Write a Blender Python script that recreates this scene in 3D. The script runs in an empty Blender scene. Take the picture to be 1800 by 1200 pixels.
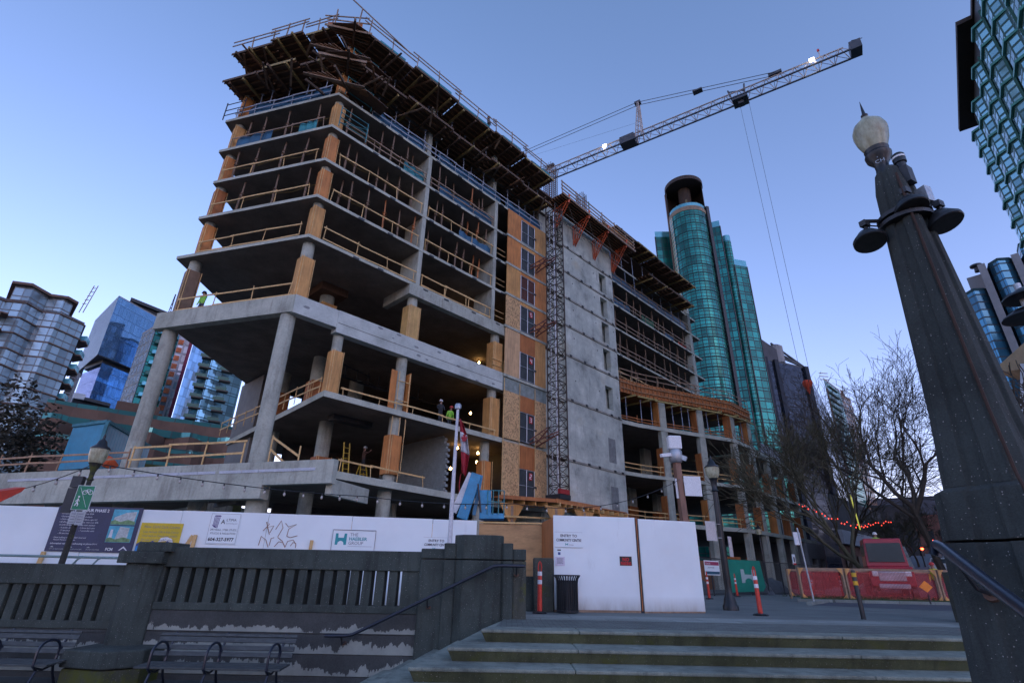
import bpy, math, random
from mathutils import Vector, Matrix
SC = bpy.context.scene
COL = SC.collection
RND = random.Random(7)
rad = math.radians
# ------------------------------------------------------------------ camera, world, sun, exposure
cam = bpy.data.cameras.new("Camera"); cam_o = bpy.data.objects.new("Camera", cam); COL.objects.link(cam_o)
cam.sensor_width = 36.0; cam.lens = 36.0 * 920 / 1800; cam.clip_end = 6000; cam.clip_start = 0.05
EYE = Vector((0, 0, 0.86))
_p, _r = rad(24.1), rad(1.12)
_F = Vector((0, math.cos(_p), math.sin(_p))); _U0 = Vector((0, -math.sin(_p), math.cos(_p))); _R0 = Vector((1, 0, 0))
_R = _R0 * math.cos(_r) + _U0 * math.sin(_r); _U = _U0 * math.cos(_r) - _R0 * math.sin(_r)
cam_o.matrix_world = Matrix(((_R.x, _U.x, -_F.x, EYE.x), (_R.y, _U.y, -_F.y, EYE.y), (_R.z, _U.z, -_F.z, EYE.z), (0, 0, 0, 1)))
SC.camera = cam_o
SUN_AZ, SUN_EL = 150.0, 14.0
w = bpy.data.worlds.new("World"); SC.world = w; w.use_nodes = True
_nt = w.node_tree; _bg = _nt.nodes["Background"]
_sky = _nt.nodes.new("ShaderNodeTexSky"); _sky.sky_type = 'NISHITA'; _sky.sun_disc = False
_sky.sun_elevation = rad(SUN_EL); _sky.sun_rotation = rad(SUN_AZ)
_sky.altitude = 0; _sky.air_density = 1.0; _sky.dust_density = 0.3; _sky.ozone_density = 3.0
_tint = _nt.nodes.new("ShaderNodeMix"); _tint.data_type = 'RGBA'; _tint.blend_type = 'MULTIPLY'
_tint.inputs[0].default_value = 1.0; _tint.inputs[7].default_value = (1.20, 0.95, 1.0, 1)
_tc = _nt.nodes.new("ShaderNodeTexCoord"); _sx = _nt.nodes.new("ShaderNodeSeparateXYZ"); _rp = _nt.nodes.new("ShaderNodeValToRGB")
for _e, (_q, _c) in zip((_rp.color_ramp.elements[0], _rp.color_ramp.elements.new(.45), _rp.color_ramp.elements[-1]), ((0.0, (.97, .625, .70, 1)), (.45, (.84, .645, .71, 1)), (.95, (.70, .63, .65, 1)))): _e.position = _q; _e.color = _c
_nt.links.new(_tc.outputs['Generated'], _sx.inputs[0]); _nt.links.new(_sx.outputs[2], _rp.inputs[0]); _nt.links.new(_rp.outputs[0], _tint.inputs[7])   # a lavender veil low in the sky
_nt.links.new(_sky.outputs[0], _tint.inputs[6]); _nt.links.new(_tint.outputs[2], _bg.inputs[0])
_bg.inputs[1].default_value = 0.15
sun = bpy.data.lights.new("Sun", 'SUN'); sun.energy = 2.6; sun.angle = rad(0.5); sun.color = (1.0, 0.72, 0.42)
sun_o = bpy.data.objects.new("Sun", sun); COL.objects.link(sun_o)
_sd = Vector((math.sin(rad(SUN_AZ)) * math.cos(rad(SUN_EL)), math.cos(rad(SUN_AZ)) * math.cos(rad(SUN_EL)), math.sin(rad(SUN_EL))))
sun_o.rotation_euler = _sd.to_track_quat('Z', 'Y').to_euler()
SC.view_settings.view_transform = 'Standard'; SC.view_settings.look = 'None'
SC.view_settings.exposure = 1.88; SC.view_settings.gamma = 1.0
SC.cycles.max_bounces = 5; SC.cycles.diffuse_bounces = 2; SC.cycles.glossy_bounces = 3; SC.cycles.transparent_max_bounces = 12

# ------------------------------------------------------------------ mesh builder
class MB:
    def __init__(s): s.v = []; s.f = []; s.uv = {}
    def add(s, vs, fs):
        n = len(s.v); s.v += [tuple(p) for p in vs]; s.f += [tuple(i + n for i in f) for f in fs]; return s
    def quad(s, a, b, c, d, uv=None):
        n = len(s.v); s.v += [tuple(a), tuple(b), tuple(c), tuple(d)]; s.f.append((n, n+1, n+2, n+3))
        if uv: s.uv[len(s.f) - 1] = uv
        return s
    def hexa(s, p):   # 8 points: bottom 0-3 ccw from above, top 4-7
        return s.add(p, [(3, 2, 1, 0), (4, 5, 6, 7), (0, 1, 5, 4), (1, 2, 6, 5), (2, 3, 7, 6), (3, 0, 4, 7)])
    def box(s, c, d, rz=0.0):
        x, y, z = [k / 2 for k in d]; co, si = math.cos(rz), math.sin(rz)
        P = []
        for zz in (-z, z):
            for (a, b) in ((-x, -y), (x, -y), (x, y), (-x, y)):
                P.append((c[0] + a * co - b * si, c[1] + a * si + b * co, c[2] + zz))
        return s.hexa(P)
    def obox(s, o, X, Y, Z):   # box from corner o with edge vectors
        o = Vector(o); P = []
        for zz in (Vector((0, 0, 0)), Vector(Z)):
            for q in (Vector((0, 0, 0)), Vector(X), Vector(X) + Vector(Y), Vector(Y)): P.append(o + q + zz)
        return s.hexa(P)
    def bar(s, p0, p1, w, h=None, up=(0, 0, 1)):
        h = h or w; p0, p1 = Vector(p0), Vector(p1); d = (p1 - p0)
        if d.length < 1e-6: return s
        d.normalize(); u = Vector(up)
        if abs(d.dot(u)) > 0.98: u = Vector((0.9664, 0.2571, 0)) if abs(d.z) > .9 else Vector((0, 0, 1))
        x = d.cross(u).normalized(); y = x.cross(d).normalized(); x = x * (w / 2); y = y * (h / 2)
        return s.hexa([p0 - x - y, p0 + x - y, p0 + x + y, p0 - x + y, p1 - x - y, p1 + x - y, p1 + x + y, p1 - x + y])
    def tube(s, p0, p1, r0, r1=None, n=10, caps=True):
        r1 = r0 if r1 is None else r1; p0, p1 = Vector(p0), Vector(p1); d = (p1 - p0).normalized()
        u = Vector((0, 0, 1)) if abs(d.z) < .95 else Vector((1, 0, 0))
        x = d.cross(u).normalized(); y = x.cross(d)
        V = []
        for p, r in ((p0, r0), (p1, r1)):
            for k in range(n):
                a = 2 * math.pi * k / n; V.append(p + x * (r * math.cos(a)) + y * (r * math.sin(a)))
        F = [(k, n + k, n + (k + 1) % n, (k + 1) % n) for k in range(n)]
        if caps: F += [tuple(range(n)), tuple(range(2 * n - 1, n - 1, -1))]
        return s.add(V, F)
    def path(s, pts, r, n=8):
        pts = [Vector(p) for p in pts]
        V = []; x = None
        for i, p in enumerate(pts):
            d = (pts[min(i + 1, len(pts) - 1)] - pts[max(i - 1, 0)]).normalized()
            if x is None:
                u = Vector((0, 0, 1)) if abs(d.z) < .95 else Vector((1, 0, 0)); x = d.cross(u).normalized()
            else: x = (x - d * x.dot(d)).normalized()
            y = d.cross(x); rr = r[i] if isinstance(r, (list, tuple)) else r
            for k in range(n):
                a = 2 * math.pi * k / n; V.append(p + x * (rr * math.cos(a)) + y * (rr * math.sin(a)))
        F = []
        for i in range(len(pts) - 1):
            for k in range(n): F.append((i*n + k, i*n + (k+1) % n, (i+1)*n + (k+1) % n, (i+1)*n + k))
        F += [tuple(range(n - 1, -1, -1)), tuple((len(pts)-1)*n + k for k in range(n))]
        return s.add(V, F)
    def lathe(s, c, prof, n=20):   # prof: (r, z)
        V = []
        for r, z in prof:
            for k in range(n):
                a = 2 * math.pi * k / n; V.append((c[0] + r * math.cos(a), c[1] + r * math.sin(a), c[2] + z))
        F = []
        for i in range(len(prof) - 1):
            for k in range(n): F.append((i*n + k, i*n + (k+1) % n, (i+1)*n + (k+1) % n, (i+1)*n + k))
        F += [tuple(range(n - 1, -1, -1)), tuple((len(prof)-1)*n + k for k in range(n))]
        return s.add(V, F)
    def prism(s, pts, z0, z1):
        a = sum(pts[i][0] * pts[(i+1) % len(pts)][1] - pts[(i+1) % len(pts)][0] * pts[i][1] for i in range(len(pts)))
        if a < 0: pts = pts[::-1]
        n = len(pts); V = [(p[0], p[1], z0) for p in pts] + [(p[0], p[1], z1) for p in pts]
        F = [tuple(range(n - 1, -1, -1)), tuple(range(n, 2 * n))] + [(k, (k+1) % n, n + (k+1) % n, n + k) for k in range(n)]
        return s.add(V, F)
    def wallquads(s, pts, z0, z1, closed=False, u0=0.0):
        """vertical skin through plan points; uv in metres"""
        u = u0; n = len(pts)
        for i in range(n if closed else n - 1):
            p, q = pts[i], pts[(i+1) % n]; L = math.hypot(q[0]-p[0], q[1]-p[1])
            s.quad((p[0], p[1], z0), (q[0], q[1], z0), (q[0], q[1], z1), (p[0], p[1], z1), uv=((u, z0), (u+L, z0), (u+L, z1), (u, z1)))
            u += L
        return s
    def build(s, name, mat, parent=None, smooth=False, bevel=0.0):
        me = bpy.data.meshes.new(name); me.from_pydata(s.v, [], s.f); me.update()
        if s.uv:
            ul = me.uv_layers.new(name="UVMap")
            for pi, uv in s.uv.items():
                for k, li in enumerate(me.polygons[pi].loop_indices): ul.data[li].uv = uv[k]
        if mat is not None: me.materials.append(mat)
        if smooth:
            me.polygons.foreach_set('use_smooth', [True] * len(me.polygons))
            if hasattr(me, 'set_sharp_from_angle'): me.set_sharp_from_angle(angle=rad(40))
        o = bpy.data.objects.new(name, me); COL.objects.link(o)
        if bevel:
            b = o.modifiers.new("Bevel", 'BEVEL'); b.width = bevel; b.segments = 2; b.limit_method = 'ANGLE'
        if parent is not None:
            o.parent = parent; r = parent
            off = Vector((0, 0, 0))
            while r is not None: off += r.location; r = r.parent
            o.location = -off if not parent.get('_local') else (0, 0, 0)
        return o
def tag(o, label=None, cat=None, group=None, kind=None):
    if label: o['label'] = label
    if cat: o['category'] = cat
    if group: o['group'] = group
    if kind: o['kind'] = kind
    return o
def thing(name, label, cat, loc=(0, 0, 0), group=None):
    o = bpy.data.objects.new(name, None); COL.objects.link(o); o.location = loc; o.empty_display_size = 0.3
    return tag(o, label, cat, group)
def struct(o): o['kind'] = 'structure'; return o
def dup(o, loc, rz=0.0, label=None, group=None):
    """copy of a top-level thing and its parts"""
    c = o.copy(); COL.objects.link(c)
    for ch in o.children:
        k = ch.copy(); COL.objects.link(k); k.parent = c
        for g in ch.children:
            h = g.copy(); COL.objects.link(h); h.parent = k
    c.location = loc; c.rotation_euler = (0, 0, rz)
    if label: c['label'] = label
    if group: c['group'] = group
    return c
ORD = ['first', 'second', 'third', 'fourth', 'fifth', 'sixth', 'seventh', 'eighth', 'ninth', 'tenth', 'eleventh', 'twelfth', 'thirteenth', 'fourteenth', 'fifteenth', 'sixteenth', 'seventeenth', 'eighteenth', 'nineteenth', 'twentieth', 'twenty-first', 'twenty-second', 'twenty-third', 'twenty-fourth']
# a measured direction of the photograph turned into a place at a known distance / height / vertical plane
def ray(px, py): return _F * 920 + _R * (px - 900) + _U * (600 - py)
def at_dist(px, py, d):
    q = ray(px, py); return EYE + q * (d / math.hypot(q.x, q.y))
def at_z(px, py, z):
    q = ray(px, py); return EYE + q * ((z - EYE.z) / q.z)
def on_plane(px, py, P0, n):
    q = ray(px, py); return EYE + q * ((Vector(P0) - EYE).dot(n) / q.dot(n))
def polar(az, d, z=0.0): return Vector((math.sin(rad(az)) * d, math.cos(rad(az)) * d, z))

# ------------------------------------------------------------------ materials
MATS = {}
class NT:
    def __init__(s, name):
        s.m = bpy.data.materials.new(name); s.m.use_nodes = True; s.t = s.m.node_tree; s.b = s.t.nodes["Principled BSDF"]
    def n(s, typ, **kw):
        k = s.t.nodes.new(typ)
        for a, v in kw.items():
            if a.startswith('i_'):
                key = a[2:]; key = int(key) if key.isdigit() else key
                k.inputs[key].default_value = v
            else: setattr(k, a, v)
        return k
    def l(s, a, b): s.t.links.new(a, b)
    def coord(s, kind='Object', scale=(1, 1, 1)):
        tc = s.n("ShaderNodeTexCoord"); mp = s.n("ShaderNodeMapping"); mp.inputs['Scale'].default_value = scale
        s.l(tc.outputs[kind], mp.inputs['Vector']); return mp.outputs[0]
    def geo(s, scale=(1, 1, 1)):
        g = s.n("ShaderNodeNewGeometry"); mp = s.n("ShaderNodeMapping"); mp.inputs['Scale'].default_value = scale
        s.l(g.outputs['Position'], mp.inputs['Vector']); return mp.outputs[0]
    def noise(s, vec, scale, detail=4, rough=.6):
        k = s.n("ShaderNodeTexNoise"); k.inputs['Scale'].default_value = scale; k.inputs['Detail'].default_value = detail; k.inputs['Roughness'].default_value = rough
        s.l(vec, k.inputs['Vector']); return k.outputs['Fac']
    def ramp(s, fac, stops):
        k = s.n("ShaderNodeValToRGB"); e = k.color_ramp.elements
        while len(e) < len(stops): e.new(0.5)
        for el, (p, c) in zip(e, stops): el.position = p; el.color = (*c, 1) if len(c) == 3 else c
        s.l(fac, k.inputs[0]); return k.outputs[0]
    def mix(s, fac, a, b, mode='MIX'):
        k = s.n("ShaderNodeMix"); k.data_type = 'RGBA'; k.blend_type = mode
        for sock, v in ((k.inputs[0], fac), (k.inputs[6], a), (k.inputs[7], b)):
            if hasattr(v, 'is_linked') or hasattr(v, 'links'): s.l(v, sock)
            elif isinstance(v, (int, float)): sock.default_value = v
            else: sock.default_value = (*v, 1) if len(v) == 3 else v
        return k.outputs[2]
    def math(s, op, a, b=None):
        k = s.n("ShaderNodeMath"); k.operation = op
        for sock, v in ((k.inputs[0], a), (k.inputs[1], b)):
            if v is None: continue
            if isinstance(v, (int, float)): sock.default_value = v
            else: s.l(v, sock)
        return k.outputs[0]
    def bump(s, h, strength=.3, dist=.02):
        k = s.n("ShaderNodeBump"); k.inputs['Strength'].default_value = strength; k.inputs['Distance'].default_value = dist
        s.l(h, k.inputs['Height']); s.l(k.outputs[0], s.b.inputs['Normal'])
    def col(s, c): s.l(c, s.b.inputs['Base Color']) if not isinstance(c, tuple) else setattr(s.b.inputs['Base Color'], 'default_value', (*c, 1))
    def set(s, rough=.7, metal=0.0, spec=None, alpha=None):
        s.b.inputs['Roughness'].default_value = rough; s.b.inputs['Metallic'].default_value = metal
        if spec is not None: s.b.inputs['Specular IOR Level'].default_value = spec
        if alpha is not None: s.b.inputs['Alpha'].default_value = alpha
def weathered(name, c, var=.25, scale=1.5, stretch=(1, 1, 1), rough=.8, metal=0.0, bump=.2, fine=25.0, dark=None, bdist=.01):
    """worn surface: broad tone patches plus fine grain, in world metres"""
    if name in MATS: return MATS[name]
    k = NT(name); v = k.geo(stretch)
    lo = tuple(x * (1 - var) for x in c) if dark is None else dark; hi = tuple(min(1, x * (1 + var)) for x in c)
    n1 = k.noise(v, scale, 5, .65); n2 = k.noise(v, fine, 3, .7)
    c1 = k.ramp(n1, [(.3, lo), (.55, c), (.75, hi)])
    c2 = k.mix(.35, c1, k.ramp(n2, [(.35, (.55, .55, .55)), (.65, (1.2, 1.2, 1.2))]), 'MULTIPLY')
    k.col(c2); k.set(rough, metal); k.bump(n2, bump, bdist); MATS[name] = k.m; return k.m
def plain(name, c, rough=.5, metal=0.0, var=.12):
    return weathered(name, c, var, 3.0, rough=rough, metal=metal, bump=.05, fine=40)
def emit(name, c, st):
    if name in MATS: return MATS[name]
    k = NT(name); k.col(c); k.b.inputs['Emission Color'].default_value = (*c, 1); k.b.inputs['Emission Strength'].default_value = st; MATS[name] = k.m; return k.m

def m_concrete():
    k = NT("concrete"); v = k.geo(); vs = k.geo((1, 1, .15))
    n1 = k.noise(v, .7, 6, .65); n2 = k.noise(v, 9, 4, .7); n3 = k.noise(vs, 2.2, 5, .7)
    c = k.ramp(n1, [(.3, (.28, .295, .25)), (.5, (.41, .43, .365)), (.7, (.50, .52, .44))])
    c = k.mix(k.ramp(n3, [(.50, (0, 0, 0)), (.72, (.65, .65, .65))]), c, (.17, .155, .13))
    c = k.mix(.4, c, k.ramp(n2, [(.35, (.7, .7, .7)), (.6, (1.1, 1.1, 1.1))]), 'MULTIPLY')
    k.col(c); k.set(.85); k.bump(n2, .25, .01); return k.m
def m_corewall():
    k = NT("core_wall_concrete"); v = k.geo(); vs = k.geo((1, 1, .3))
    n1 = k.noise(v, .5, 7, .68); n2 = k.noise(vs, 1.5, 6, .7); n3 = k.noise(v, 12, 3, .7)
    c = k.ramp(n1, [(.30, (.24, .265, .24)), (.45, (.42, .455, .41)), (.55, (.49, .53, .47)), (.7, (.66, .69, .62))])
    c = k.mix(k.ramp(n2, [(.56, (0, 0, 0)), (.72, (.6, .6, .6))]), c, (.12, .135, .13))
    n4 = k.noise(v, .35, 4, .6)
    c = k.mix(k.ramp(n4, [(.58, (0, 0, 0)), (.72, (.6, .6, .6))]), c, (.50, .45, .30))
    dt = k.n("ShaderNodeVectorMath"); dt.operation = 'DOT_PRODUCT'; k.l(v, dt.inputs[0]); dt.inputs[1].default_value = (math.sin(rad(44)), math.cos(rad(44)), 0)
    sm = k.math('LESS_THAN', k.math('FRACT', k.math('DIVIDE', dt.outputs['Value'], 1.22)), .014)
    sp = k.n("ShaderNodeSeparateXYZ"); k.l(v, sp.inputs[0]); hz = k.math('LESS_THAN', k.math('FRACT', k.math('DIVIDE', sp.outputs[2], 1.475)), .010)
    c = k.mix(k.math('MULTIPLY', k.math('MAXIMUM', sm, hz), .45), c, (.16, .155, .13))
    c = k.mix(.3, c, k.ramp(n3, [(.35, (.75, .75, .75)), (.6, (1.1, 1.1, 1.1))]), 'MULTIPLY')
    k.col(c); k.set(.85); k.bump(n3, .2, .01); return k.m
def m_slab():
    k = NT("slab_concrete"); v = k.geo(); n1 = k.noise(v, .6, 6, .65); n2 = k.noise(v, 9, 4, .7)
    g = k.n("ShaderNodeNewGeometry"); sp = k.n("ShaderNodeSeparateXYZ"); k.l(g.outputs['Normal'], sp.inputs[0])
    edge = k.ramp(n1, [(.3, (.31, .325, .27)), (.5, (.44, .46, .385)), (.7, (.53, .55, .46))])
    soff = k.ramp(n1, [(.3, (.15, .125, .10)), (.5, (.21, .175, .14)), (.7, (.27, .235, .19))])   # plywood formed soffits, coloured darker to deepen the interior shade
    top = k.ramp(n1, [(.3, (.07, .065, .055)), (.7, (.14, .13, .11))])                          # dusty floors, coloured darker to cut light bounced onto ceilings
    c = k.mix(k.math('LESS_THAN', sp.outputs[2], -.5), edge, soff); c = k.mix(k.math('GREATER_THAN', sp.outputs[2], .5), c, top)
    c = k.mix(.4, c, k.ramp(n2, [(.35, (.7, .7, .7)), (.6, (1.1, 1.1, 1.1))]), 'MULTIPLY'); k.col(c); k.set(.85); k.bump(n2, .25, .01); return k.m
def m_aggregate(name, base, moss=.0):
    """exposed aggregate: dark stone with pale chips"""
    k = NT(name); v = k.geo(); vo = k.n("ShaderNodeTexVoronoi"); vo.inputs['Scale'].default_value = 75; k.l(v, vo.inputs['Vector'])
    n1 = k.noise(v, 1.1, 6, .7); n2 = k.noise(v, 60, 3, .7); n3 = k.noise(k.geo((1, 1, .12)), 5, 5, .7)
    lo = tuple(x * .55 for x in base); hi = tuple(x * 1.35 for x in base)
    c = k.ramp(n1, [(.3, lo), (.5, base), (.72, hi)])
    c = k.mix(k.ramp(n3, [(.5, (0, 0, 0)), (.72, (.75, .75, .75))]), c, tuple(x * .35 for x in base))
    wn = k.n("ShaderNodeTexWhiteNoise"); k.l(vo.outputs['Color'], wn.inputs['Vector'])
    wn2 = k.n('ShaderNodeTexWhiteNoise'); wn2.noise_dimensions = '4D'; wn2.inputs['W'].default_value = 2.3; k.l(vo.outputs['Color'], wn2.inputs['Vector'])
    sel = k.math('GREATER_THAN', wn.outputs['Value'], .93); near = k.math('LESS_THAN', vo.outputs['Distance'], k.math('MULTIPLY', wn2.outputs['Value'], .42))
    chips = k.math('MULTIPLY', sel, near)
    c = k.mix(chips, c, (.30, .29, .27))
    c = k.mix(.5, c, k.ramp(n2, [(.3, (.5, .5, .5)), (.65, (1.25, 1.25, 1.25))]), 'MULTIPLY')
    if moss:
        nm = k.noise(v, 1.6 if moss < 1 else 2.4, 5, .75)
        sep = k.n("ShaderNodeSeparateXYZ"); g = k.n("ShaderNodeNewGeometry"); k.l(g.outputs['Position'], sep.inputs[0])
        c = k.mix(k.math('MULTIPLY', k.ramp(nm, [(.56, (0, 0, 0)), (.68, (1, 1, 1))] if moss < 1 else [(.40, (0, 0, 0)), (.56, (1, 1, 1))]), moss), c, (.075, .085, .012))
    k.col(c); k.set(.9); k.bump(k.math('ADD', n2, k.math('MULTIPLY', vo.outputs['Distance'], .6)), .5, .008); return k.m
def m_ply(name, c, grain=(1, 1, .12), knots=True, var=.3):
    k = NT(name); v = k.geo(grain); n1 = k.noise(v, 6, 6, .7); n2 = k.noise(k.geo(), .8, 4, .6); n3 = k.noise(k.geo(), 30, 2, .6)
    lo = tuple(x * (1 - var) for x in c); hi = tuple(min(1, x * (1 + var * .7)) for x in c)
    col = k.ramp(n1, [(.3, lo), (.5, c), (.7, hi)])
    col = k.mix(.55, col, k.ramp(n2, [(.3, (.6, .57, .55)), (.65, (1.15, 1.15, 1.15))]), 'MULTIPLY')
    if knots: col = k.mix(k.ramp(n3, [(.68, (0, 0, 0)), (.75, (.7, .7, .7))]), col, tuple(x * .35 for x in c))
    k.col(col); k.set(.65); k.bump(n1, .1, .005); return k.m
def m_osb(name, c):
    k = NT(name); v = k.geo((1, 1, .6)); vo = k.n("ShaderNodeTexVoronoi"); vo.inputs['Scale'].default_value = 14; k.l(v, vo.inputs['Vector'])
    n2 = k.noise(k.geo(), 1.0, 4, .6)
    sep = k.n("ShaderNodeSeparateColor"); k.l(vo.outputs['Color'], sep.inputs[0])
    col = k.ramp(sep.outputs[0], [(.1, tuple(x * .55 for x in c)), (.4, c), (.9, tuple(min(1, x * 1.25) for x in c))])
    col = k.mix(.5, col, k.ramp(n2, [(.3, (.65, .62, .6)), (.65, (1.1, 1.1, 1.1))]), 'MULTIPLY'); k.col(col); k.set(.7); return k.m
def m_glass(name, pw, ph, c, line=(.02, .03, .03), lw=.07, lh=.12, var=.35, rough=.06, metal=.75, sub=None, bright=.0, spandrel=0.0, spc=None, off=0.0, tilt=.02):
    """curtain wall: UV in metres -> panes with their own tone and slight tilt, mullions and floor bands"""
    k = NT(name); uv = k.n("ShaderNodeUVMap"); sep = k.n("ShaderNodeSeparateXYZ"); k.l(uv.outputs[0], sep.inputs[0])
    u = k.math('DIVIDE', sep.outputs[0], pw); v = k.math('DIVIDE', k.math('ADD', sep.outputs[1], off), ph)
    fu, fv = k.math('FLOOR', u), k.math('FLOOR', v)
    cmb = k.n("ShaderNodeCombineXYZ"); k.l(fu, cmb.inputs[0]); k.l(fv, cmb.inputs[1])
    wn = k.n("ShaderNodeTexWhiteNoise"); k.l(cmb.outputs[0], wn.inputs['Vector'])
    wn2 = k.n("ShaderNodeTexWhiteNoise"); wn2.noise_dimensions = '4D'; wn2.inputs['W'].default_value = 3.7; k.l(cmb.outputs[0], wn2.inputs['Vector'])
    lo = tuple(x * (1 - var) for x in c); hi = tuple(min(1, x * (1 + var)) for x in c)
    col = k.ramp(wn.outputs['Value'], [(.0, lo), (.35, c), (.85, hi), (1.0, tuple(min(1, x * (1 + var) + bright) for x in c))])
    fru, frv = k.math('FRACT', u), k.math('FRACT', v)
    mu = k.math('LESS_THAN', fru, lw / pw); mv = k.math('LESS_THAN', frv, lh / ph)
    mask = k.math('MAXIMUM', mu, mv)
    if sub:   # a second horizontal rail
        for s_ in sub: mask = k.math('MAXIMUM', mask, k.math('LESS_THAN', k.math('ABSOLUTE', k.math('SUBTRACT', frv, s_)), lh / ph * .5))
    if spandrel: 
        sp = k.math('LESS_THAN', frv, spandrel); col = k.mix(sp, col, spc or tuple(x * .5 for x in c))
    col = k.mix(mask, col, line)
    k.col(col); k.set(rough, metal)
    k.l(k.mix(mask, (metal,) * 3, (0.1, .1, .1)), k.b.inputs['Metallic']); k.l(k.mix(mask, (rough,) * 3, (.5, .5, .5)), k.b.inputs['Roughness'])
    # each pane leans a hair its own way
    g = k.n("ShaderNodeNewGeometry"); vm = k.n("ShaderNodeVectorMath"); vm.operation = 'SUBTRACT'; k.l(wn2.outputs['Color'], vm.inputs[0]); vm.inputs[1].default_value = (.5, .5, .5)
    vs = k.n("ShaderNodeVectorMath"); vs.operation = 'SCALE'; k.l(vm.outputs[0], vs.inputs[0]); vs.inputs['Scale'].default_value = tilt
    va = k.n("ShaderNodeVectorMath"); va.operation = 'ADD'; k.l(g.outputs['Normal'], va.inputs[0]); k.l(vs.outputs[0], va.inputs[1])
    vn = k.n("ShaderNodeVectorMath"); vn.operation = 'NORMALIZE'; k.l(va.outputs[0], vn.inputs[0]); k.l(vn.outputs[0], k.b.inputs['Normal'])
    return k.m
CONC = m_concrete(); SLAB = m_slab(); CORE = m_corewall()
AGG = m_aggregate("exposed_aggregate", (.050, .064, .056)); AGGM = m_aggregate("mossy_aggregate", (.065, .07, .055), .8); AGGMM = m_aggregate("very_mossy_aggregate", (.07, .075, .05), 1.0)
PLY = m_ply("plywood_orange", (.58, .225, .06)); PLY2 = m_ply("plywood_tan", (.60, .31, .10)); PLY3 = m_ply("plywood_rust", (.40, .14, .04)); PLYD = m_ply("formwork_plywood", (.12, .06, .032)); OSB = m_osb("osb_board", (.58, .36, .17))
LUM = m_ply("new_lumber", (.66, .43, .18), (1, 1, 1), False); RES = m_ply("old_timber", (.19, .12, .075), (1, 1, .3)); LUMG = m_ply("grey_lumber", (.30, .20, .13), (1, 1, 1), False)
STEEL = weathered("galvanised_steel", (.42, .45, .48), .2, rough=.45, metal=.7); DARK = weathered("dark_steel", (.03, .033, .038), .3, rough=.5); BLACK = weathered("black_paint", (.016, .018, .021), .3, rough=.4)
RUST = weathered("rusty_rebar", (.11, .06, .04), .35, rough=.8); ORANGE = weathered("orange_steel", (.60, .11, .035), .25, rough=.55); TEALST = weathered("teal_steel", (.03, .20, .22), .25, rough=.5)
TARP = weathered("blue_tarp", (.02, .10, .19), .4, 1.2, rough=.45); TARPT = weathered("teal_tarp", (.03, .24, .28), .3, 1.2, rough=.45)
WHITE = weathered("white_paint", (.78, .79, .80), .05, .8, rough=.55, bump=.05); DOORM = weathered("dark_mesh_door", (.045, .055, .06), .35, 2.0, rough=.6)
# ================================================================== the building under construction
AZA, AZB = 44.0, -73.8
C0 = Vector((-12.518, 26.602, 0)); AV = polar(AZA, 1); NA = polar(134, 1); BV = polar(AZB, 1); NB = polar(-163.8, 1); ZV = Vector((0, 0, 1))
def FA(t, z=0.0, o=0.0): return C0 + AV * t + NA * o + ZV * z
def FB(t, z=0.0, o=0.0): return C0 + BV * t + NB * o + ZV * z
def abox(mb, t0, t1, o0, o1, z0, z1): return mb.obox(FA(t0, z0, o0), AV * (t1 - t0), -NA * (o0 - o1) if True else 0, ZV * (z1 - z0))
def p2(v): return (v.x, v.y)
BLD = thing('construction_building', 'unfinished concrete building with open floors and plywood formwork, towering over the white hoarding', 'building', C0)
D0 = FB(9.8); E0 = FA(56)
def plate(inset=0.0, tB=9.8, t1=56.0, dB=(0, 14)):
    a0 = FA(0) - NA * inset - NB * inset; d = FB(tB) - NB * inset
    return [p2(a0), p2(FA(t1, 0, -inset)), p2(FA(t1, 0, -17)), p2(FA(4, 0, -17.5)), (d.x + dB[0], d.y + 13.5), p2(d)]
PODL = [(34, 0.0), (36.5, .5), (40, 1.8), (44.5, 3.55), (48.8, 5.2), (54, 5.4), (72, 5.4)]
def pod(t):
    for (a, b), (c, d) in zip(PODL, PODL[1:]):
        if a <= t <= c: return b + (d - b) * (t - a) / (c - a)
    return 0.0 if t < 34 else 5.4
def podp(t, z=0.0, d=0.0): return FA(t, z, pod(t) + d)
FL = [19.7, 22.75, 25.75, 28.7, 31.7, 34.7]
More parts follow.
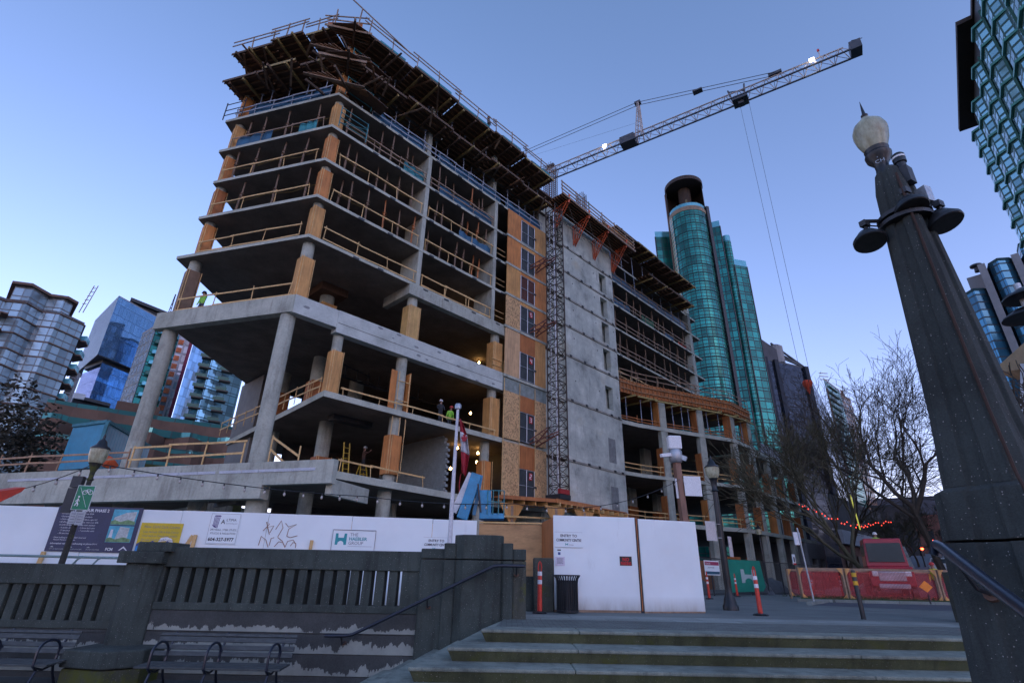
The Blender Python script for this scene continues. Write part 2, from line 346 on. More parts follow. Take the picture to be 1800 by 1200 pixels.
# ---- slabs
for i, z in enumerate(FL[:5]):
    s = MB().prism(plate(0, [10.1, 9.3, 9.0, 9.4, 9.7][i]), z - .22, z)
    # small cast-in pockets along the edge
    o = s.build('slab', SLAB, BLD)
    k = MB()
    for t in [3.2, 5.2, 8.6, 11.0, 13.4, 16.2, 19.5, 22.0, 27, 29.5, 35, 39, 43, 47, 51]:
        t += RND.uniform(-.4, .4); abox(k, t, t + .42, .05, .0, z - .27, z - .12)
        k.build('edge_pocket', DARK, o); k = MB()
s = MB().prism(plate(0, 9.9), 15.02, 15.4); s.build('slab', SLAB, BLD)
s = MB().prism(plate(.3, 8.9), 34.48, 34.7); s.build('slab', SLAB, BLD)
def m_beam():
    k = NT("beam_concrete"); v = k.geo(); n1 = k.noise(v, .7, 6, .65); n2 = k.noise(v, 9, 4, .7)
    c = k.ramp(n1, [(.3, (.34, .37, .34)), (.5, (.48, .52, .485)), (.7, (.59, .63, .59))])
    vo = k.n("ShaderNodeTexVoronoi"); vo.inputs['Scale'].default_value = .8; k.l(k.geo((1, 1, 2.3)), vo.inputs['Vector']); n3 = k.noise(k.geo((1, 1, 4)), 3.5, 5, .7)
    d = k.math('ADD', k.math('MULTIPLY', k.ramp(vo.outputs['Distance'], [(.12, (1, 1, 1)), (.24, (0, 0, 0))]), .5), k.math('MULTIPLY', n3, .8))
    c = k.mix(k.ramp(d, [(.70, (0, 0, 0)), (.80, (.75, .75, .75))]), c, (.13, .14, .155))
    c = k.mix(.3, c, k.ramp(n2, [(.35, (.75, .75, .75)), (.6, (1.1, 1.1, 1.1))]), 'MULTIPLY'); k.col(c); k.set(.85); k.bump(n2, .2, .01); return k.m
BEAMC = m_beam()
# level 4 perimeter beam: front run stepped at 2.7 m, then the left run
bm = MB(); abox(bm, -.02, 2.7, .06, -.5, 14.32, 15.46); abox(bm, 2.7, 19.3, .10, -.5, 14.02, 15.46); bm.build('perimeter_beam', BEAMC, BLD)
bm = MB(); bm.obox(FB(.0, 14.36, .05), BV * 10.1, -NB * .5, ZV * 1.1); bm.build('perimeter_beam', CONC, BLD)
gs = MB()
gd = MB()
# pale formwork joints: thin proud lines along the beam
for z in (14.62,): abox(gd, 2.75, 19.2, .115, .10, z, z + .03)
gd.build('form_joint', weathered("joint_line", (.20, .20, .19), .2), BLD)
# transfer beam at the fin, level 5
bm = MB(); abox(bm, 7.55, 18.0, .05, -.45, 18.72, 19.5); abox(bm, 7.55, 7.95, -.45, -3.2, 18.72, 19.48); bm.build('transfer_beam', CONC, BLD)
# ---- lower slabs
L3P = [p2(FA(2.6, 0, .15)), p2(FA(19, 0, .05)), p2(FA(34, 0, .0))] + [p2(podp(t)) for t in (36.5, 40, 44.5, 48.8, 54)] + [p2(FA(72, 0, 5.4)), p2(FA(72, 0, -17)), p2(FA(3.8, 0, -17.8))]
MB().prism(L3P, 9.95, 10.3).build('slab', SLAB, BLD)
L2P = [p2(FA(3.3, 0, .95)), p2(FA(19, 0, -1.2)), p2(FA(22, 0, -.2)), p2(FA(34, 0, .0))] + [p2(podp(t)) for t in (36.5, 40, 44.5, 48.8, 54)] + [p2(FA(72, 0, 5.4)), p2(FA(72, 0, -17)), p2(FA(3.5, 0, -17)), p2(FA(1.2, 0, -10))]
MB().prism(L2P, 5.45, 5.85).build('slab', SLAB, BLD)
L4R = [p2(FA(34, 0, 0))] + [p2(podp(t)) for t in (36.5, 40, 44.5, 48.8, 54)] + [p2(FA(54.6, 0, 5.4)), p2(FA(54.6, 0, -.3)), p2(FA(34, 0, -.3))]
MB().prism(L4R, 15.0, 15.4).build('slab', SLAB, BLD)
# right end parapet beam
bm = MB(); abox(bm, 54.7, 72, 5.45, 5.0, 14.3, 15.15); bm.build('parapet_beam', CONC, BLD)
bm = MB(); abox(bm, 56.5, 72, 5.5, 5.3, 15.15, 16.3); bm.build('parapet_wall', weathered("grey_parapet", (.30, .32, .36), .15), BLD)
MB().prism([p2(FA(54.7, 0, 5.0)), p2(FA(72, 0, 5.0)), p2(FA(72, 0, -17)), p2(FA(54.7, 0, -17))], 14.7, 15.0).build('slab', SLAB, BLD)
# ---- terrace on the left with its deep edge beam
T0 = Vector((-7.85, 23.61, 0))
def FT(t, z=0.0, o=0.0): return T0 + BV * t + NB * o + ZV * z
bm = MB(); bm.obox(FT(0, 5.0, 0), BV * 24, -NB * .35, ZV * .5); bm.obox(FT(0, 4.45, 0), BV * 3.6, -NB * .35, ZV * .55); bm.obox(FT(3.6, 3.86, 0.02), BV * 20.4, -NB * .6, ZV * 1.135); bm.build('terrace_beam', CONC, BLD)
bm = MB(); 
t = .9
while t < 20:
    L = RND.uniform(.9, 1.9); bm.obox(FT(t, 5.02, .03), BV * L, -NB * .028, ZV * .13); t += L + RND.choice([.03, .03, .25])
bm.build('flashing_strip', weathered("white_strip", (.52, .55, .60), .15), BLD)
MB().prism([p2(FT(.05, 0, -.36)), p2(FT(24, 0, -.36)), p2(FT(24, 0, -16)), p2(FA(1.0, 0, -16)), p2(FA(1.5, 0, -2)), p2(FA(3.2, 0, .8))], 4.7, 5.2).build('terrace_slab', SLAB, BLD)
bm = MB(); bm.obox(FT(.2, 4.0, -.4), -NB * 3.2 * 1.0, BV * .3, ZV * .7); bm.build('haunch', CONC, BLD)
# ---- core wall with openings and floor joints
cw = MB()
JZ = [0, 5.9, 10.0, 15.4, 19.7, 22.75, 25.75, 28.7, 31.7, 34.3]
for a, b in zip(JZ, JZ[1:]):
    lo, hi = a + .0, b - .12
    abox(cw, 25.0, 31.3, .12, -.4, lo, hi)
    abox(cw, 32.6, 33.9, .12, -.4, lo, hi)
    if a in (15.4, 19.7, 22.75, 25.75, 28.7):   # openings
        h0 = lo + (.25 if a != 15.4 else .5); h1 = min(hi - .35, h0 + 2.35)
        abox(cw, 31.3, 32.6, .119, -.4, lo, h0); abox(cw, 31.3, 32.6, .119, -.4, h1, hi)
        abox(cw, 31.3, 32.6, -1.6, -1.8, h0, h1)
    elif a in (0, 5.9, 10.0) : 
        abox(cw, 31.3, 32.6, .119, -.4, lo, hi)
    else: abox(cw, 31.3, 32.6, .119, -.4, lo, hi)
cw.build('core_wall', CORE, BLD)
jt = MB(); tb = MB()
for z in JZ[1:-1]:
    abox(jt, 25.0, 33.9, .20, .0, z - .20, z - .02); jt.build('floor_joint', weathered("joint_concrete", (.30, .29, .25), .3), BLD); jt = MB()
    for t in (25.6, 27.8, 29.4, 31.9, 33.2): abox(tb, t, t + .28, .26, .1, z - .16, z + .02); tb.build('tie_pocket', DARK, BLD); tb = MB()
for (t, dz) in ((26.4, 1.9), (30.2, 1.9), (33.4, 2.0)):
    for z in JZ[3:8]: abox(tb, t, t + .12, .13, .11, z + dz, z + dz + .12); tb.build('tie_pocket', DARK, BLD); tb = MB()
for z0, h in ((6.3, 2.2), (10.6, 2.4)):   # blocked-up openings
    bm = MB(); abox(bm, 31.3, 32.5, .125, .11, z0 + .1, z0 + h); bm.build('block_infill', weathered("infill", (.22, .235, .23), .3, 3), BLD)
bm = MB()
for a, b in zip(JZ[:8], JZ[1:9]): abox(bm, 22.3, 25.0, -.25, -.6, a, b - .25)
bm.build('recessed_wall', CORE, BLD)
bm = MB(); abox(bm, 22.3, 34.0, -.7, -8, 0.0, 36.2); bm.build('core_block', CORE, BLD)
bm = MB(); abox(bm, 24.8, 33.9, .0, -.6, 34.2, 35.6); bm.build('core_wall', CORE, BLD)
INN = weathered('dark_inner_wall', (.11, .105, .10), .3, .8)  # inner walls darkened in colour to stand for interior shade
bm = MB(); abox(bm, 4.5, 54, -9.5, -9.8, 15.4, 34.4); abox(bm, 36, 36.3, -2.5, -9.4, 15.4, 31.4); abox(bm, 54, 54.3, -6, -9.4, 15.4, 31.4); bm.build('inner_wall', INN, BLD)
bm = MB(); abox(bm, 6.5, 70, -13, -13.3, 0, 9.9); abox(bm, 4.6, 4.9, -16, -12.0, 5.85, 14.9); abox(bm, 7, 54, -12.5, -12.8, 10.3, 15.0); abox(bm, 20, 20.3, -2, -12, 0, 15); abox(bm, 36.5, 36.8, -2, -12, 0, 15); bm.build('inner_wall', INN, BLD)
bm = MB(); abox(bm, 3.9, 4.2, -13.2, -17.6, 5.2, 14.9); bm.build('end_wall', weathered("end_wall_grey", (.20, .195, .18), .15), BLD)  # plain mid-grey wall colour
# fins
for t0 in (8.05, 15.55):
    for i, z in enumerate(FL[:4]):
        bm = MB(); abox(bm, t0, t0 + .34, .0 - .02, -2.2, z, FL[i + 1] - .22); bm.build('fin_wall', CONC, BLD)
for i, t0 in enumerate((8.05, 15.55)):
    bm = MB(); abox(bm, t0, t0 + .4, -.4, -1.5, 31.7, 34.48); abox(bm, t0, t0 + .4, -.4, -1.5, 34.7, 37.2); bm.build('fin_wall', CONC, BLD)
# ---- columns
def rcol(t, o, z0, z1, r=.4, n=20, P=FA):
    c = P(t, 0, o); return MB().tube((c.x, c.y, z0), (c.x, c.y, z1), r, n=n).build('column', CONC, BLD, smooth=True)
def clad(parent, t, o, z0, z1, w, mat, P=FA, chamfer=.09):
    c = P(t, 0, o); h = w / 2; ch = chamfer
    pts = [(-h + ch, -h), (h - ch, -h), (h, -h + ch), (h, h - ch), (h - ch, h), (-h + ch, h), (-h, h - ch), (-h, -h + ch)]
    q = [(c.x + AV.x * a + NA.x * b, c.y + AV.y * a + NA.y * b) for a, b in pts]
    m = MB().prism(q, z0, z1); 
    o_ = m.build('plywood_cladding', mat, parent)
    k = MB()
    for (a, b) in ((h + .01, h - .06), (-h - .01, h - .06), (-h + .1, h + .012)):
        p = c + AV * a + NA * b; k.bar((p.x, p.y, z0 - .02), (p.x, p.y, z1 + .05), .05, .035)
    k.build('batten', LUM, o_)
    return o_
for i, z in enumerate(FL[:5]):
    top = FL[i + 1] - .22; mt = [PLY2, PLY, PLY, PLY2, PLY][i]
    k = rcol(.5, -.75, z, top, .33); clad(k, .5, -.75, z + .02, top - .35, .74, mt)
    k = rcol(8.9, -.7, z, top, .33, P=FB); clad(k, 8.9, -.7, z + .02, top - .3, .74, [PLY, PLY3, PLY, PLY2, PLY][i], FB)
for z0, z1 in ((34.7, 37.2),):
    k = rcol(.5, -.75, z0, z1, .33); clad(k, .5, -.75, z0 + .02, z1 - .3, .78, PLY)
    k = rcol(8.3, -.9, z0, z1, .33, P=FB); clad(k, 8.3, -.9, z0 + .02, z1 - .3, .78, PLY3, FB)
k = rcol(.45, -.8, 15.4, 19.5, .36); clad(k, .45, -.8, 15.42, 18.35, .82, PLY2)
k = rcol(9.2, -.75, 15.4, 19.5, .36, P=FB); clad(k, 9.2, -.75, 15.42, 18.7, .84, RES, FB)
k = rcol(4.2, -5.2, 15.4, 19.5, .5); clad(k, 4.2, -5.2, 15.42, 18.2, 1.1, PLY2)
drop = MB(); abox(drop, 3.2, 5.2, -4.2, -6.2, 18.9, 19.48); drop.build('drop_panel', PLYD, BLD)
rcol(.1, -.75, 5.2, 14.4, .42, 28); rcol(9.35, -.6, 5.2, 14.4, .42, 28, FB)
k = rcol(3.2, -.45, 10.3, 14.1, .31); clad(k, 3.2, -.45, 10.35, 12.95, .74, PLY2)
k = rcol(7.95, -.5, 10.3, 14.1, .36)
bm = MB()   # opened cladding: two leaves and a lumber frame
abox(bm, 7.1, 7.55, -.25, -.30, 10.35, 13.0); abox(bm, 8.42, 8.47, -.0, -.55, 10.35, 13.0); o_ = bm.build('plywood_cladding', PLY, k)
bm = MB()
for t in (7.56, 8.40): bm.bar(FA(t, 10.3, .0), FA(t, 12.9, .0), .05, .05)
for z in (10.95, 12.25): bm.bar(FA(7.5, z, .02), FA(8.45, z, .02), .09, .04)
bm.build('batten', LUM, o_)
k = rcol(16.45, -.6, 10.3, 14.1, .36); clad(k, 16.45, -.6, 10.35, 13.3, .95, PLY2)
k = rcol(8.3, -.55, 15.4, 18.8, .36); clad(k, 8.3, -.55, 15.42, 18.0, .95, m_ply("plywood_yellow", (.60, .37, .13)))
k = rcol(16.6, -.6, 15.4, 18.8, .36); clad(k, 16.6, -.6, 15.42, 18.0, .95, PLY2)
k = rcol(7.95, -.55, 5.85, 9.95, .36)
o_ = clad(k, 7.95, -.55, 6.35, 8.75, .98, PLY, chamfer=.2)
bm = MB()
for t, o in ((7.45, -.1), (7.95, .0), (8.45, -.1)): bm.bar(FA(t, 8.7, o), FA(t, 9.9, o), .07, .05)
bm.build('batten', LUM, o_)
k = rcol(16.3, -1.0, 5.85, 9.95, .36); clad(k, 16.3, -1.0, 6.0, 8.5, .95, PLY, chamfer=.2)
k = rcol(5.6, -5.0, 5.85, 9.95, .45); clad(k, 5.6, -5.0, 5.9, 7.6, 1.0, PLY3)
k = rcol(4.4, -10.5, 5.2, 14.4, .45); clad(k, 4.4, -10.5, 10.35, 12.8, 1.0, PLY3)
k = rcol(4.6, -5.5, 10.3, 14.4, .42); clad(k, 4.6, -5.5, 10.35, 12.6, .95, PLY3)
k = rcol(9.0, -8, 10.3, 14.4, .55); rcol(12.5, -7, 10.3, 14.4, .45)
for t, o in ((7.95, -.8), (4.6, -4.0), (16.3, -1.4), (12, -6)): rcol(t, o, -.2, 5.5, .42, 22)
c = FT(4.5, 0, -1.0); MB().tube((c.x, c.y, -.2), (c.x, c.y, 4.4), .50, n=24).build('column', CONC, BLD, smooth=True)
for t in (9, 14, 19): c = FT(t, 0, -2.0); MB().tube((c.x, c.y, -.2), (c.x, c.y, 4.5), .45, n=20).build('column', CONC, BLD, smooth=True)
# right podium columns: storey-high blades with brown formwork on their left cheek
for i, t in enumerate((39.3, 44.2, 49.1, 53.6, 58.2, 62.8, 67.3)):
    for (z0, z1) in ((-.3, 5.45), (5.85, 9.95), (10.3, 15.0 if t < 55 else 14.3), (15.4, 18.3)):
        if z0 > 15 and t > 55: continue
        m = MB(); a = podp(t, z0, -.06); b = podp(t + .78, z0, -.06); ed = (b - a); nrm = Vector((ed.y, -ed.x, 0)).normalized()
        m.obox(a, ed, -nrm * .55, ZV * (z1 - z0)); o_ = m.build('column', CONC, BLD)
        if z0 > 0:
            c_ = MB(); zz = z0 + .05 if z0 < 15 else z0; c_.obox(a - ed.normalized() * .09 - nrm * .1 + ZV * (zz - z0), ed.normalized() * .085, -nrm * .85, ZV * ((z1 - z0) * (.62 if z0 < 15 else .97))); c_.build('plywood_cladding', PLY3 if (i + int(z0)) % 3 else PLY, o_)
for i, t in enumerate((41, 47, 53)):
    m = MB(); abox(m, t, t + 1.6, -4, -4.6, 5.85, 9.95); abox(m, t - 2, t - .4, -4, -4.6, 10.3, 15.0); o_ = m.build('column', CONC, BLD)
    c_ = MB(); abox(c_, t - .05, t + 1.65, -3.93, -4.65, 5.86, 8.0); c_.build('plywood_cladding', PLY3, o_)
# tall fin column at the right end of the upper block
for i, z in enumerate([15.4] + FL[:5]):
    zt = ([15.4] + FL)[i + 1] - .2
    m = MB(); abox(m, 53.0, 53.75, -.05, -.8, z + (3.0 if i == 0 else 0), zt); m.build('column', CONC, BLD)
m = MB(); abox(m, 53.0, 53.75, -.05, -.8, 34.7, 36.4); abox(m, 53.0, 53.75, -.05, -.8, 31.7, 34.4); m.build('column', CONC, BLD)
# ---- plywood hoist bay: three strips per storey, mesh doors with number plates
def digit(mb, ch, org, U, V, N, h, th=.022):
    """block figure from bars on a plate"""
    seg = {'2': 'abged', '3': 'abgcd', '4': 'fgbc', '5': 'afgcd'}[ch]; w = h * .55
    P = {'a': ((0, h), (w, h)), 'b': ((w, h), (w, h/2)), 'c': ((w, h/2), (w, 0)), 'd': ((0, 0), (w, 0)), 'e': ((0, 0), (0, h/2)), 'f': ((0, h/2), (0, h)), 'g': ((0, h/2), (w, h/2))}
    for c in seg:
        (x0, y0), (x1, y1) = P[c]; mb.bar(org + U * x0 + V * y0 + N * .012, org + U * x1 + V * y1 + N * .012, h * .14, th, up=N)
BAYZ = [5.85, 10.3, 15.4, 19.7, 22.75, 25.75, 28.7]; BAYT = [10.1, 14.1, 19.5, 22.55, 25.55, 28.5, 31.5]
SIGNR = plain("sign_red", (.45, .03, .03)); DOORR = weathered("red_brown_mesh", (.10, .035, .025), .3)
for i, (z, zt) in enumerate(zip(BAYZ, BAYT)):
    mats = [(OSB, PLY3, OSB), (OSB, PLY3, OSB), (m_ply("ply_pale%d" % i, (.60, .38, .20)), PLY3, PLY2), (OSB, PLY2, PLY), (PLY2, PLY, PLY), (PLY, PLY2, PLY), (PLY, PLY, PLY2)][i]
    dz = z + 2.45 if i < 3 else zt - .35
    l = MB(); abox(l, 17.0, 18.75, .22, .16, z + .02, zt - .03); l.build('facade_panel', mats[0], BLD)
    l = MB(); abox(l, 20.65, 22.3 - (.25 if i < 3 else 0), .22, .16, z + .02, zt - .03); l.build('facade_panel', mats[2], BLD)
    l = MB(); abox(l, 18.75, 20.65, .21, .16, dz, zt - .03); l.build('facade_panel', mats[1], BLD)
    d = MB(); abox(d, 18.85, 20.55, .17, .12, z + .05, dz); do = d.build('hoist_door', DOORR if i == 4 else DOORM, BLD)
    g = MB()
    for t in (18.8, 19.7, 20.6): g.bar(FA(t, z + .05, .2), FA(t, dz, .2), .05)
    for zz in (z + .1, (z + dz) / 2, dz - .04): g.bar(FA(18.8, zz, .2), FA(20.6, zz, .2), .045)
    g.build('door_frame', STEEL, do)
    g = MB(); abox(g, 20.55, 20.75, .30, .2, (z + dz) / 2 - .08, (z + dz) / 2 + .06); g.build('latch', DARK, do)
    if i < 4:
        s_ = MB(); abox(s_, 19.95, 20.32, .235, .215, dz - .75, dz - .22); so = s_.build('number_sign', SIGNR, do)
        f_ = MB(); digit(f_, '2345'[i], FA(20.04, dz - .64, .235), AV, ZV, NA, .31); f_.build('numeral', WHITE, do)
    for t in (17.0, 18.75, 20.65):
        pass
l = MB()
for t in (17.0, 18.78, 20.62): l.bar(FA(t, 5.9, .25), FA(t, 15.0, .25), .06, .05)
l.build('batten', LUM, BLD)
l = MB()
for z in (15.3, 19.6, 22.65, 25.65, 28.6): abox(l, 16.9, 22.4, .26, .1, z - .12, z + .1)
l.build('edge_beam', CONC, BLD)
l = MB(); abox(l, 16.95, 22.2, .14, -.3, 14.0, 15.2); l.build('edge_beam', weathered("patched_concrete", (.26, .31, .29), .35, 2.5), BLD)
l = MB()
for z in FL[:3] + [15.4]:
    for h in (.55, 1.05): l.bar(FA(15.9, z + h, -.1), FA(17.0, z + h, -.1), .09, .04)
l.build('guardrail', LUM, BLD)
# ---- concrete block wall on level 2 with a toothed end
cm = MB(); zz = 5.86; k = 0
while zz < 9.85:
    e = -.75 - (.2 if k % 2 else 0) - max(0, (zz - 8.9)) * .6
    abox(cm, 12.6, 12.8, e, -9, zz, zz + .185); zz += .2; k += 1
cm.build('block_wall', weathered("concrete_block", (.27, .30, .29), .18, 2.5, fine=14), BLD)
bm = MB(); abox(bm, 12.63, 12.77, -1.2, -9, 5.86, 9.6); bm.build('mortar', weathered("mortar", (.20, .22, .21), .2), BLD)
# ---- guardrails (posts + rails of one run are one part)
def rail_run(P, t0, t1, z, o, mat, heights=(.55, 1.05), step=2.3, post=.06, jit=.05, parent=BLD, name='guardrail', ph=1.1, toe=False):
    m = MB(); n = max(1, int(round(abs(t1 - t0) / step)))
    ts = [t0 + (t1 - t0) * k / n for k in range(n + 1)]
    for t in ts: m.bar(P(t + RND.uniform(-.1, .1), z, o - .03), P(t + RND.uniform(-jit, jit), z + ph + RND.uniform(-.05, .08), o - .03), post, post * .7)
    for h in heights:
        for a, b in zip(ts, ts[1:]):
            e = RND.uniform(.0, .35)
            m.bar(P(a - e * .5, z + h + RND.uniform(-.04, .04), o + RND.uniform(.0, .03)), P(b + e * .5, z + h + RND.uniform(-.04, .04), o + RND.uniform(.0, .03)), .04, .095)
    if toe: m.bar(P(t0, z + .08, o), P(t1, z + .08, o), .03, .12)
    return m.build(name, mat, parent)
for i, z in enumerate([15.4] + FL[:4]):
    mt = [LUM, LUM, LUM, LUM, LUMG][i]; hh = (.12, .95) if i in (1,) else ((.12, 1.0) if i == 0 else (.5, .95))
    hh = (.98,) if i in (2, 3) else hh
    oB = -.1
    if i == 0: rail_run(FB, .6, 8.8, z + .06, -.1, LUM, (.1, .9), 2.6)
    else:
        rail_run(FB, .9, 8.6, z, oB, mt, hh if i < 3 else (.95,), 2.2)
        rail_run(FA, 1.0, 7.9, z, -.08, mt, hh, 2.2)
        rail_run(FA, 8.6, 15.4, z, -.08, mt, hh, 2.2)
    if i > 0: rail_run(FA, 34.3, 52.8, z, -.08, LUMG if i > 1 else LUM, (.5, 1.0), 2.3)
rail_run(FA, 8.6, 15.0, 19.7, -.08, LUM, (.12, .95), 2.4)
PIPE = weathered("pale_pipe", (.34, .37, .42), .2, rough=.5)
rail_run(FB, .8, 9.0, 31.7, -.1, PIPE, (.5, 1.0), 1.6); rail_run(FA, 2.8, 22, 31.7, -.1, PIPE, (.5, 1.0), 1.6); rail_run(FA, 34.3, 52.8, 31.7, -.1, LUMG, (.5, 1.0), 2.0)
rail_run(FA, 3.8, 16.3, 10.3, .05, LUM, (.42,), 2.6, ph=.5); rail_run(lambda t, z, o: FA(2.75, z, -t), .8, 16.5, 10.3, 0, LUM, (.5, 1.0), 1.5)
rail_run(lambda t, z, o: FA(t, z, .95 - (t - 3.3) * .137 - .1), 3.9, 10.2, 5.85, 0, LUM, (.62,), 2.0, ph=.7)
rail_run(FT, 5.3, 12.2, 5.45, -.25, LUM, (.55, 1.15), 2.1, post=.09, ph=1.2); rail_run(FT, 12.6, 22, 5.45, -.3, m_ply("salvaged_lumber", (.36, .22, .13), (1, 1, 1), False), (.6, .95), 2.4, post=.08)
st = MB()
for a, b in (((4.3, 6.9), (2.6, 5.9)), ((4.3, 6.3), (3.2, 5.5))): st.bar(FT(a[0], a[1], -.9), FT(b[0], b[1], -.9), .05, .1)
st.bar(FT(4.3, 5.2, -.9), FT(4.3, 7.0, -.9), .08, .06); st.bar(FT(2.6, 5.2, -.9), FT(2.6, 6.4, -.9), .08, .06); st.build('guardrail', LUM, BLD)
for z in (5.85, 10.3, 15.4):
    rail_run(lambda t, zz, o: podp(t, zz, -.2), 34.2, 53, z, 0, LUM if z < 15 else PLY3, (.45, .9) if z < 15 else (.25, .55), 2.4, ph=.95)
# blue sheets tied behind the rails
def tarp(P, t0, t1, z, h, o, mat):
    m = MB(); n = 8
    for k in range(n):
        a, b = t0 + (t1 - t0) * k / n, t0 + (t1 - t0) * (k + 1) / n
        w0, w1 = .06 * math.sin(k * 2.1), .06 * math.sin((k + 1) * 2.1)
        m.quad(P(a, z, o + w0), P(b, z, o + w1), P(b, z + h + w1, o + w1), P(a, z + h + w0, o + w0))
    return m.build('tarpaulin', mat, BLD)
for P, t0, t1, z, h, mt in ((FB, 5.2, 8.3, 28.7, 1.0, TARP), (FB, 1.5, 3.0, 28.7, 1.0, TARPT), (FA, 6.0, 7.9, 28.7, .95, TARPT), (FA, 9.5, 15.4, 28.7, .9, TARP), (FA, 11.8, 15.4, 25.75, .7, TARP), (FA, 2.8, 7.8, 31.7, .95, TARP), (FA, 9, 16.4, 31.7, .95, TARP), (FA, 17, 22, 31.7, 1.0, TARP), (FB, .9, 8.0, 31.7, 1.0, TARP), (FA, 34.5, 52.5, 31.7, 1.0, TARP), (FA, 34.5, 38, 28.7, .9, TARP), (FA, 40.5, 43.5, 28.7, .95, weathered("green_tarp", (.05, .19, .11), .3)), (FA, 46, 48.5, 28.7, .6, TARP), (FA, 49.5, 52, 28.7, .5, weathered("red_sheet", (.40, .05, .03), .2))):
    tarp(P, t0, t1, z + .02, h, -.22, mt)
# curved formwork edge around the podium roof
fm = MB(); rb = MB(); wl = MB(); wl2 = MB(); ts = [34.0 + k * .5 for k in range(42)]
for a, b in zip(ts, ts[1:]):
    p, q = podp(a, 18.35, .1), podp(b, 18.35, .1); fm.quad(p, q, q + ZV * 1.45, p + ZV * 1.45)
    rb.bar(podp(a, 18.3, .16), podp(a, 19.85, .16), .09, .07)
    wl.bar(podp(a, 18.75, .24), podp(b + .05, 18.75, .24), .06, .11); wl2.bar(podp(a, 19.4, .24), podp(b + .05, 19.4, .24), .06, .11)
    fm.quad(podp(a, 18.3, -2.5), podp(b, 18.3, -2.5), podp(b, 18.3, .2), podp(a, 18.3, .2))
fo = fm.build('edge_formwork', PLY3, BLD); rb.build('rib', m_ply("ply_brown", (.34, .15, .06)), fo); WLM = m_ply('ply_waler', (.36, .19, .09)); wl.build('waler', WLM, fo); wl2.build('waler', WLM, fo)
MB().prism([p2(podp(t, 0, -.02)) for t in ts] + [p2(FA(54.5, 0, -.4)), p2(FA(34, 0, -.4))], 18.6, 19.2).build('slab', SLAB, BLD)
sf = MB()
for t in (35.5, 38, 41.5, 44, 46.8, 49.5, 52): sf.bar(podp(t, 18.1, .7), podp(t, 18.1, -3), .12, .2)
for t0, t1, h in ((36, 38.5, 18.08), (38.2, 41, 18.0), (41.5, 44, 17.95), (44, 47, 17.95), (47.3, 50.5, 17.9), (50.5, 54, 17.95)): sf.bar(podp(t0, h, .55), podp(t1, h, .55), .14, .16)
sf.build('soffit_beam', m_ply("beam_yellow", (.36, .28, .10)), fo)
rail_run(lambda t, z, o: podp(t, z, .1), 34.2, 54.2, 19.8, 0, LUMG, (.55, 1.1), 2.4)
# rebar starters on the roof
def cage(t, o, z0, z1, w=.75, d=.75, n=4):
    m = MB()
    for i in range(n):
        for j in range(n):
            if 0 < i < n - 1 and 0 < j < n - 1: continue
            m.bar(FA(t + w * (i / (n - 1) - .5), z0, o + d * (j / (n - 1) - .5)), FA(t + w * (i / (n - 1) - .5), z1 + RND.uniform(-.15, .15), o + d * (j / (n - 1) - .5)), .045)
    z = z0 + .2
    while z < z1 - .1:
        for (a, b, c, e) in ((-.5, -.5, .5, -.5), (.5, -.5, .5, .5), (.5, .5, -.5, .5), (-.5, .5, -.5, -.5)): m.bar(FA(t + w * a, z, o + d * b), FA(t + w * c, z, o + d * e), .028)
        z += .28
    return m.build('rebar_cage', RUST, BLD)
cage(25.2, -1.5, 36.0, 43.0, 1.1, 1.1, 5); cage(32.4, -2.5, 36.0, 44.0, .9, .9); cage(34.6, -1.5, 36.0, 41.0, 1.0, 1.0)
m = MB()
for k in range(60): t = RND.uniform(25, 36); o = RND.uniform(-3, -.6); m.bar(FA(t, 35.8, o), FA(t, 36.2 + RND.uniform(.4, 1.3), o), .03)
m.build('starter_bars', RUST, BLD)
# pipes and cables hung under level 4
m = MB()
for k in range(9):
    t = 5.5 + k * .9; m.path([FA(t, 14.2, -5), FA(t, 13.5 - .1 * (k % 3), -5), FA(t + .9, 13.55 - .15 * (k % 2), -5.2)], .05, 6)
m.path([FA(5, 13.6, -5.4), FA(9, 13.3, -5.2), FA(15, 13.5, -5.5)], .08, 6); m.path([FA(4.5, 13.9, -3.8), FA(8, 13.7, -4.4)], .06, 6); m.build('service_pipe', DARK, BLD)
m = MB(); abox(m, 4.8, 7.6, -2.6, -3.3, 9.6, 9.93); m.build('duct', DARK, BLD)
# warm work lamps under the slabs
BULB = emit("warm_bulb", (1.0, .55, .2), 9.0)
for (px, py, d) in ((791, 585, 42), (840, 605, 45), (842, 637, 46), (789, 671, 41), (836, 691, 45), (827, 726, 41), (840, 796, 41), (838, 812, 43), (804, 787, 40), (792, 823, 40)):
    p = at_dist(px, py, d); m = MB().lathe((p.x, p.y, p.z), [(.01, -.11), (.08, -.07), (.1, 0), (.06, .09), (.02, .12)], 10); lo = m.build('work_lamp', BULB, BLD)
    MB().tube((p.x, p.y, p.z + .11), (p.x, p.y, p.z + .3), .015, n=6).build('lamp_cord', DARK, lo)
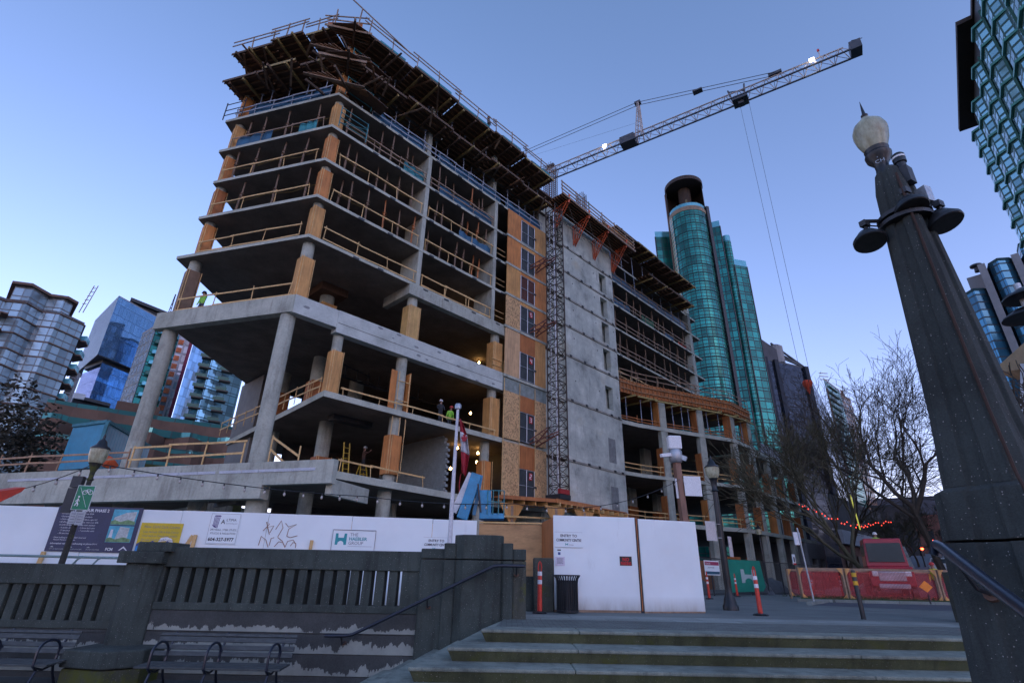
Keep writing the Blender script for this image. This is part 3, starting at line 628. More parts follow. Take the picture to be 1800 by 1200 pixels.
# ================================================================== ground, steps, stone work, hoarding and street things
def m_ground(name, c, var=.25, bump=.3, sc=.6, wet=None, bricks=None):
    k = NT(name); v = k.geo(); n1 = k.noise(v, sc, 6, .7); n2 = k.noise(v, 35, 3, .7)
    lo = tuple(x * (1 - var) for x in c); hi = tuple(x * (1 + var) for x in c)
    col = k.ramp(n1, [(.3, lo), (.5, c), (.7, hi)])
    col = k.mix(.5, col, k.ramp(n2, [(.35, (.6, .6, .6)), (.65, (1.25, 1.25, 1.25))]), 'MULTIPLY')
    if bricks:
        br = k.n("ShaderNodeTexBrick"); k.l(v, br.inputs['Vector']); br.inputs['Scale'].default_value = 1.0; br.inputs['Brick Width'].default_value = bricks[0]; br.inputs['Row Height'].default_value = bricks[1]; br.inputs['Mortar Size'].default_value = .008
        br.inputs['Color1'].default_value = (.75, .75, .75, 1); br.inputs['Color2'].default_value = (1.15, 1.15, 1.15, 1); br.inputs['Mortar'].default_value = (.35, .35, .35, 1)
        col = k.mix(1.0, col, br.outputs[0], 'MULTIPLY')
    k.col(col); k.set(.85); k.bump(n2, bump, .008); return k.m
ASPH = m_ground("asphalt", (.14, .16, .15)); PAVE = m_ground("pavement_concrete", (.235, .26, .235), bricks=(1.5, 1.5)); BRK = m_ground("paving_bricks", (.14, .155, .135), bricks=(.21, .105)); LOWG = m_ground("lower_path_paving", (.07, .075, .07)); GRASS = m_ground("grass_green", (.035, .06, .015), .4, .8, 2.0)
# one broad ground sheet, the plaza, the lower path
g = MB(); g.quad((-3000, 60, -.30), (3000, 60, -.30), (3000, 5000, -.30), (-3000, 5000, -.30)); g.quad((-3000, 13.2, -.30), (-60, 13.2, -.30), (-60, 60, -.30), (-3000, 60, -.30)); g.quad((60, -200, -.30), (3000, -200, -.30), (3000, 60, -.30), (60, 60, -.30))
struct(g.build('ground', ASPH))
g = MB(); g.prism([(-60, 13.4), (-.1, 13.4), (-.1, 13.0), (9.4, 13.0), (60, 13.0), (60, 62), (-60, 62)], -.4, 0.0); struct(g.build('plaza_asphalt', ASPH))
g = MB(); g.quad((-60, -200, -1.25), (60, -200, -1.25), (60, 14, -1.25), (-60, 14, -1.25)); struct(g.build('lower_path', LOWG))
g = MB(); g.prism([(-.05, 13.0), (.1, 14.4), (60, 14.4), (60, 13.0)], -.2, .006); struct(g.build('pavement', PAVE))
g = MB(); g.prism([(-.2, 11.0), (-.05, 13.0), (60, 13.0), (60, 11.0)], -.4, .003); struct(g.build('brick_paving', BRK))
# sloping street to the right and its kerbs
SAZ = 36.4; SV = polar(SAZ, 1); SN = polar(SAZ + 90, 1)
def street(d, off, dz=0.0):
    p = SV * d + SN * off; return Vector((p.x, p.y, max(0.0, .052 * (d - 38)) + dz))
g = MB(); ds = [26, 38] + list(range(50, 420, 20))
for a, b in zip(ds, ds[1:]): g.quad(street(a, 9, .004), street(a, -4.0, .004), street(b, -4.0, .004), street(b, 9, .004))
for a, b in zip(ds, ds[1:]): g.quad(street(a, -4.0, .004), street(a, -4.0, -30), street(b, -4.0, -30), street(b, -4.0, .004)); g.quad(street(a, 9, .004), street(b, 9, .004), street(b, 9, -30), street(a, 9, -30))
struct(g.build('road', m_ground("road_asphalt", (.07, .08, .095))))
g = MB()
for a, b in zip(ds, ds[1:]): g.obox(street(a, -4.2, -.1), SN * .2, street(b, -4.2, -.1) - street(a, -4.2, -.1), ZV * .22)
struct(g.build('kerb', PAVE))
g = MB()
for a, b in zip(ds, ds[1:]):
    if a > 38: 
        p, q = street(a, 2.4, .012), street(a + 6, 2.4, .012 + .0); g.quad(p - SN * .07, p + SN * .07, q + SN * .07, q - SN * .07)
struct(g.build('road_marking', plain("road_paint", (.5, .5, .45))))
# low planted island behind the orange fence
isl = [(13.6, 27.2), (14.5, 28.9), (18, 33), (26, 33), (30, 27.5), (30, 26.3), (20, 26.4)]
struct(MB().prism(isl, -.1, .13).build('kerb_island', PAVE)); q = [(x * .97 + .62, y * .985 + .45) for x, y in isl]
struct(MB().prism(q, 0, .17).build('grass_island', GRASS))
gb = MB()
for k in range(2600):
    x, y = RND.uniform(14, 30), RND.uniform(26.4, 30); 
    h = RND.uniform(.04, .16); a = RND.uniform(0, 6.28); gb.add([(x, y, .16), (x + .03 * math.cos(a), y + .03 * math.sin(a), .16), (x + RND.uniform(-.05, .05), y + RND.uniform(-.05, .05), .17 + h)], [(0, 1, 2)])
tag(gb.build('grass_blades', GRASS), 'short green grass growing on the kerbed island', 'grass', kind='stuff')
# ---- steps
STEP = m_aggregate("step_aggregate", (.22, .245, .20)); RISER = m_aggregate("mossy_riser", (.080, .088, .042), .75)
ST = thing('stone_steps', 'wide grey stone steps with mossy dark risers climbing to the plaza', 'steps', (3.5, 9, -1.2))
sy = [10.45, 9.68, 9.08, 8.52, 7.98, 7.45]; sx = [-.45, -.95, -1.45, -2.0, -2.52, -3.05]
for k in range(6):
    z = -.2 * k; x0, y0 = sx[k], sy[k]
    xj = [x0, 1.28 - .12 * k, 5.9 - .2 * k, 10.5 - .2 * k]
    for a, b in zip(xj, xj[1:]):
        m = MB(); m.prism([(a + (.004 if a > x0 else 0), y0), (b - .004, y0), (b - .004, 13.05), (a + (.45 if a == x0 else .004), 13.05)], z - .055, z); m.build('tread', STEP, ST, bevel=.018)
    m = MB(); n = 4
    b = [(x0 + .10, y0 + .09), (10.4, y0 + .09), (10.4, 13.0), (x0 + .53, 13.0)]; tt = [(x0 + .02, y0 + .02), (10.4, y0 + .02), (10.4, 13.0), (x0 + .46, 13.0)]
    m.hexa([(x, y, z - .215) for x, y in b] + [(x, y, z - .05) for x, y in tt]); m.build('riser', RISER, ST)
# ---- balustrade walls
def m_peel():
    k = NT("peeling_wall"); v = k.geo(); n1 = k.noise(v, 1.2, 6, .7); n2 = k.noise(k.geo((1, 1, .22)), 7, 5, .75); n3 = k.noise(v, 45, 3, .7)
    g = k.n("ShaderNodeNewGeometry"); sp = k.n("ShaderNodeSeparateXYZ"); k.l(g.outputs['Position'], sp.inputs[0])
    # paint left in ragged tongues that rise from each joint; more of it lower down
    zz = k.math('FRACT', k.math('DIVIDE', k.math('ADD', sp.outputs[2], 1.14), .40))
    h = k.math('SUBTRACT', k.math('ADD', k.math('MULTIPLY', n2, 1.25), k.math('MULTIPLY', n1, 1.5)), k.math('ADD', zz, .03))
    low = k.math('MULTIPLY', k.math('SUBTRACT', -.02, sp.outputs[2]), .75)
    h = k.math('ADD', h, k.math('MINIMUM', low, .42)); gt = k.ramp(k.noise(k.geo((1, 1, .5)), .9, 3, .5), [(.42, (.30, .30, .30)), (.58, (0, 0, 0))]); h = k.math('SUBTRACT', h, .92); h = k.math('SUBTRACT', h, gt)
    base = k.ramp(n1, [(.3, (.036, .040, .038)), (.55, (.056, .060, .058)), (.75, (.078, .083, .078))])
    base = k.mix(.5, base, k.ramp(n3, [(.3, (.5, .5, .5)), (.65, (1.25, 1.25, 1.25))]), 'MULTIPLY')
    c = k.mix(k.ramp(h, [(.28, (0, 0, 0)), (.31, (1, 1, 1))]), base, k.ramp(n1, [(.35, (.19, .21, .19)), (.65, (.30, .32, .28))]))
    k.col(c); k.set(.9); k.bump(n3, .3, .006); return k.m
PEEL = m_peel()
def balustrade(name, label, x0, x1, top, yf, courses):
    r = thing(name, label, 'wall', ((x0 + x1) / 2, yf + .2, -1.25))
    m = MB()
    for a, b in zip(courses, courses[1:]): m.hexa([(x, y, z) for z in (a + .008, b - .008) for x, y in ((x0, yf - .03), (x1, yf - .03), (x1, yf + .38), (x0, yf + .38))])
    m.hexa([(x, y, z) for z in (-1.4, top - 1.15) for x, y in ((x0, yf), (x1, yf), (x1, yf + .36), (x0, yf + .36))])
    m.build('wall_base', PEEL, r)
    m = MB(); m.hexa([(x, y, z) for z in (top - 1.14, top - 1.12 + .0) for x, y in ((x0, yf + .0), (x1, yf + .0), (x1, yf + .36), (x0, yf + .36))])
    MB().hexa([(x, y, z) for z in (top - 1.28, top - 1.13) for x, y in ((x0, yf - .05), (x1, yf - .05), (x1, yf + .4), (x0, yf + .4))]).build('bottom_rail', AGG, r, bevel=.012)
    MB().hexa([(x, y, z) for z in (top - .42, top) for x, y in ((x0, yf - .05), (x1, yf - .05), (x1, yf + .40), (x0, yf + .40))]).build('coping', AGG, r, bevel=.02)
    n = int(round((x1 - x0 - .5) / .292)); p = (x1 - x0 - .5) / n
    MB().hexa([(x, y, z) for z in (top - 1.13, top - .42) for x, y in ((x0, yf), (x0 + .2, yf), (x0 + .2, yf + .35), (x0, yf + .35))]).build('baluster', AGG, r)
    for k in range(n):
        a = x0 + .25 + k * p + .055; b = a + p - .105
        if k == n - 1: b = x1
        MB().hexa([(x, y, z) for z in (top - 1.13, top - .42) for x, y in ((a, yf), (b, yf), (b, yf + .35), (a, yf + .35))]).build('baluster', AGG, r)
    return r
balustrade('stone_balustrade', 'dark slotted stone wall with peeling base above the right bench', -7.95, -1.9, 1.33, 13.0, [-1.4, -1.14, -.74, -.36, .05])
balustrade('stone_balustrade', 'lower dark slotted stone wall behind the left bench', -19.0, -8.5, .93, 13.0, [-1.4, -1.14, -.74, -.42, -.35])
def octo(x0, x1, y0, y1, ch): return [(x0 + ch, y0), (x1 - ch, y0), (x1, y0 + ch), (x1, y1 - ch), (x1 - ch, y1), (x0 + ch, y1), (x0, y1 - ch), (x0, y0 + ch)]
PR = thing('stone_pier', 'stepped dark stone pier at the top of the steps carrying a handrail', 'pier', (-.8, 13.1, -1.25))
for (x0, x1, y0, y1, zt, ch) in ((-1.98, -1.40, 12.88, 13.5, 1.40, .03), (-1.45, -1.17, 12.80, 13.6, 1.52, .03), (-1.22, -.10, 12.66, 13.75, 1.70, .22), (-.14, .12, 12.78, 13.7, 1.54, .05), (.08, .42, 12.86, 13.9, 1.42, .05)):
    MB().prism(octo(x0, x1, y0, y1, ch), 1.185, zt).build('cap_block', AGG, PR, bevel=.02)
    MB().prism(octo(x0 + .0, x1, y0, y1, ch), -1.4, 1.165).build('shaft_block', AGGM if x0 > 0 else AGG, PR, bevel=.012)
MB().prism([(-1.9, 12.95), (.36, 12.95), (.36, 13.5), (-1.9, 13.5)], -1.3, 1.3).build('core', DARK, PR)
PL_ = thing('stone_pier', 'narrow dark stone pier with a mossy block at its foot between the two benches', 'pier', (-8.2, 12.8, -1.25))
MB().prism(octo(-8.62, -7.80, 12.72, 13.6, .2), -1.4, .97).build('shaft_block', AGG, PL_, bevel=.015); MB().prism(octo(-8.72, -7.72, 12.62, 13.7, .1), .97, 1.22).build('cap_block', AGG, PL_, bevel=.02); MB().prism(octo(-8.4, -7.62, 12.72, 13.6, .08), 1.22, 1.42).build('cap_block', AGG, PL_, bevel=.02)
MB().prism([(-8.75, 12.0), (-7.75, 11.75), (-7.25, 12.2), (-7.3, 13.0), (-8.8, 13.0)], -.93, -.62).build('base_block', AGG, PL_, bevel=.03); MB().prism([(-8.72, 12.05), (-7.76, 11.8), (-7.28, 12.25), (-7.32, 13.0), (-8.75, 13.0)], -1.4, -.95).build('base_block', AGGMM, PL_, bevel=.03)
FP = thing('stone_pier', 'small mossy stone pier beyond the steps beside the lamp pillar', 'pier', (11.9, 14.8, 0))
MB().prism(octo(11.35, 11.75, 14.2, 14.9, .03), -.2, 1.15).build('shaft_block', AGGM, FP); MB().prism(octo(11.78, 12.6, 14.1, 15.2, .03), -.2, 1.6).build('shaft_block', AGG, FP)
# handrails
RAILM = weathered("blue_black_rail", (.014, .02, .035), .3, rough=.32)
def handrail(label, pts, brackets, r):
    h = thing('handrail', label, 'handrail', pts[0])
    MB().path(pts, r, 10).build('rail', RAILM, h, smooth=True)
    for a, b in brackets: MB().path([a, (Vector(a) + Vector(b)) / 2 - ZV * .09, b], .02, 6).build('bracket', DARK, h); MB().tube(Vector(b) , Vector(b) + (Vector(b) - Vector(a)).normalized() * .03, .06, n=12).build('rosette', RUST, h)
handrail('dark blue handrail climbing along the left stone wall', [(-3.85, 12.72, -.37), (-3.4, 12.7, -.36), (-3.25, 12.7, -.33), (-.45, 12.45, .98), (-.3, 12.45, 1.05), (-.15, 12.45, 1.06), (.38, 12.5, 1.06)], [((-3.5, 12.72, -.37), (-3.5, 12.96, -.5)), ((-1.72, 12.56, .37), (-1.72, 12.88, .22)), ((.2, 12.5, 1.06), (.2, 12.86, .9))], .034)
_a, _b = polar(37.6, 5.95, 1.16), polar(43.0, 4.3, .62)
handrail('thick dark blue handrail in front of the lamp pillar', [_a - ZV * .08 + Vector((-.03, .02, 0)), _a, _a + (_b - _a) * .08 + ZV * .012, _a + (_b - _a) * .5, _b], [(_a + (_b - _a) * .2, polar(40.0, 6.05, .8))], .047)
# ---- benches
BW = weathered("bench_slats", (.055, .065, .065), .55, 2.0, (3, 3, 12), rough=.6, dark=(.03, .036, .038)); 
def bench(label, x0):
    b = thing('park_bench', label, 'bench', (x0 + 1.35, 12.0, -1.25), 'iron and timber benches along the stone wall'); L = 2.75
    for k in range(4): MB().box((x0 + L / 2, 11.55 + k * .13, -.83 + .008 * k), (L, .105, .04)).build('seat_slat', BW, b, bevel=.008)
    for k, (y, z) in enumerate(((12.05, -.66), (12.09, -.55), (12.14, -.42), (12.17, -.34))): MB().bar((x0, y, z), (x0 + L, y, z), .035, .085 if k < 3 else .05, up=(0, .35, 1)).build('back_slat', BW, b, bevel=.006)
    for x in (x0 + .28, x0 + 1.32, x0 + 2.5):
        pts = [(x, 12.0, -.55)] + [(x, 11.80 - .32 * math.cos(a) * 1.0 + .0, -.62 + .20 * math.sin(a) + (.0)) for a in [math.pi * k / 8 for k in range(7, 0, -1)]][::1]
        pts = [(x, 12.02, -.80)] + [(x, 11.76 + .27 * math.cos(math.pi * k / 9), -.62 + .19 * math.sin(math.pi * k / 9)) for k in range(0, 10)] + [(x, 11.49, -.84)]
        m = MB(); m.path(pts, .024, 8); m.build('armrest', RAILM, b, smooth=True)
        m = MB(); m.path([(x, 11.49, -.84), (x, 11.60, -.93), (x, 11.52, -1.1), (x, 11.42, -1.25)], .024, 8); m.build('leg', RAILM, b, smooth=True)
        m = MB(); m.path([(x, 12.22, -.30), (x, 12.06, -.62), (x, 11.98, -.86), (x, 12.04, -1.02), (x, 12.18, -1.25)], .024, 8); m.build('leg', RAILM, b, smooth=True)
        m = MB(); m.path([(x, 11.55, -.88), (x, 11.75, -.93), (x, 11.98, -.88)], .02, 6); m.build('seat_bar', RAILM, b)
bench('dark iron and slat bench right of the mossy stone block', -6.98); bench('weathered slat bench at the left edge of the photo', -11.35)
# ---- lettering
def text(s, org, U, V, N, size, mat, parent, name='lettering', align='LEFT', bold=0.0, xs=1.0, maxw=None):
    cu = bpy.data.curves.new(name, 'FONT'); cu.body = s; cu.size = size; cu.align_x = align; cu.offset = bold; cu.resolution_u = 2
    tmp = bpy.data.objects.new('tmp', cu); COL.objects.link(tmp); bpy.context.view_layer.update()
    me = bpy.data.meshes.new_from_object(tmp.evaluated_get(bpy.context.evaluated_depsgraph_get())); bpy.data.objects.remove(tmp); bpy.data.curves.remove(cu)
    me.name = name
    if len(me.vertices):
        w_ = max(v.co.x for v in me.vertices) - min(v.co.x for v in me.vertices)
        if maxw and w_ * xs > maxw: xs = maxw / w_
    for v in me.vertices: v.co = Vector(org) + U * (v.co.x * xs) + V * v.co.y + N * .004
    me.materials.append(mat); o = bpy.data.objects.new(name, me); COL.objects.link(o)
    if parent:
        o.parent = parent; r = parent; off = Vector((0, 0, 0))
        while r is not None: off += r.location; r = r.parent
        o.location = -off
    return o
class Board:
    """flat board fixed on a wall frame: origin, right vector, normal"""
    def __init__(s, P, U, N): s.P, s.U, s.N = Vector(P), U, N
    def at(s, u, z, o=0.0): return s.P + s.U * u + s.N * o + ZV * z
    def panel(s, u0, u1, z0, z1, o, th, name, mat, parent=None): return MB().obox(s.at(u0, z0, o), s.U * (u1 - u0), s.N * -th, ZV * (z1 - z0)).build(name, mat, parent)
    def quad(s, pts, o, name, mat, parent):   # flat polygon
        m = MB(); m.add([s.at(u, z, o) for u, z in pts], [tuple(range(len(pts)))]); return m.build(name, mat, parent)
    def text(s, st, u, z, o, size, mat, parent, **kw): return text(st, s.at(u, z, o), s.U, ZV, s.N, size, mat, parent, **kw)
HP, HQ = Vector((-14.47, 15.6, 0)), Vector((-.97, 17.38, 0)); HU = (HQ - HP).normalized(); HN = Vector((HU.y, -HU.x, 0)); HB = Board(HP, HU, HN)
def m_hoard():
    k = NT("hoarding_white"); v = k.geo(); n1 = k.noise(v, .5, 5, .6); n2 = k.noise(k.geo((1, 1, .25)), 2.5, 6, .75); n3 = k.noise(k.geo((1, 1, 3)), 14, 3, .6)
    c = k.ramp(n1, [(.3, (.74, .80, .81)), (.6, (.81, .88, .89))])
    g = k.n("ShaderNodeNewGeometry"); sp = k.n("ShaderNodeSeparateXYZ"); k.l(g.outputs['Position'], sp.inputs[0])
    low = k.math('MAXIMUM', k.math('SUBTRACT', .42, sp.outputs[2]), 0.0)
    c = k.mix(k.math('MINIMUM', k.math('MULTIPLY', k.math('MULTIPLY', low, n2), 3.2), .75), c, (.30, .27, .22))      # mud splashed up from the ground
    c = k.mix(k.ramp(n2, [(.60, (0, 0, 0)), (.72, (.18, .18, .18))]), c, (.45, .44, .43)); c = k.mix(k.ramp(n3, [(.73, (0, 0, 0)), (.76, (.35, .35, .35))]), c, (.40, .40, .42))
    k.col(c); k.set(.6); k.bump(n1, .25, .03); return k.m
HOARDM = m_hoard()
INKB = plain("ink_black", (.012, .014, .03)); INKG = plain("ink_grey", (.22, .22, .26)); NAVY = weathered("navy_vinyl", (.035, .04, .10), .25, 1.5, rough=.35); TEALI = plain("teal_ink", (.02, .33, .36)); CYAN = weathered("sky_print", (.10, .48, .62), .4, 3, rough=.4); PRINTW = weathered("print_pale", (.55, .60, .58), .3, 14, rough=.4); PRINTG = weathered("print_green", (.20, .36, .16), .5, 9, rough=.4); PURP = plain("purple_ink", (.10, .06, .22))
HD = thing('white_hoarding', 'long white plywood hoarding with signs in front of the building site', 'hoarding', HP)
us = [-19.5 + 2.44 * k for k in range(14)]
us = [u for u in us if u < 13.5] + [13.6]
for a, b in zip(us, us[1:]):
    o = RND.uniform(-.008, .008); HB.panel(a + .006, b - .006, .02, 2.44 + RND.uniform(-.012, .012), o, .025, 'panel', HOARDM, HD)
for u in us[1:-1]: MB().bar(HB.at(u, 0, -.08), HB.at(u, 2.3, -.08), .09, .09).build('post', LUM, HD)
m = MB()
for u0, z0, pts in ((7.25, 1.95, [(0, 0), (.15, .2), (.05, .25), (.2, -.1), (.1, .1), (.28, .15), (.2, -.05)]), (7.6, 2.0, [(0, 0), (.12, .25), (.2, .05), (.1, -.2)]), (7.85, 2.1, [(0, .08), (.1, -.02), (.32, .06), (.12, -.08), (.1, -.28)]), (7.2, 1.55, [(0, 0), (.03, .25), (.18, .15), (.28, -.05)]), (7.5, 1.55, [(0, 0), (.02, .2), (.1, .22)]), (7.65, 1.52, [(0, .0), (.1, .14), (.22, .12), (.3, 0)]), (7.7, 1.78, [(0, 0), (.15, -.1), (.25, -.25)]), (7.95, 1.5, [(0, .0), (.05, .18), (.2, .22), (.3, .1), (.3, 0)]), (8.1, 1.55, [(0, 0), (.06, .1), (.14, .08), (.16, 0)]), (7.95, 1.82, [(0, 0), (.1, -.04), (.3, .02)])):
    m.path([HB.at(u0 + a, z0 + b, .012) for a, b in pts], .011, 5)
m.build('graffiti', plain("graffiti_brown", (.33, .20, .14)), HD)
for u, z, s_ in ((5.35, 1.78, .1), (8.62, 1.72, 0), (1.52, 1.24, 0)):   # raking timber props on the street side
    t = thing('timber_prop', {5.35: 'timber raking prop left of the drywall sign, against white hoarding', 8.62: 'short timber prop at the hoarding seam right of the graffiti', 1.52: 'short timber prop under the left end of the navy sign'}[u], 'prop', HB.at(u, 0, .4), 'timber props against the hoarding')
    MB().bar(HB.at(u + .08, 0, .25), HB.at(u + .08, z, .06), .09, .09).build('upright', LUM, t)
    if s_: MB().bar(HB.at(u - .5, 0, .6), HB.at(u + .02, z - .02, .1), .06, .09).build('raker', LUM, t)
    else: MB().bar(HB.at(u + .06, 0, .9), HB.at(u + .08, z - .3, .12), .06, .09).build('raker', LUM, t)
# navy project sign
s = thing('project_sign', 'large navy project sign with white lettering and two building pictures', 'sign', HB.at(2.7, 1.3, .03))
HB.panel(1.57, 3.82, 1.26, 2.475, .035, .02, 'board', NAVY, s)
HB.text('COAL HARBOUR PHASE 2', 1.70, 2.33, .036, .115, WHITE, s, bold=.003, maxw=1.22); HB.text('anticipated completion date late 2024', 1.70, 2.25, .036, .055, WHITE, s, maxw=.95)
for k, (u, l) in enumerate(((1.70, '• Elementary school for 340 students'), (1.70, '• Child care centre for 65 children, ages 0-5'), (1.70, '• 60 affordable homes for rent, with over 50%'), (1.73, 'of units designed for families with children'), (1.76, '- 6 studio units           - 3 three-bed units'), (1.76, '- 17 one-bed units       - 7 accessible units'), (1.76, '- 20 two-bed units'))): HB.text(l, u, 2.17 - k * .075, .036, .055, WHITE, s, maxw=1.12)
for k, l in enumerate(('• New building to target LEED Gold and', '  Passive House certification')): HB.text(l, 1.68, 1.61 - k * .06, .036, .052, WHITE, s, maxw=1.0)
HB.text('information: vancouver.ca/housing or phone 3-1-1', 1.66, 1.45, .036, .06, WHITE, s, maxw=1.3, bold=.001); HB.text('FCM', 3.12, 1.31, .036, .1, WHITE, s, bold=.004)
HB.quad([(3.46, 1.32), (3.50, 1.32), (3.58, 1.385), (3.66, 1.32), (3.70, 1.32), (3.58, 1.43)], .037, 'logo', WHITE, s)
for u, l in ((1.68, 'CITY OF VANCOUVER'), (2.16, 'VANCOUVER SCHOOL BOARD'), (2.62, 'BRITISH COLUMBIA')): HB.text(l, u, 1.31, .036, .04, PRINTW, s, maxw=.36); HB.quad([(u, 1.37), (u + .05, 1.40), (u + .1, 1.37)], .037, 'logo', PRINTW, s)
for z0, z1, tw in ((2.0, 2.42, 0), (1.53, 1.97, 1)):
    p = HB.panel(3.05, 3.71, z0, z1, .040, .004, 'picture', CYAN, s)
    if tw: HB.quad([(3.28, z0 + .06), (3.6, z0 + .06), (3.6, z1 - .05), (3.34, z1 - .02)], .043, 'picture_building', PRINTW, p); HB.quad([(3.1, z0 + .08), (3.2, z0 + .08), (3.18, z1 - .1), (3.12, z1 - .1)], .043, 'picture_building', WHITE, p)
    else: HB.quad([(3.1, z0 + .06), (3.66, z0 + .06), (3.68, z1 - .05), (3.4, z1 - .09), (3.12, z0 + .2)], .043, 'picture_building', PRINTW, p)
    HB.quad([(3.06, z0 + .01), (3.7, z0 + .01), (3.7, z0 + .09), (3.5, z0 + .14), (3.3, z0 + .08), (3.15, z0 + .13), (3.06, z0 + .1)], .046, 'picture_trees', PRINTG, p)
# yellow child care sign
s = thing('childcare_sign', 'yellow sign with blue wave and mountains announcing a child care centre', 'sign', HB.at(4.4, 1.2, .03))
HB.panel(3.88, 5.01, 1.19, 2.08, .03, .02, 'board', plain("sign_yellow", (.68, .50, .03)), s)
for k, (l, sz) in enumerate((('New Child Care Centre', .10), ('Coal Harbour YMCA Kids Club at', .07), ('Coal Harbour Elementary School', .07), ('50 new ChildCareBC spaces', .078))): HB.text(l, 3.98, 1.94 - k * .108 - (.02 if k else 0), .031, sz, INKG, s, maxw=.95, name='lettering')
HB.quad([(3.885, 1.42), (3.885, 1.5), (4.0, 1.58), (4.12, 1.52), (4.3, 1.6), (4.42, 1.54), (4.6, 1.55), (4.7, 1.6), (4.85, 1.52), (5.0, 1.5), (5.0, 1.42)], .033, 'mountains', plain("mountain_blue", (.06, .07, .24)), s)
HB.quad([(4.45, 1.57), (4.5, 1.68), (4.65, 1.71), (4.8, 1.66), (4.85, 1.56), (4.65, 1.6)], .032, 'sun_rays', WHITE, s)
HB.quad([(3.885, 1.195), (5.0, 1.195), (5.0, 1.38), (4.6, 1.44), (4.2, 1.47), (3.885, 1.45)], .036, 'wave', plain("wave_blue", (.03, .25, .62)), s); HB.text('StrongerBC', 4.05, 1.27, .037, .08, WHITE, s); HB.quad([(3.95, 1.28), (4.0, 1.28), (4.0, 1.32), (3.95, 1.32)], .038, 'logo', WHITE, s)
# drywall contractor sign
s = thing('contractor_sign', 'white sign with purple column logo and phone number', 'sign', HB.at(6.1, 1.56, .03))
HB.panel(5.71, 6.56, 1.55, 2.415, .022, .015, 'board', HOARDM, s)
m = MB()
for a, b in (((5.73, 1.57), (6.54, 1.57)), ((6.54, 1.57), (6.54, 2.39)), ((6.54, 2.39), (5.73, 2.39)), ((5.73, 2.39), (5.73, 1.57))): m.bar(HB.at(a[0], a[1], .024), HB.at(b[0], b[1], .024), .006)
m.build('border', INKG, s)
m = MB()
for k in range(5): m.add([HB.at(5.82 + .036 * k, 2.30 - abs(k - 2) * .0, .026), HB.at(5.838 + .036 * k, 2.30, .026), HB.at(5.836 + .03 * k, 2.06 - .02 * k, .026), HB.at(5.82 + .03 * k, 2.09 - .02 * k, .026)], [(0, 3, 2, 1)])
m.add([HB.at(5.81, 2.31, .026), HB.at(6.01, 2.31, .026), HB.at(5.98, 2.345, .026), HB.at(5.84, 2.345, .026)], [(0, 1, 2, 3)]); m.add([HB.at(5.78, 2.09, .027), HB.at(5.86, 2.01, .027), HB.at(5.95, 1.99, .027), HB.at(5.88, 2.05, .027)], [(0, 1, 2, 3)]); m.build('logo', PURP, s)
HB.text('A', 6.03, 2.11, .023, .17, INKB, s, bold=.002); HB.text('LTIMA', 6.17, 2.19, .023, .10, INKB, s, maxw=.3); HB.text('Contracting Ltd', 6.17, 2.11, .023, .05, INKG, s, maxw=.34)
HB.text('DRYWALL, STEEL STUDS,', 5.77, 1.92, .023, .075, INKB, s, maxw=.74); HB.text('STUCCO & INSULATION', 5.79, 1.82, .023, .075, INKB, s, maxw=.70); HB.text('604-327-5977', 5.77, 1.64, .023, .125, INKB, s, bold=.004, maxw=.74)
# builder's sign with the teal H
def hlogo(B, u, z, o, w_, h_, mat, parent):
    P = [(0, 0), (.22, 0), (.26, .22), (.42, .34), (.58, .34), (.74, .22), (.78, 0), (1, 0), (1, 1), (.78, 1), (.74, .62), (.26, .62), (.22, 1), (0, 1)]
    return B.quad([(u + a * w_, z + b * h_) for a, b in P], o, 'logo', mat, parent)
s = thing('builder_sign', 'white framed sign with teal H logo on the hoarding', 'sign', HB.at(9.9, 1.55, .03))
HB.panel(9.28, 10.52, 1.35, 2.04, .025, .018, 'board', HOARDM, s)
m = MB(); m.bar(HB.at(9.27, 2.04, .03), HB.at(10.53, 2.04, .03), .02); m.bar(HB.at(9.27, 2.04, .03), HB.at(9.27, 1.35, .03), .012); m.bar(HB.at(10.53, 2.04, .03), HB.at(10.53, 1.35, .03), .012); m.bar(HB.at(9.75, 1.585, .03), HB.at(10.45, 1.585, .03), .006); m.build('border', INKG, s)
hlogo(HB, 9.36, 1.62, .028, .33, .32, TEALI, s); HB.text('THE', 9.78, 1.87, .026, .13, INKG, s); HB.text('HAEBLER', 9.76, 1.75, .026, .13, TEALI, s, bold=.003, maxw=.6); HB.text('GROUP', 9.75, 1.63, .026, .13, INKG, s)
def entry(B, u, z, label):
    s = thing('entry_sign', label, 'sign', B.at(u + .35, z, .02))
    B.panel(u, u + .80, z, z + .40, .02, .012, 'board', HOARDM, s); m = MB(); m.bar(B.at(u, z, .022), B.at(u + .8, z, .022), .006); m.bar(B.at(u, z + .4, .022), B.at(u + .8, z + .4, .022), .004); m.build('border', INKG, s)
    B.text('ENTRY TO', u + .40, z + .27, .021, .10, INKB, s, align='CENTER', bold=.002); B.text('COMMUNITY CENTRE', u + .40, z + .155, .021, .10, INKB, s, align='CENTER', bold=.002, maxw=.72)
    hlogo(B, u + .30, z + .05, .023, .08, .06, TEALI, s); B.text('Group', u + .40, z + .055, .021, .05, INKG, s)
entry(HB, 11.97, 1.5, 'white entry sign on the hoarding beside the flagpole')
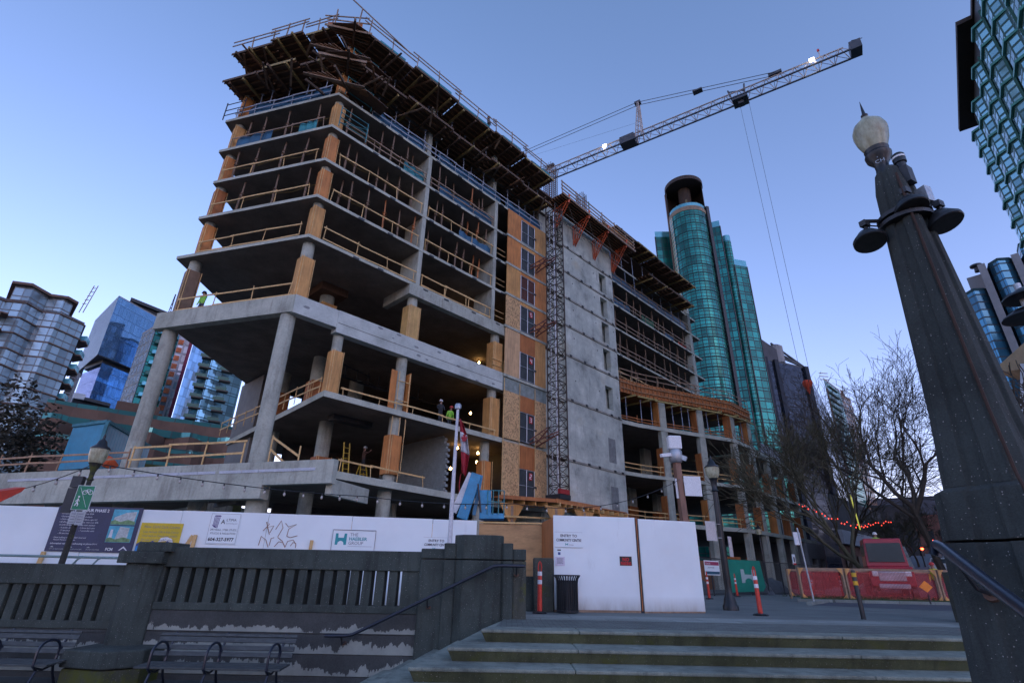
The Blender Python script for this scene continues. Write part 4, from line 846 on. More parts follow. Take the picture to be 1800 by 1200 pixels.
# plywood return and the door hoarding
YP, YQ = Vector((-.93, 17.6, 0)), Vector((1.55, 17.65, 0)); YB = Board(YP, (YQ - YP).normalized(), Vector((.02, -1, 0)).normalized())
s = thing('plywood_panel', 'bare tan plywood panel between the white hoarding sections', 'panel', YP); YB.panel(.0, 2.6, .02, 2.36, 0, .02, 'sheet', m_ply("tan_sheet", (.52, .30, .13), (.3, 1, 1)), s); MB().bar(YB.at(0, 2.40, .02), YB.at(2.6, 2.40, .02), .05).build('batten', LUM, s); MB().bar(YB.at(2.42, 0, .05), YB.at(2.42, 2.3, .05), .09).build('batten', PLY3, s)
DP, DQ = Vector((1.28, 15.72, 0)), Vector((3.75, 16.0, 0)); DU = (DQ - DP).normalized(); DNn = Vector((DU.y, -DU.x, 0)); DB = Board(DP, DU, DNn)
s = thing('white_gate', 'white plywood gate wall with a dark seam between its two leaves', 'gate', DP)
DB.panel(0, 2.40, .06, 2.47, 0, .03, 'panel', HOARDM, s); D2 = Board(Vector((3.74, 15.98, 0)), (Vector((5.6, 16.55, 0)) - Vector((3.74, 15.98, 0))).normalized(), Vector((.29, -.957, 0)))
D2.panel(.03, 1.96, .04, 2.44, .0, .03, 'panel', HOARDM, s); DB.panel(2.40, 2.50, .0, 2.48, -.03, .08, 'gate_post', DARK, s); DB.panel(.0, 2.4, .0, .07, -.005, .05, 'bottom_rail', LUMG, s); D2.panel(.03, 1.96, .0, .05, -.01, .05, 'bottom_rail', LUMG, s)
MB().obox(DB.at(0, .0, -.03), DU * .08, -DNn * 1.9, ZV * 2.42).build('return_panel', PLY3, s)
MB().bar(DB.at(2.44, .05, .02), DB.at(2.44, 2.47, .02), .02).build('edge_batten', PLY3, s)
entry(DB, .03, 1.62, 'white entry sign on the gate wall above the litter bin')
s = thing('notice', 'two paper notices under the entry sign on the gate wall', 'notice', DB.at(.15, 1.2, .02))
DB.panel(.03, .29, 1.36, 1.60, .012, .004, 'sheet', HOARDM, s); DB.panel(.04, .30, 1.14, 1.37, .016, .004, 'sheet', weathered("pink_paper", (.66, .62, .72), .08), s); DB.panel(.10, .20, 1.53, 1.56, .018, .004, 'heading', INKB, s); DB.panel(.115, .185, 1.42, 1.49, .018, .004, 'pictogram', plain("blue_ink", (.04, .10, .32)), s)
for k in range(5): DB.panel(.08, .26 - .02 * (k % 2), 1.32 - .03 * k, 1.327 - .03 * k + .006, .019, .002, 'printed_line', INKG, s)
s = thing('warning_sign', 'small black sign with red lettering on the white gate', 'sign', DB.at(2.05, 1.2, .02)); DB.panel(1.88, 2.23, 1.18, 1.42, .012, .006, 'board', plain("sign_black", (.02, .02, .02)), s); REDI = plain("sign_red_ink", (.55, .015, .02)); DB.text('NO', 2.055, 1.30, .013, .12, REDI, s, align='CENTER', bold=.006); DB.text('PARKING', 2.055, 1.20, .013, .11, REDI, s, align='CENTER', bold=.006, maxw=.3)
s = thing('concrete_post', 'dark square concrete post beside the litter bin', 'post', (.98, 15.9, 0)); MB().prism(octo(.72, 1.26, 15.62, 16.2, .02), 0, 1.33).build('shaft', AGGM, s, bevel=.02); MB().prism(octo(.30, .74, 15.8, 16.3, .02), 0, .86).build('low_block', AGG, s)
# litter bin
s = thing('litter_bin', 'black slatted litter bin in front of the white gate', 'bin', (1.6, 15.42, 0)); cx, cy = 1.6, 15.42
MB().tube((cx, cy, .06), (cx, cy, .78), .235, n=20).build('liner', DARK, s)
for k in range(28):
    a = 2 * math.pi * k / 28; c_, s__ = math.cos(a), math.sin(a); MB().path([(cx + .27 * c_, cy + .27 * s__, .03), (cx + .275 * c_, cy + .275 * s__, .72), (cx + .29 * c_, cy + .29 * s__, .82), (cx + .34 * c_, cy + .34 * s__, .89)], .014, 4).build('slat', BLACK, s)
m = MB(); m.lathe((cx, cy, 0), [(.25, .02), (.295, .02), (.295, .07), (.25, .07)], 28); m.build('base_ring', BLACK, s); m = MB()
for k in range(28): a, b = 2 * math.pi * k / 28, 2 * math.pi * (k + 1) / 28; m.bar((cx + .345 * math.cos(a), cy + .345 * math.sin(a), .9), (cx + .345 * math.cos(b), cy + .345 * math.sin(b), .9), .03)
m.build('rim', BLACK, s)
# traffic delineators
DRED = weathered("delineator_red", (.62, .045, .025), .15, 4, rough=.4); DWHT = weathered("reflective_white", (.75, .75, .78), .1, rough=.3)
def delineator(x, y, label, h=1.22, z=0.0):
    d = thing('traffic_delineator', label, 'delineator', (0, 0, 0), 'orange red traffic delineators'); d['_local'] = 1
    MB().lathe((0, 0, 0), [(.19, 0), (.20, .02), (.17, .045), (.06, .06)], 8).build('base', BLACK, d)
    s_ = h / 1.22; MB().lathe((0, 0, 0), [(.062, .05), (.056, .60 * s_), (.054, .95 * s_), (.05, .98 * s_)], 16).build('post', DRED, d, smooth=True)
    for z0 in (.68, .88): MB().lathe((0, 0, 0), [(.057, z0 * s_), (.0585, z0 * s_), (.0575, (z0 + .10) * s_), (.056, (z0 + .10) * s_)], 16).build('white_band', DWHT, d, smooth=True)
    MB().path([(-.035, 0, .96 * s_), (-.045, 0, 1.08 * s_), (-.03, 0, 1.18 * s_), (0, 0, 1.22 * s_), (.03, 0, 1.18 * s_), (.045, 0, 1.08 * s_), (.035, 0, .96 * s_)], .017, 6).build('loop_handle', DRED, d, smooth=True)
    d.location = (x, y, z); del d['_local']; d.rotation_euler = (RND.uniform(-.02, .02), RND.uniform(-.02, .02), RND.uniform(0, .4)); return d
d0 = delineator(.84, 15.0, 'orange red delineator post beside the concrete post'); delineator(6.88, 15.9, 'orange red delineator post right of the black lamp post')
def ddup(x, y, label, z=0): o = dup(d0, (x, y, z), RND.uniform(0, 3), label); o.rotation_euler = (0, RND.uniform(-.03, .03), RND.uniform(0, 1)); return o
ddup(9.9, 28.4, 'small distant delineator beside the white gate edge'); ddup(13.2, 33.2, 'small distant delineator in front of the green H banner')
ddup(-5.4, 16.0, 'delineator glimpsed through a slot of the stone balustrade'); ddup(21.2, 36.5, 'delineator seen through the orange fence mesh, left of the warning sign'); ddup(24.6, 38.5, 'delineator seen through the orange fence mesh, farther up the street'); ddup(19.2, 36.2, 'delineator behind orange mesh near the red truck')
s = thing('bollard', 'black bollard with two yellow bands on the plaza', 'bollard', (9.23, 15.2, 0)); s.rotation_euler = (0, 0, 0)
MB().lathe((9.23, 15.2, 0), [(.066, 0), (.066, .02), (.056, .03), (.056, 1.12), (.045, 1.16), (.02, 1.17)], 16).build('post', BLACK, s, smooth=True); YEL = plain("band_yellow", (.75, .42, .02))
for z in (.80, 1.0): MB().lathe((9.23, 15.2, 0), [(.055, z), (.0585, z), (.0585, z + .1), (.055, z + .1)], 16).build('yellow_band', YEL, s, smooth=True)
m = MB()
for pts in ([(9.8, 12.2), (10.2, 12.35), (10.6, 12.25), (10.3, 12.15)], [(10.6, 12.3), (11.1, 12.5), (11.2, 12.3), (10.9, 12.2)], [(10.0, 12.5), (10.5, 12.65), (11.0, 12.6), (10.6, 12.5)]): m.add([(x * .93, y * .98, .011) for x, y in pts], [(0, 1, 2, 3)])
struct(m.build('survey_paint_mark', plain("pink_spray", (.65, .05, .09))))
# ---- street lamps
GLOBE = weathered("stained_globe", (.42, .42, .29), .3, 9, (1, 1, .5), rough=.3, dark=(.22, .19, .10))
def street_lamp(label, c, h, r=.055, tilt=None, moss=False, gd=.21):
    s = thing('street_lamp', label, 'street lamp', c, 'black street lamps with globes'); x, y, z = c
    MB().lathe(c, [(.24, 0), (.24, .12), (.20, .18), (.17, .32), (.13, .42), (.10, .60), (r * 1.3, .75), (r * 1.15, h * .5), (r, h - .45), (r * 1.5, h - .42), (r, h - .36), (r * 1.1, h - .22), (.11, h - .1), (.13, h - .04), (.16, h)], 16).build('post', m_aggregate("mossy_post", (.035, .035, .03), .9) if moss else BLACK, s, smooth=True)
    MB().lathe((x, y, z + h), [(.15, 0), (gd * .9, .1), (gd, .22), (gd * 1.02, .36), (gd * .95, .37)], 20).build('globe', GLOBE, s, smooth=True)
    MB().lathe((x, y, z + h), [(gd * 1.08, .36), (gd * 1.08, .39), (gd * .9, .43), (gd * .62, .47), (gd * .45, .58), (gd * .2, .63), (.03, .66), (.035, .70), (.01, .78)], 20).build('cap', BLACK, s, smooth=True)
    return s
l1c = polar(-37.95, 17.6); l1c = Vector((l1c.x, l1c.y, 0)); L1 = street_lamp('black street lamp with green path sign by the navy sign', l1c, 3.35, moss=True)
l2c = (7.03, 18.35, 0); L2 = street_lamp('black street lamp with white sign plates beside the white gate', l2c, 4.05, .085, gd=.23)
l3c = polar(24.35, 44); L3 = street_lamp('small distant street lamp in front of the right podium columns', (l3c.x, l3c.y, 0), 3.9)
# sign plates on lamp 1
LB = Board(l1c + Vector((.0, -.12, 0)), Vector((.985, .17, 0)), Vector((.17, -.985, 0)))
s = thing('path_sign', 'green sign with white bicycle and walking figure on the lamp post', 'sign', LB.at(.05, 2.2, 0)); LB.panel(-.13, .27, 2.17, 2.77, .0, .012, 'board', weathered("sign_white", (.6, .65, .62), .1), s); LB.panel(-.115, .255, 2.185, 2.755, .004, .008, 'face', plain("sign_green", (.015, .21, .10)), s)
m = MB(); m.bar(LB.at(-.06, 2.72, .008), LB.at(.2, 2.24, .008), .012, .004)
for q in (.07, .2): 
    pr = [LB.at(q + .05 * math.cos(a), 2.60 + .05 * math.sin(a), .008) for a in [k * .7 for k in range(10)]]; m.path(pr, .008, 4)
m.path([LB.at(.07, 2.60, .008), LB.at(.11, 2.67, .008), LB.at(.18, 2.67, .008), LB.at(.2, 2.60, .008), LB.at(.14, 2.59, .008), LB.at(.11, 2.67, .008)], .008, 4)
m.build('bicycle_symbol', WHITE, s); m = MB(); m.path([LB.at(-.03, 2.45, .008), LB.at(-.035, 2.36, .008), LB.at(-.065, 2.27, .008)], .014, 5); m.path([LB.at(-.035, 2.36, .008), LB.at(-.0, 2.31, .008), LB.at(-.005, 2.26, .008)], .013, 5); m.path([LB.at(-.075, 2.37, .008), LB.at(-.03, 2.44, .008), LB.at(.01, 2.38, .008)], .010, 5); m.tube(LB.at(-.028, 2.49, .004), LB.at(-.028, 2.49, .010), .022); m.build('walking_figure', WHITE, s)
s = thing('plate_sign', 'small grey plates below the green path sign', 'sign', LB.at(0, 1.9, 0)); LB.panel(-.10, .05, 1.84, 2.14, .0, .01, 'plate', STEEL, s); LB.panel(.06, .24, 1.82, 2.14, .0, .01, 'plate', STEEL, s)
for k in range(4): LB.panel(-.07, .03, 2.07 - k * .065, 2.09 - k * .065, .003, .003, 'printed_line', INKG, s); LB.panel(.09, .2, 2.07 - k * .065, 2.09 - k * .065, .003, .003, 'printed_line', INKG, s)
s = thing('control_box', 'dark grey control boxes strapped behind the green path sign', 'box', LB.at(-.2, 2.6, -.1)); LB.panel(-.36, -.12, 2.72, 3.0, -.05, .16, 'upper_box', DARK, s); LB.panel(-.38, -.16, 2.1, 2.7, -.06, .14, 'lower_box', DARK, s)
LB2 = Board(Vector(l2c) + Vector((0, -.1, 0)), Vector((.94, .34, 0)), Vector((.34, -.94, 0)))
s = thing('plate_sign', 'blank white plate bracketed left of the right lamp post', 'sign', LB2.at(-.4, 2.0, 0)); LB2.panel(-.62, -.22, 2.02, 2.62, 0, .015, 'plate', weathered("white_plate", (.60, .56, .54), .08), s)
for z in (2.12, 2.55): MB().bar(LB2.at(-.3, z, -.02), LB2.at(.05, z, -.02), .02).build('bracket', STEEL, s)
s = thing('plate_sign', 'narrow white plate seen edge-on at the right lamp post', 'sign', LB2.at(.3, 1.9, 0)); MB().obox(LB2.at(.12, 1.55, .1), Vector((.16, .14, 0)), Vector((.01, -.01, 0)), ZV * .62).build('plate', weathered("white_plate2", (.55, .5, .48), .08), s)
# ---- flagpole and flag
fp = polar(-5.95, 15.4); s = thing('flagpole', 'white flagpole with silver cap rising in front of hoarding', 'flagpole', fp); MB().lathe(fp, [(.085, 0), (.07, 1.0), (.042, 5.45)], 14).build('pole', weathered("white_pole", (.6, .62, .66), .1, rough=.35), s, smooth=True); MB().lathe(fp, [(.05, 5.42), (.095, 5.44), (.10, 5.56), (.07, 5.60)], 14).build('cap', STEEL, s, smooth=True)
fl = thing('flag', 'red and white flag hanging limp from the flagpole', 'flag', fp + ZV * 5.2)
FRED = weathered("flag_red", (.36, .015, .03), .3, 4, rough=.7); FWHT = weathered("flag_white", (.55, .55, .58), .2, 4, rough=.7)
def flagcloth(z0, z1, mat, w0, w1, ph, nm):
    m = MB(); n = 10; rows = 8; V = []; top, bot = z1, z0
    for i in range(rows + 1):
        f = i / rows; z = top + (bot - top) * f; w_ = w0 + (w1 - w0) * f
        for k in range(n + 1):
            u = k / n; V.append((fp.x + .06 + u * w_ + (5.2 - z) * .10, fp.y - .03 + .07 * math.sin(u * 9 + ph + z * 1.5) * (.4 + u), z - u * .12))
    F = [(i * (n + 1) + k, i * (n + 1) + k + 1, (i + 1) * (n + 1) + k + 1, (i + 1) * (n + 1) + k) for i in range(rows) for k in range(n)]
    m.add(V, F); o = m.build(nm, mat, fl, smooth=True); sm = o.modifiers.new("Solidify", 'SOLIDIFY'); sm.thickness = .008; return o
flagcloth(4.75, 5.15, FRED, .10, .22, 0, 'red_band'); flagcloth(4.16, 4.75, FWHT, .22, .26, .6, 'white_band'); flagcloth(3.55, 4.16, FRED, .26, .12, 1.1, 'red_band')
mp = MB(); _o = Vector((fp.x + .25, fp.y - .12, 4.48)); lf = [(0, -.16), (.02, -.05), (.11, -.06), (.09, -.02), (.17, .05), (.13, .06), (.14, .11), (.09, .09), (.05, .05), (.07, .15), (.03, .13), (0, .19)]; lf = lf + [(-x, y) for x, y in lf[::-1][1:-1]]
mp.add([(_o.x + x * .6, _o.y - .02 - .05 * abs(x), _o.z + y) for x, y in lf], [tuple(range(len(lf)))]); mp.build('leaf_emblem', FRED, fl)
MB().path([fp + Vector((.2, -.03, 3.5)), fp + Vector((.17, -.03, 3.2)), fp + Vector((.19, -.03, 3.0))], .012, 5).build('frayed_cord', FRED, fl)
# ---- festoon lights strung along the hoarding
def festoon(label, a, b, sag, n, glow=()):
    s = thing('festoon_string', label, 'string lights', a); a, b = Vector(a), Vector(b)
    P = [a + (b - a) * t - ZV * (sag * 4 * t * (1 - t)) for t in [k / 40 for k in range(41)]]
    MB().path(P, .013, 5).build('cable', BLACK, s)
    for k in range(n):
        t = (k + .6) / n; p = a + (b - a) * t - ZV * (sag * 4 * t * (1 - t)); MB().lathe((p.x, p.y, p.z - .12), [(.016, .12), (.022, .10), (.022, .05)], 8).build('socket', BLACK, s)
        MB().lathe((p.x, p.y, p.z - .17), [(.01, 0), (.035, .03), (.038, .06), (.022, .10)], 10).build('bulb', weathered("bulb_glass", (.45, .42, .38), .1, rough=.15), s, smooth=True)
la = l1c + ZV * 3.35; mid = at_dist(640, 868, 19.5); tip = at_dist(1195, 842, 24.5); fpm = fp + Vector((.1, .3, 2.3))
festoon('festoon lights from the lamp post toward the flagpole', la, at_dist(640, 872, 18.2), .12, 13); festoon('festoon lights running behind the flagpole', at_dist(640, 872, 18.2), at_dist(905, 885, 19), .10, 7); festoon('festoon lights from the timber deck to the camera post', at_dist(905, 885, 19), tip, .55, 10)
festoon('festoon lights running off the left edge from the lamp post', la, at_dist(-60, 872, 21), .2, 6)
s = thing('awning', 'red awning tip at the left edge of the photo', 'awning', at_dist(0, 880, 15.6)); m = MB(); q = [at_dist(x, y, 15.6) for x, y in ((46, 856), (-60, 872), (-60, 905), (0, 882), (38, 864))]; q2 = [EYE + (p - EYE) * 1.04 - Vector((.25, 0, 0)) for p in q]; m.add(q + q2, [(0, 1, 2, 3, 4), (9, 8, 7, 6, 5), (0, 4, 9, 5), (0, 5, 6, 1), (2, 7, 8, 3), (3, 8, 9, 4)]); m.build('canopy', weathered("awning_red", (.50, .05, .025), .2), s); MB().bar(at_dist(-30, 875, 16), at_dist(-30, 1010, 16), .05).build('pole', DARK, s)
# pale teal cycle rail behind the low wall
s = thing('railing', 'pale green pipe railing behind the low stone wall', 'railing', (-11, 14.2, 0)); MB().path([(-18, 14.1, 1.12), (-8.6, 14.3, 1.09)], .03, 8).build('top_rail', weathered("pale_green_paint", (.22, .33, .32), .15), s)
for x in (-13.2, -10.6, -10.1, -8.9): MB().path([(x, 14.2, 1.1), (x - .1, 14.2, 1.06), (x - .22, 14.2, .9), (x - .25, 14.2, 0)], .022, 6).build('post', MATS["pale_green_paint"], s)
# ---- the stone lamp pillar on the right
PC = polar(42.6, 6.5); PX = thing('lamp_pillar', 'tall tapering stone pillar with globe lamp and floodlights at the right', 'lamp pillar', (PC.x, PC.y, -1.25))
PST = m_aggregate("pillar_aggregate", (.040, .049, .046), .0)
PA = rad(90 - 42.6 - 22)
def ring(r0, r1, ch, z): 
    """fluted square: corners cut, a shallow groove in each face"""
    pts = []
    for k in range(4):
        a = PA + k * math.pi / 2; X = Vector((math.cos(a), math.sin(a), 0)); Y = Vector((-X.y, X.x, 0))
        for (u, v) in ((r0, -r0 + ch), (r0, -r0 * .28), (r0 - ch * .45, -r0 * .2), (r0 - ch * .45, r0 * .2), (r0, r0 * .28), (r0, r0 - ch), (r0 - ch * .5, r0 - ch * .5)):
            p = PC + X * u + Y * v; pts.append((p.x, p.y, z))
    return pts
def stack(levels, name, mat):
    m = MB(); V = []; 
    for r_, ch, z in levels: V += ring(r_, 0, ch, z)
    n = 28; F = [(i*n + k, i*n + (k+1) % n, (i+1)*n + (k+1) % n, (i+1)*n + k) for i in range(len(levels) - 1) for k in range(n)]
    F += [tuple(range(n - 1, -1, -1)), tuple((len(levels) - 1) * n + k for k in range(n))]; m.add(V, F); return m.build(name, mat, PX, bevel=.008)
stack([(.56, .14, -1.4), (.50, .13, .0), (.44, .12, 1.19)], 'plinth', PST); stack([(.425, .11, 1.21), (.395, .10, 1.62), (.30, .08, 1.68)], 'collar', PST)
stack([(.335, .10, 1.66), (.325, .10, 1.85), (.285, .09, 2.3), (.158, .05, 5.0), (.12, .04, 5.25), (.075, .03, 5.32)], 'shaft', PST)
LC = polar(42.25, 6.5); 
MB().lathe((LC.x, LC.y, 0), [(.085, 5.25), (.07, 5.35), (.075, 5.42), (.13, 5.50), (.14, 5.56), (.12, 5.59), (.13, 5.64)], 20).build('lamp_neck', BLACK, PX, smooth=True)
MB().lathe((LC.x, LC.y, 0), [(.110, 5.62), (.135, 5.70), (.168, 5.80), (.185, 5.90), (.184, 5.96), (.155, 6.04), (.10, 6.10), (.065, 6.13), (.05, 6.16), (.03, 6.165)], 24).build('globe', GLOBE, PX, smooth=True)
MB().lathe((LC.x, LC.y, 0), [(.045, 6.15), (.03, 6.18), (.04, 6.21), (.02, 6.24), (.012, 6.34), (.002, 6.45)], 12).build('finial', BLACK, PX, smooth=True)
_n = -(LC - EYE); _n.z = 0; _n.normalize(); _u = Vector((-_n.y, _n.x, 0)); _c = LC + _n * .105
text('9', _c + ZV * 5.46 - _u * .03, _u, ZV, _n, .08, STEEL, PX); text('CH', _c + ZV * 5.38 - _u * .05, _u, ZV, _n, .07, STEEL, PX)
bnd = MB(); 
for z in (4.52, 4.60): bnd.lathe((PC.x, PC.y, 0), [(.25, z), (.262, z), (.262, z + .045), (.25, z + .045)], 20)
bnd.build('strap_band', DARK, PX)
for az, z, r_ in ((39.35, 4.38, .165), (43.35, 4.62, .165), (45.35, 4.42, .165)):
    c = polar(az, 6.32 if az < 44 else 6.5); fl_ = thing('floodlight', {39.35: 'round black floodlight on the left of the lamp pillar', 43.35: 'round black floodlight on the front of the lamp pillar', 45.35: 'round black floodlight on the right of the lamp pillar'}[az], 'floodlight', (c.x, c.y, z), 'floodlights strapped to the lamp pillar')
    ax = Vector((.12 if az > 44 else (-.1 if az < 40 else 0), -.25, -1)).normalized(); X = ax.cross(Vector((0, 1, 0))).normalized(); Y = ax.cross(X)
    def disc(prof, nm, mt):
        m = MB(); V = []; n = 24
        for rr, h in prof:
            for k in range(n): a = 2 * math.pi * k / n; V.append(c + ZV * z + ax * h + X * (rr * math.cos(a)) + Y * (rr * math.sin(a)))
        F = [(i*n + k, i*n + (k+1) % n, (i+1)*n + (k+1) % n, (i+1)*n + k) for i in range(len(prof) - 1) for k in range(n)] + [tuple(range(n)), tuple((len(prof)-1)*n + k for k in range(n - 1, -1, -1))]
        m.add(V, F); return m.build(nm, mt, fl_, smooth=True)
    disc([(.04, -.13), (.09, -.11), (.13, -.05), (r_, .0), (r_, .035), (r_ * .94, .045)], 'housing', BLACK); disc([(r_ * .9, .03), (r_ * .9, .046)], 'lens', weathered("dusty_lens", (.035, .034, .03), .4, 20, rough=.35))
    t_ = PC + (c - PC) * .3 + ZV * (z + .22); MB().path([t_, c + ZV * (z + .26), c + ZV * (z + .2), c + ZV * (z + .08)], .022, 6).build('arm', BLACK, fl_); MB().box(c + ZV * (z + .22), (.09, .07, .07), .4).build('knuckle', DARK, fl_)
    MB().path([c + ZV * (z + .1), c + ZV * (z + .2) + Vector((.06, 0, 0)), PC + ZV * (z + .1)], .009, 5).build('cable', BLACK, fl_)
c = polar(43.75, 6.45); s = thing('camera_pod', 'small black cylinder camera on a box near the pillar top', 'camera', (c.x, c.y, 5.0)); MB().box((c.x, c.y, 5.10), (.13, .13, .22), .5).build('box', DARK, s); MB().lathe((c.x, c.y, 5.21), [(.05, 0), (.05, .08), (.065, .09), (.065, .20), (.05, .22)], 14).build('camera', BLACK, s, smooth=True); MB().lathe((c.x, c.y, 5.21), [(.066, .15), (.067, .15), (.067, .175), (.066, .175)], 14).build('ring', WHITE, s)
c = polar(44.6, 6.5); s = thing('junction_box', 'clear junction box on the right side of the pillar', 'box', (c.x, c.y, 4.75)); MB().box((c.x, c.y, 4.80), (.10, .12, .2), .3).build('case', STEEL, s)
s = thing('conduit', 'brown conduit running down the face of the lamp pillar', 'conduit', PC); Xf = Vector((math.cos(PA + math.pi), math.sin(PA + math.pi), 0)); Yf = Vector((-Xf.y, Xf.x, 0)); 
pts = []
for r_, z in ((.16, 5.1), (.22, 3.7), (.288, 2.3), (.33, 1.9), (.345, 1.72), (.43, 1.45), (.455, .6), (.5, 0)): 
    q = PC + Xf * (r_ * 1.0) + Yf * (r_ * .82); pts.append(Vector((q.x, q.y, z)))
MB().path(pts, .014, 6).build('pipe', weathered("brown_pipe", (.045, .022, .014), .3), s)
# ================================================================== formwork, shores, crane, hoist mast, machines, people
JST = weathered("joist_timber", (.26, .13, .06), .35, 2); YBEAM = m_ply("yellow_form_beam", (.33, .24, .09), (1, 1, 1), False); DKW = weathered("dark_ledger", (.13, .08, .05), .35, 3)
def form_table(P, t0, t1, zs, out, inn, label, group, rail=0.0, mat=None, strip=None):
    c = P((t0 + t1) / 2, zs, out); t = thing('formwork_table', label, 'formwork', c, group); z = zs + RND.uniform(-.02, .02)
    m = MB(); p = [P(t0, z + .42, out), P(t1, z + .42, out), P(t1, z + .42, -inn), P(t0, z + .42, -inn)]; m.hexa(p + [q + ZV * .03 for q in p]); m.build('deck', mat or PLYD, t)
    n = max(4, int((out + inn) / .45))
    for k in range(n): o = out - .12 - (out + inn - .3) * k / (n - 1); MB().bar(P(t0 + .03, z + .33, o), P(t1 - .03, z + .33, o), .07, .17).build('joist', JST, t)
    ns = max(2, int(abs(t1 - t0) / 1.7) + 1)
    for k in range(ns): u = t0 + (t1 - t0) * (k + .5) / ns; MB().bar(P(u, z + .13, out + RND.uniform(-.1, .35)), P(u, z + .13, -inn), .14, .22).build('stringer', YBEAM if RND.random() < .45 else DKW, t)
    MB().bar(P(t0 - .02, z + .36, out + .03), P(t1 + .02, z + .36, out + .03), .05, .20).build('edge_board', YBEAM if RND.random() < .35 else DKW, t)
    if rail:
        ns = max(2, int(abs(t1 - t0) / 2.2)); us = [t0 + (t1 - t0) * k / ns for k in range(ns + 1)]
        for u in us[:-1]: MB().bar(P(u + .2, z + .3, out - .1), P(u + .2 + RND.uniform(-.1, .1), z + .45 + rail + RND.uniform(.1, .4), out - .08), .09, .07).build('rail_post', LUMG, t)
        for h in (.95, 1.35) if rail > 1.2 else (.6, 1.1): MB().bar(P(t0 - .3, z + .45 + h + RND.uniform(-.08, .08), out - .04), P(t1 + .3, z + .45 + h + RND.uniform(-.08, .08), out - .04), .04, .10).build('rail', LUMG, t)
        if strip: 
            a = t0 + abs(t1 - t0) * RND.uniform(0, .3); b = t1 - abs(t1 - t0) * RND.uniform(0, .25); m = MB(); q = [P(a, z + .5, out - .18), P(b, z + .5, out - .18), P(b, z + 1.05, out - .2), P(a, z + .98, out - .2)]; m.add(q, [(0, 1, 2, 3)]); m.build('edge_sheet', strip, t)
    return t
NAMES = ['nearest the corner', 'second from the corner', 'third from the corner', 'fourth from the corner', 'fifth from the corner', 'sixth from the corner']
for tier, z, rail in (('lower', 34.05, 0), ('top', 37.0, 1.3)):
    for k, (a, b, o) in enumerate(((.9, 3.1, 1.05), (3.14, 5.9, 1.4), (5.94, 9.7, 1.15))): form_table(FB, a, b, z - .08 * (k % 2), o - (.2 if tier == 'lower' and k == 0 else 0), 4.2, '%s formwork table jutting over the left face, %s' % (tier, ['beside the corner', 'in the middle', 'at the outer left end'][k]), 'formwork tables on the left face', rail)
    for k, (a, b, o) in enumerate(((.6, 4.76, 1.3), (4.8, 9.3, 1.55), (9.34, 13.7, 1.4), (13.74, 17.9, 1.55), (17.94, 22.2, 1.4))): form_table(FA, a, b, z + [.0, .05, .0, .04, .0][k], o if tier == 'top' else o - .35, 4.4, '%s formwork table along the front edge, %s' % (tier, NAMES[k]), 'formwork tables on the front face', rail, strip=TARPT)
# the turned corner: short planks and a triangular filler on both tiers
for tier, z in (('lower', 34.0), ('top', 37.0)):
    t = thing('corner_formwork', '%s triangular corner formwork of bare joists between the two faces' % tier, 'formwork', FA(0, z, .8))
    tri = [p2(FA(.7, 0, 1.35)), p2(FA(-.35, 0, 1.25)), p2(FB(.7, 0, 1.35)), p2(FB(1.0, 0, -2)), p2(FA(1.0, 0, -2))]; MB().prism(tri, z + .42, z + .45).build('deck', PLYD, t)
    for k in range(9):
        a = FB(1.2 - k * .12, z + .28, 1.5 - k * .25); b = FA(.9 + k * .1, z + .28, 1.5 - k * .3); MB().bar(a, b, .06, .2).build('joist', JST if k % 3 else LUMG, t)
    MB().bar(FA(-.6, z + .1, 1.7), FA(1.5, z + .1, -2.5), .15, .22).build('stringer', DKW, t)
    if tier == 'top':
        MB().bar(FA(-.1, z + .4, 1.2), FA(-.05, z + 2.3, 1.25), .1, .08).build('rail_post', LUMG, t); MB().bar(FB(.6, z + .4, 1.2), FB(.6, z + 2.1, 1.2), .1, .08).build('rail_post', LUMG, t)
        MB().bar(FB(1.6, z + 1.75, 1.25), FA(.6, z + 1.95, 1.25), .05, .1).build('rail', LUMG, t); MB().bar(FB(1.4, z + 1.3, 1.25), FA(.8, z + 1.5, 1.25), .05, .1).build('rail', LUMG, t); MB().bar(FA(-1.2, z + 2.6, 1.2), FA(4.4, z + 1.6, 1.4), .05, .1).build('rail', LUMG, t); MB().obox(FB(1.3, z + .5, 1.15), FA(.2, z + .5, 1.15) - FB(1.3, z + .5, 1.15), Vector((.02, .02, 0)), ZV * .55).build('edge_sheet', PLY3, t)
for z, lab in ((32.3, 'lower'), (35.2, 'upper')):   # small catch platforms of loose planks hung out from the corner
    t = thing('plank_platform', '%s hung plank platform poking out at the building corner' % lab, 'platform', FA(0, z, 1)); 
    for k in range(6): MB().bar(FB(1.9 - k * .28, z + k * .05, 1.6 - .1 * k), FA(1.2 + k * .3, z - .15 + k * .05, 1.3 - k * .25), .22, .05).build('plank', LUMG if k in (0, 4) else JST, t)
    for a, b in ((FA(-1.2, z - .25, 1.4), FA(2.2, z + .1, -1.0)), (FB(2.0, z - .1, 1.2), FA(1.0, z - .2, -1.5))): MB().bar(a, b, .12, .2).build('bearer', DKW, t)
    MB().prism([p2(FA(.6, 0, 1.2)), p2(FA(3.4, 0, .9)), p2(FA(3.4, 0, -.3)), p2(FA(.6, 0, -.3))], z - .05, z + .0).build('side_deck', PLYD, t)
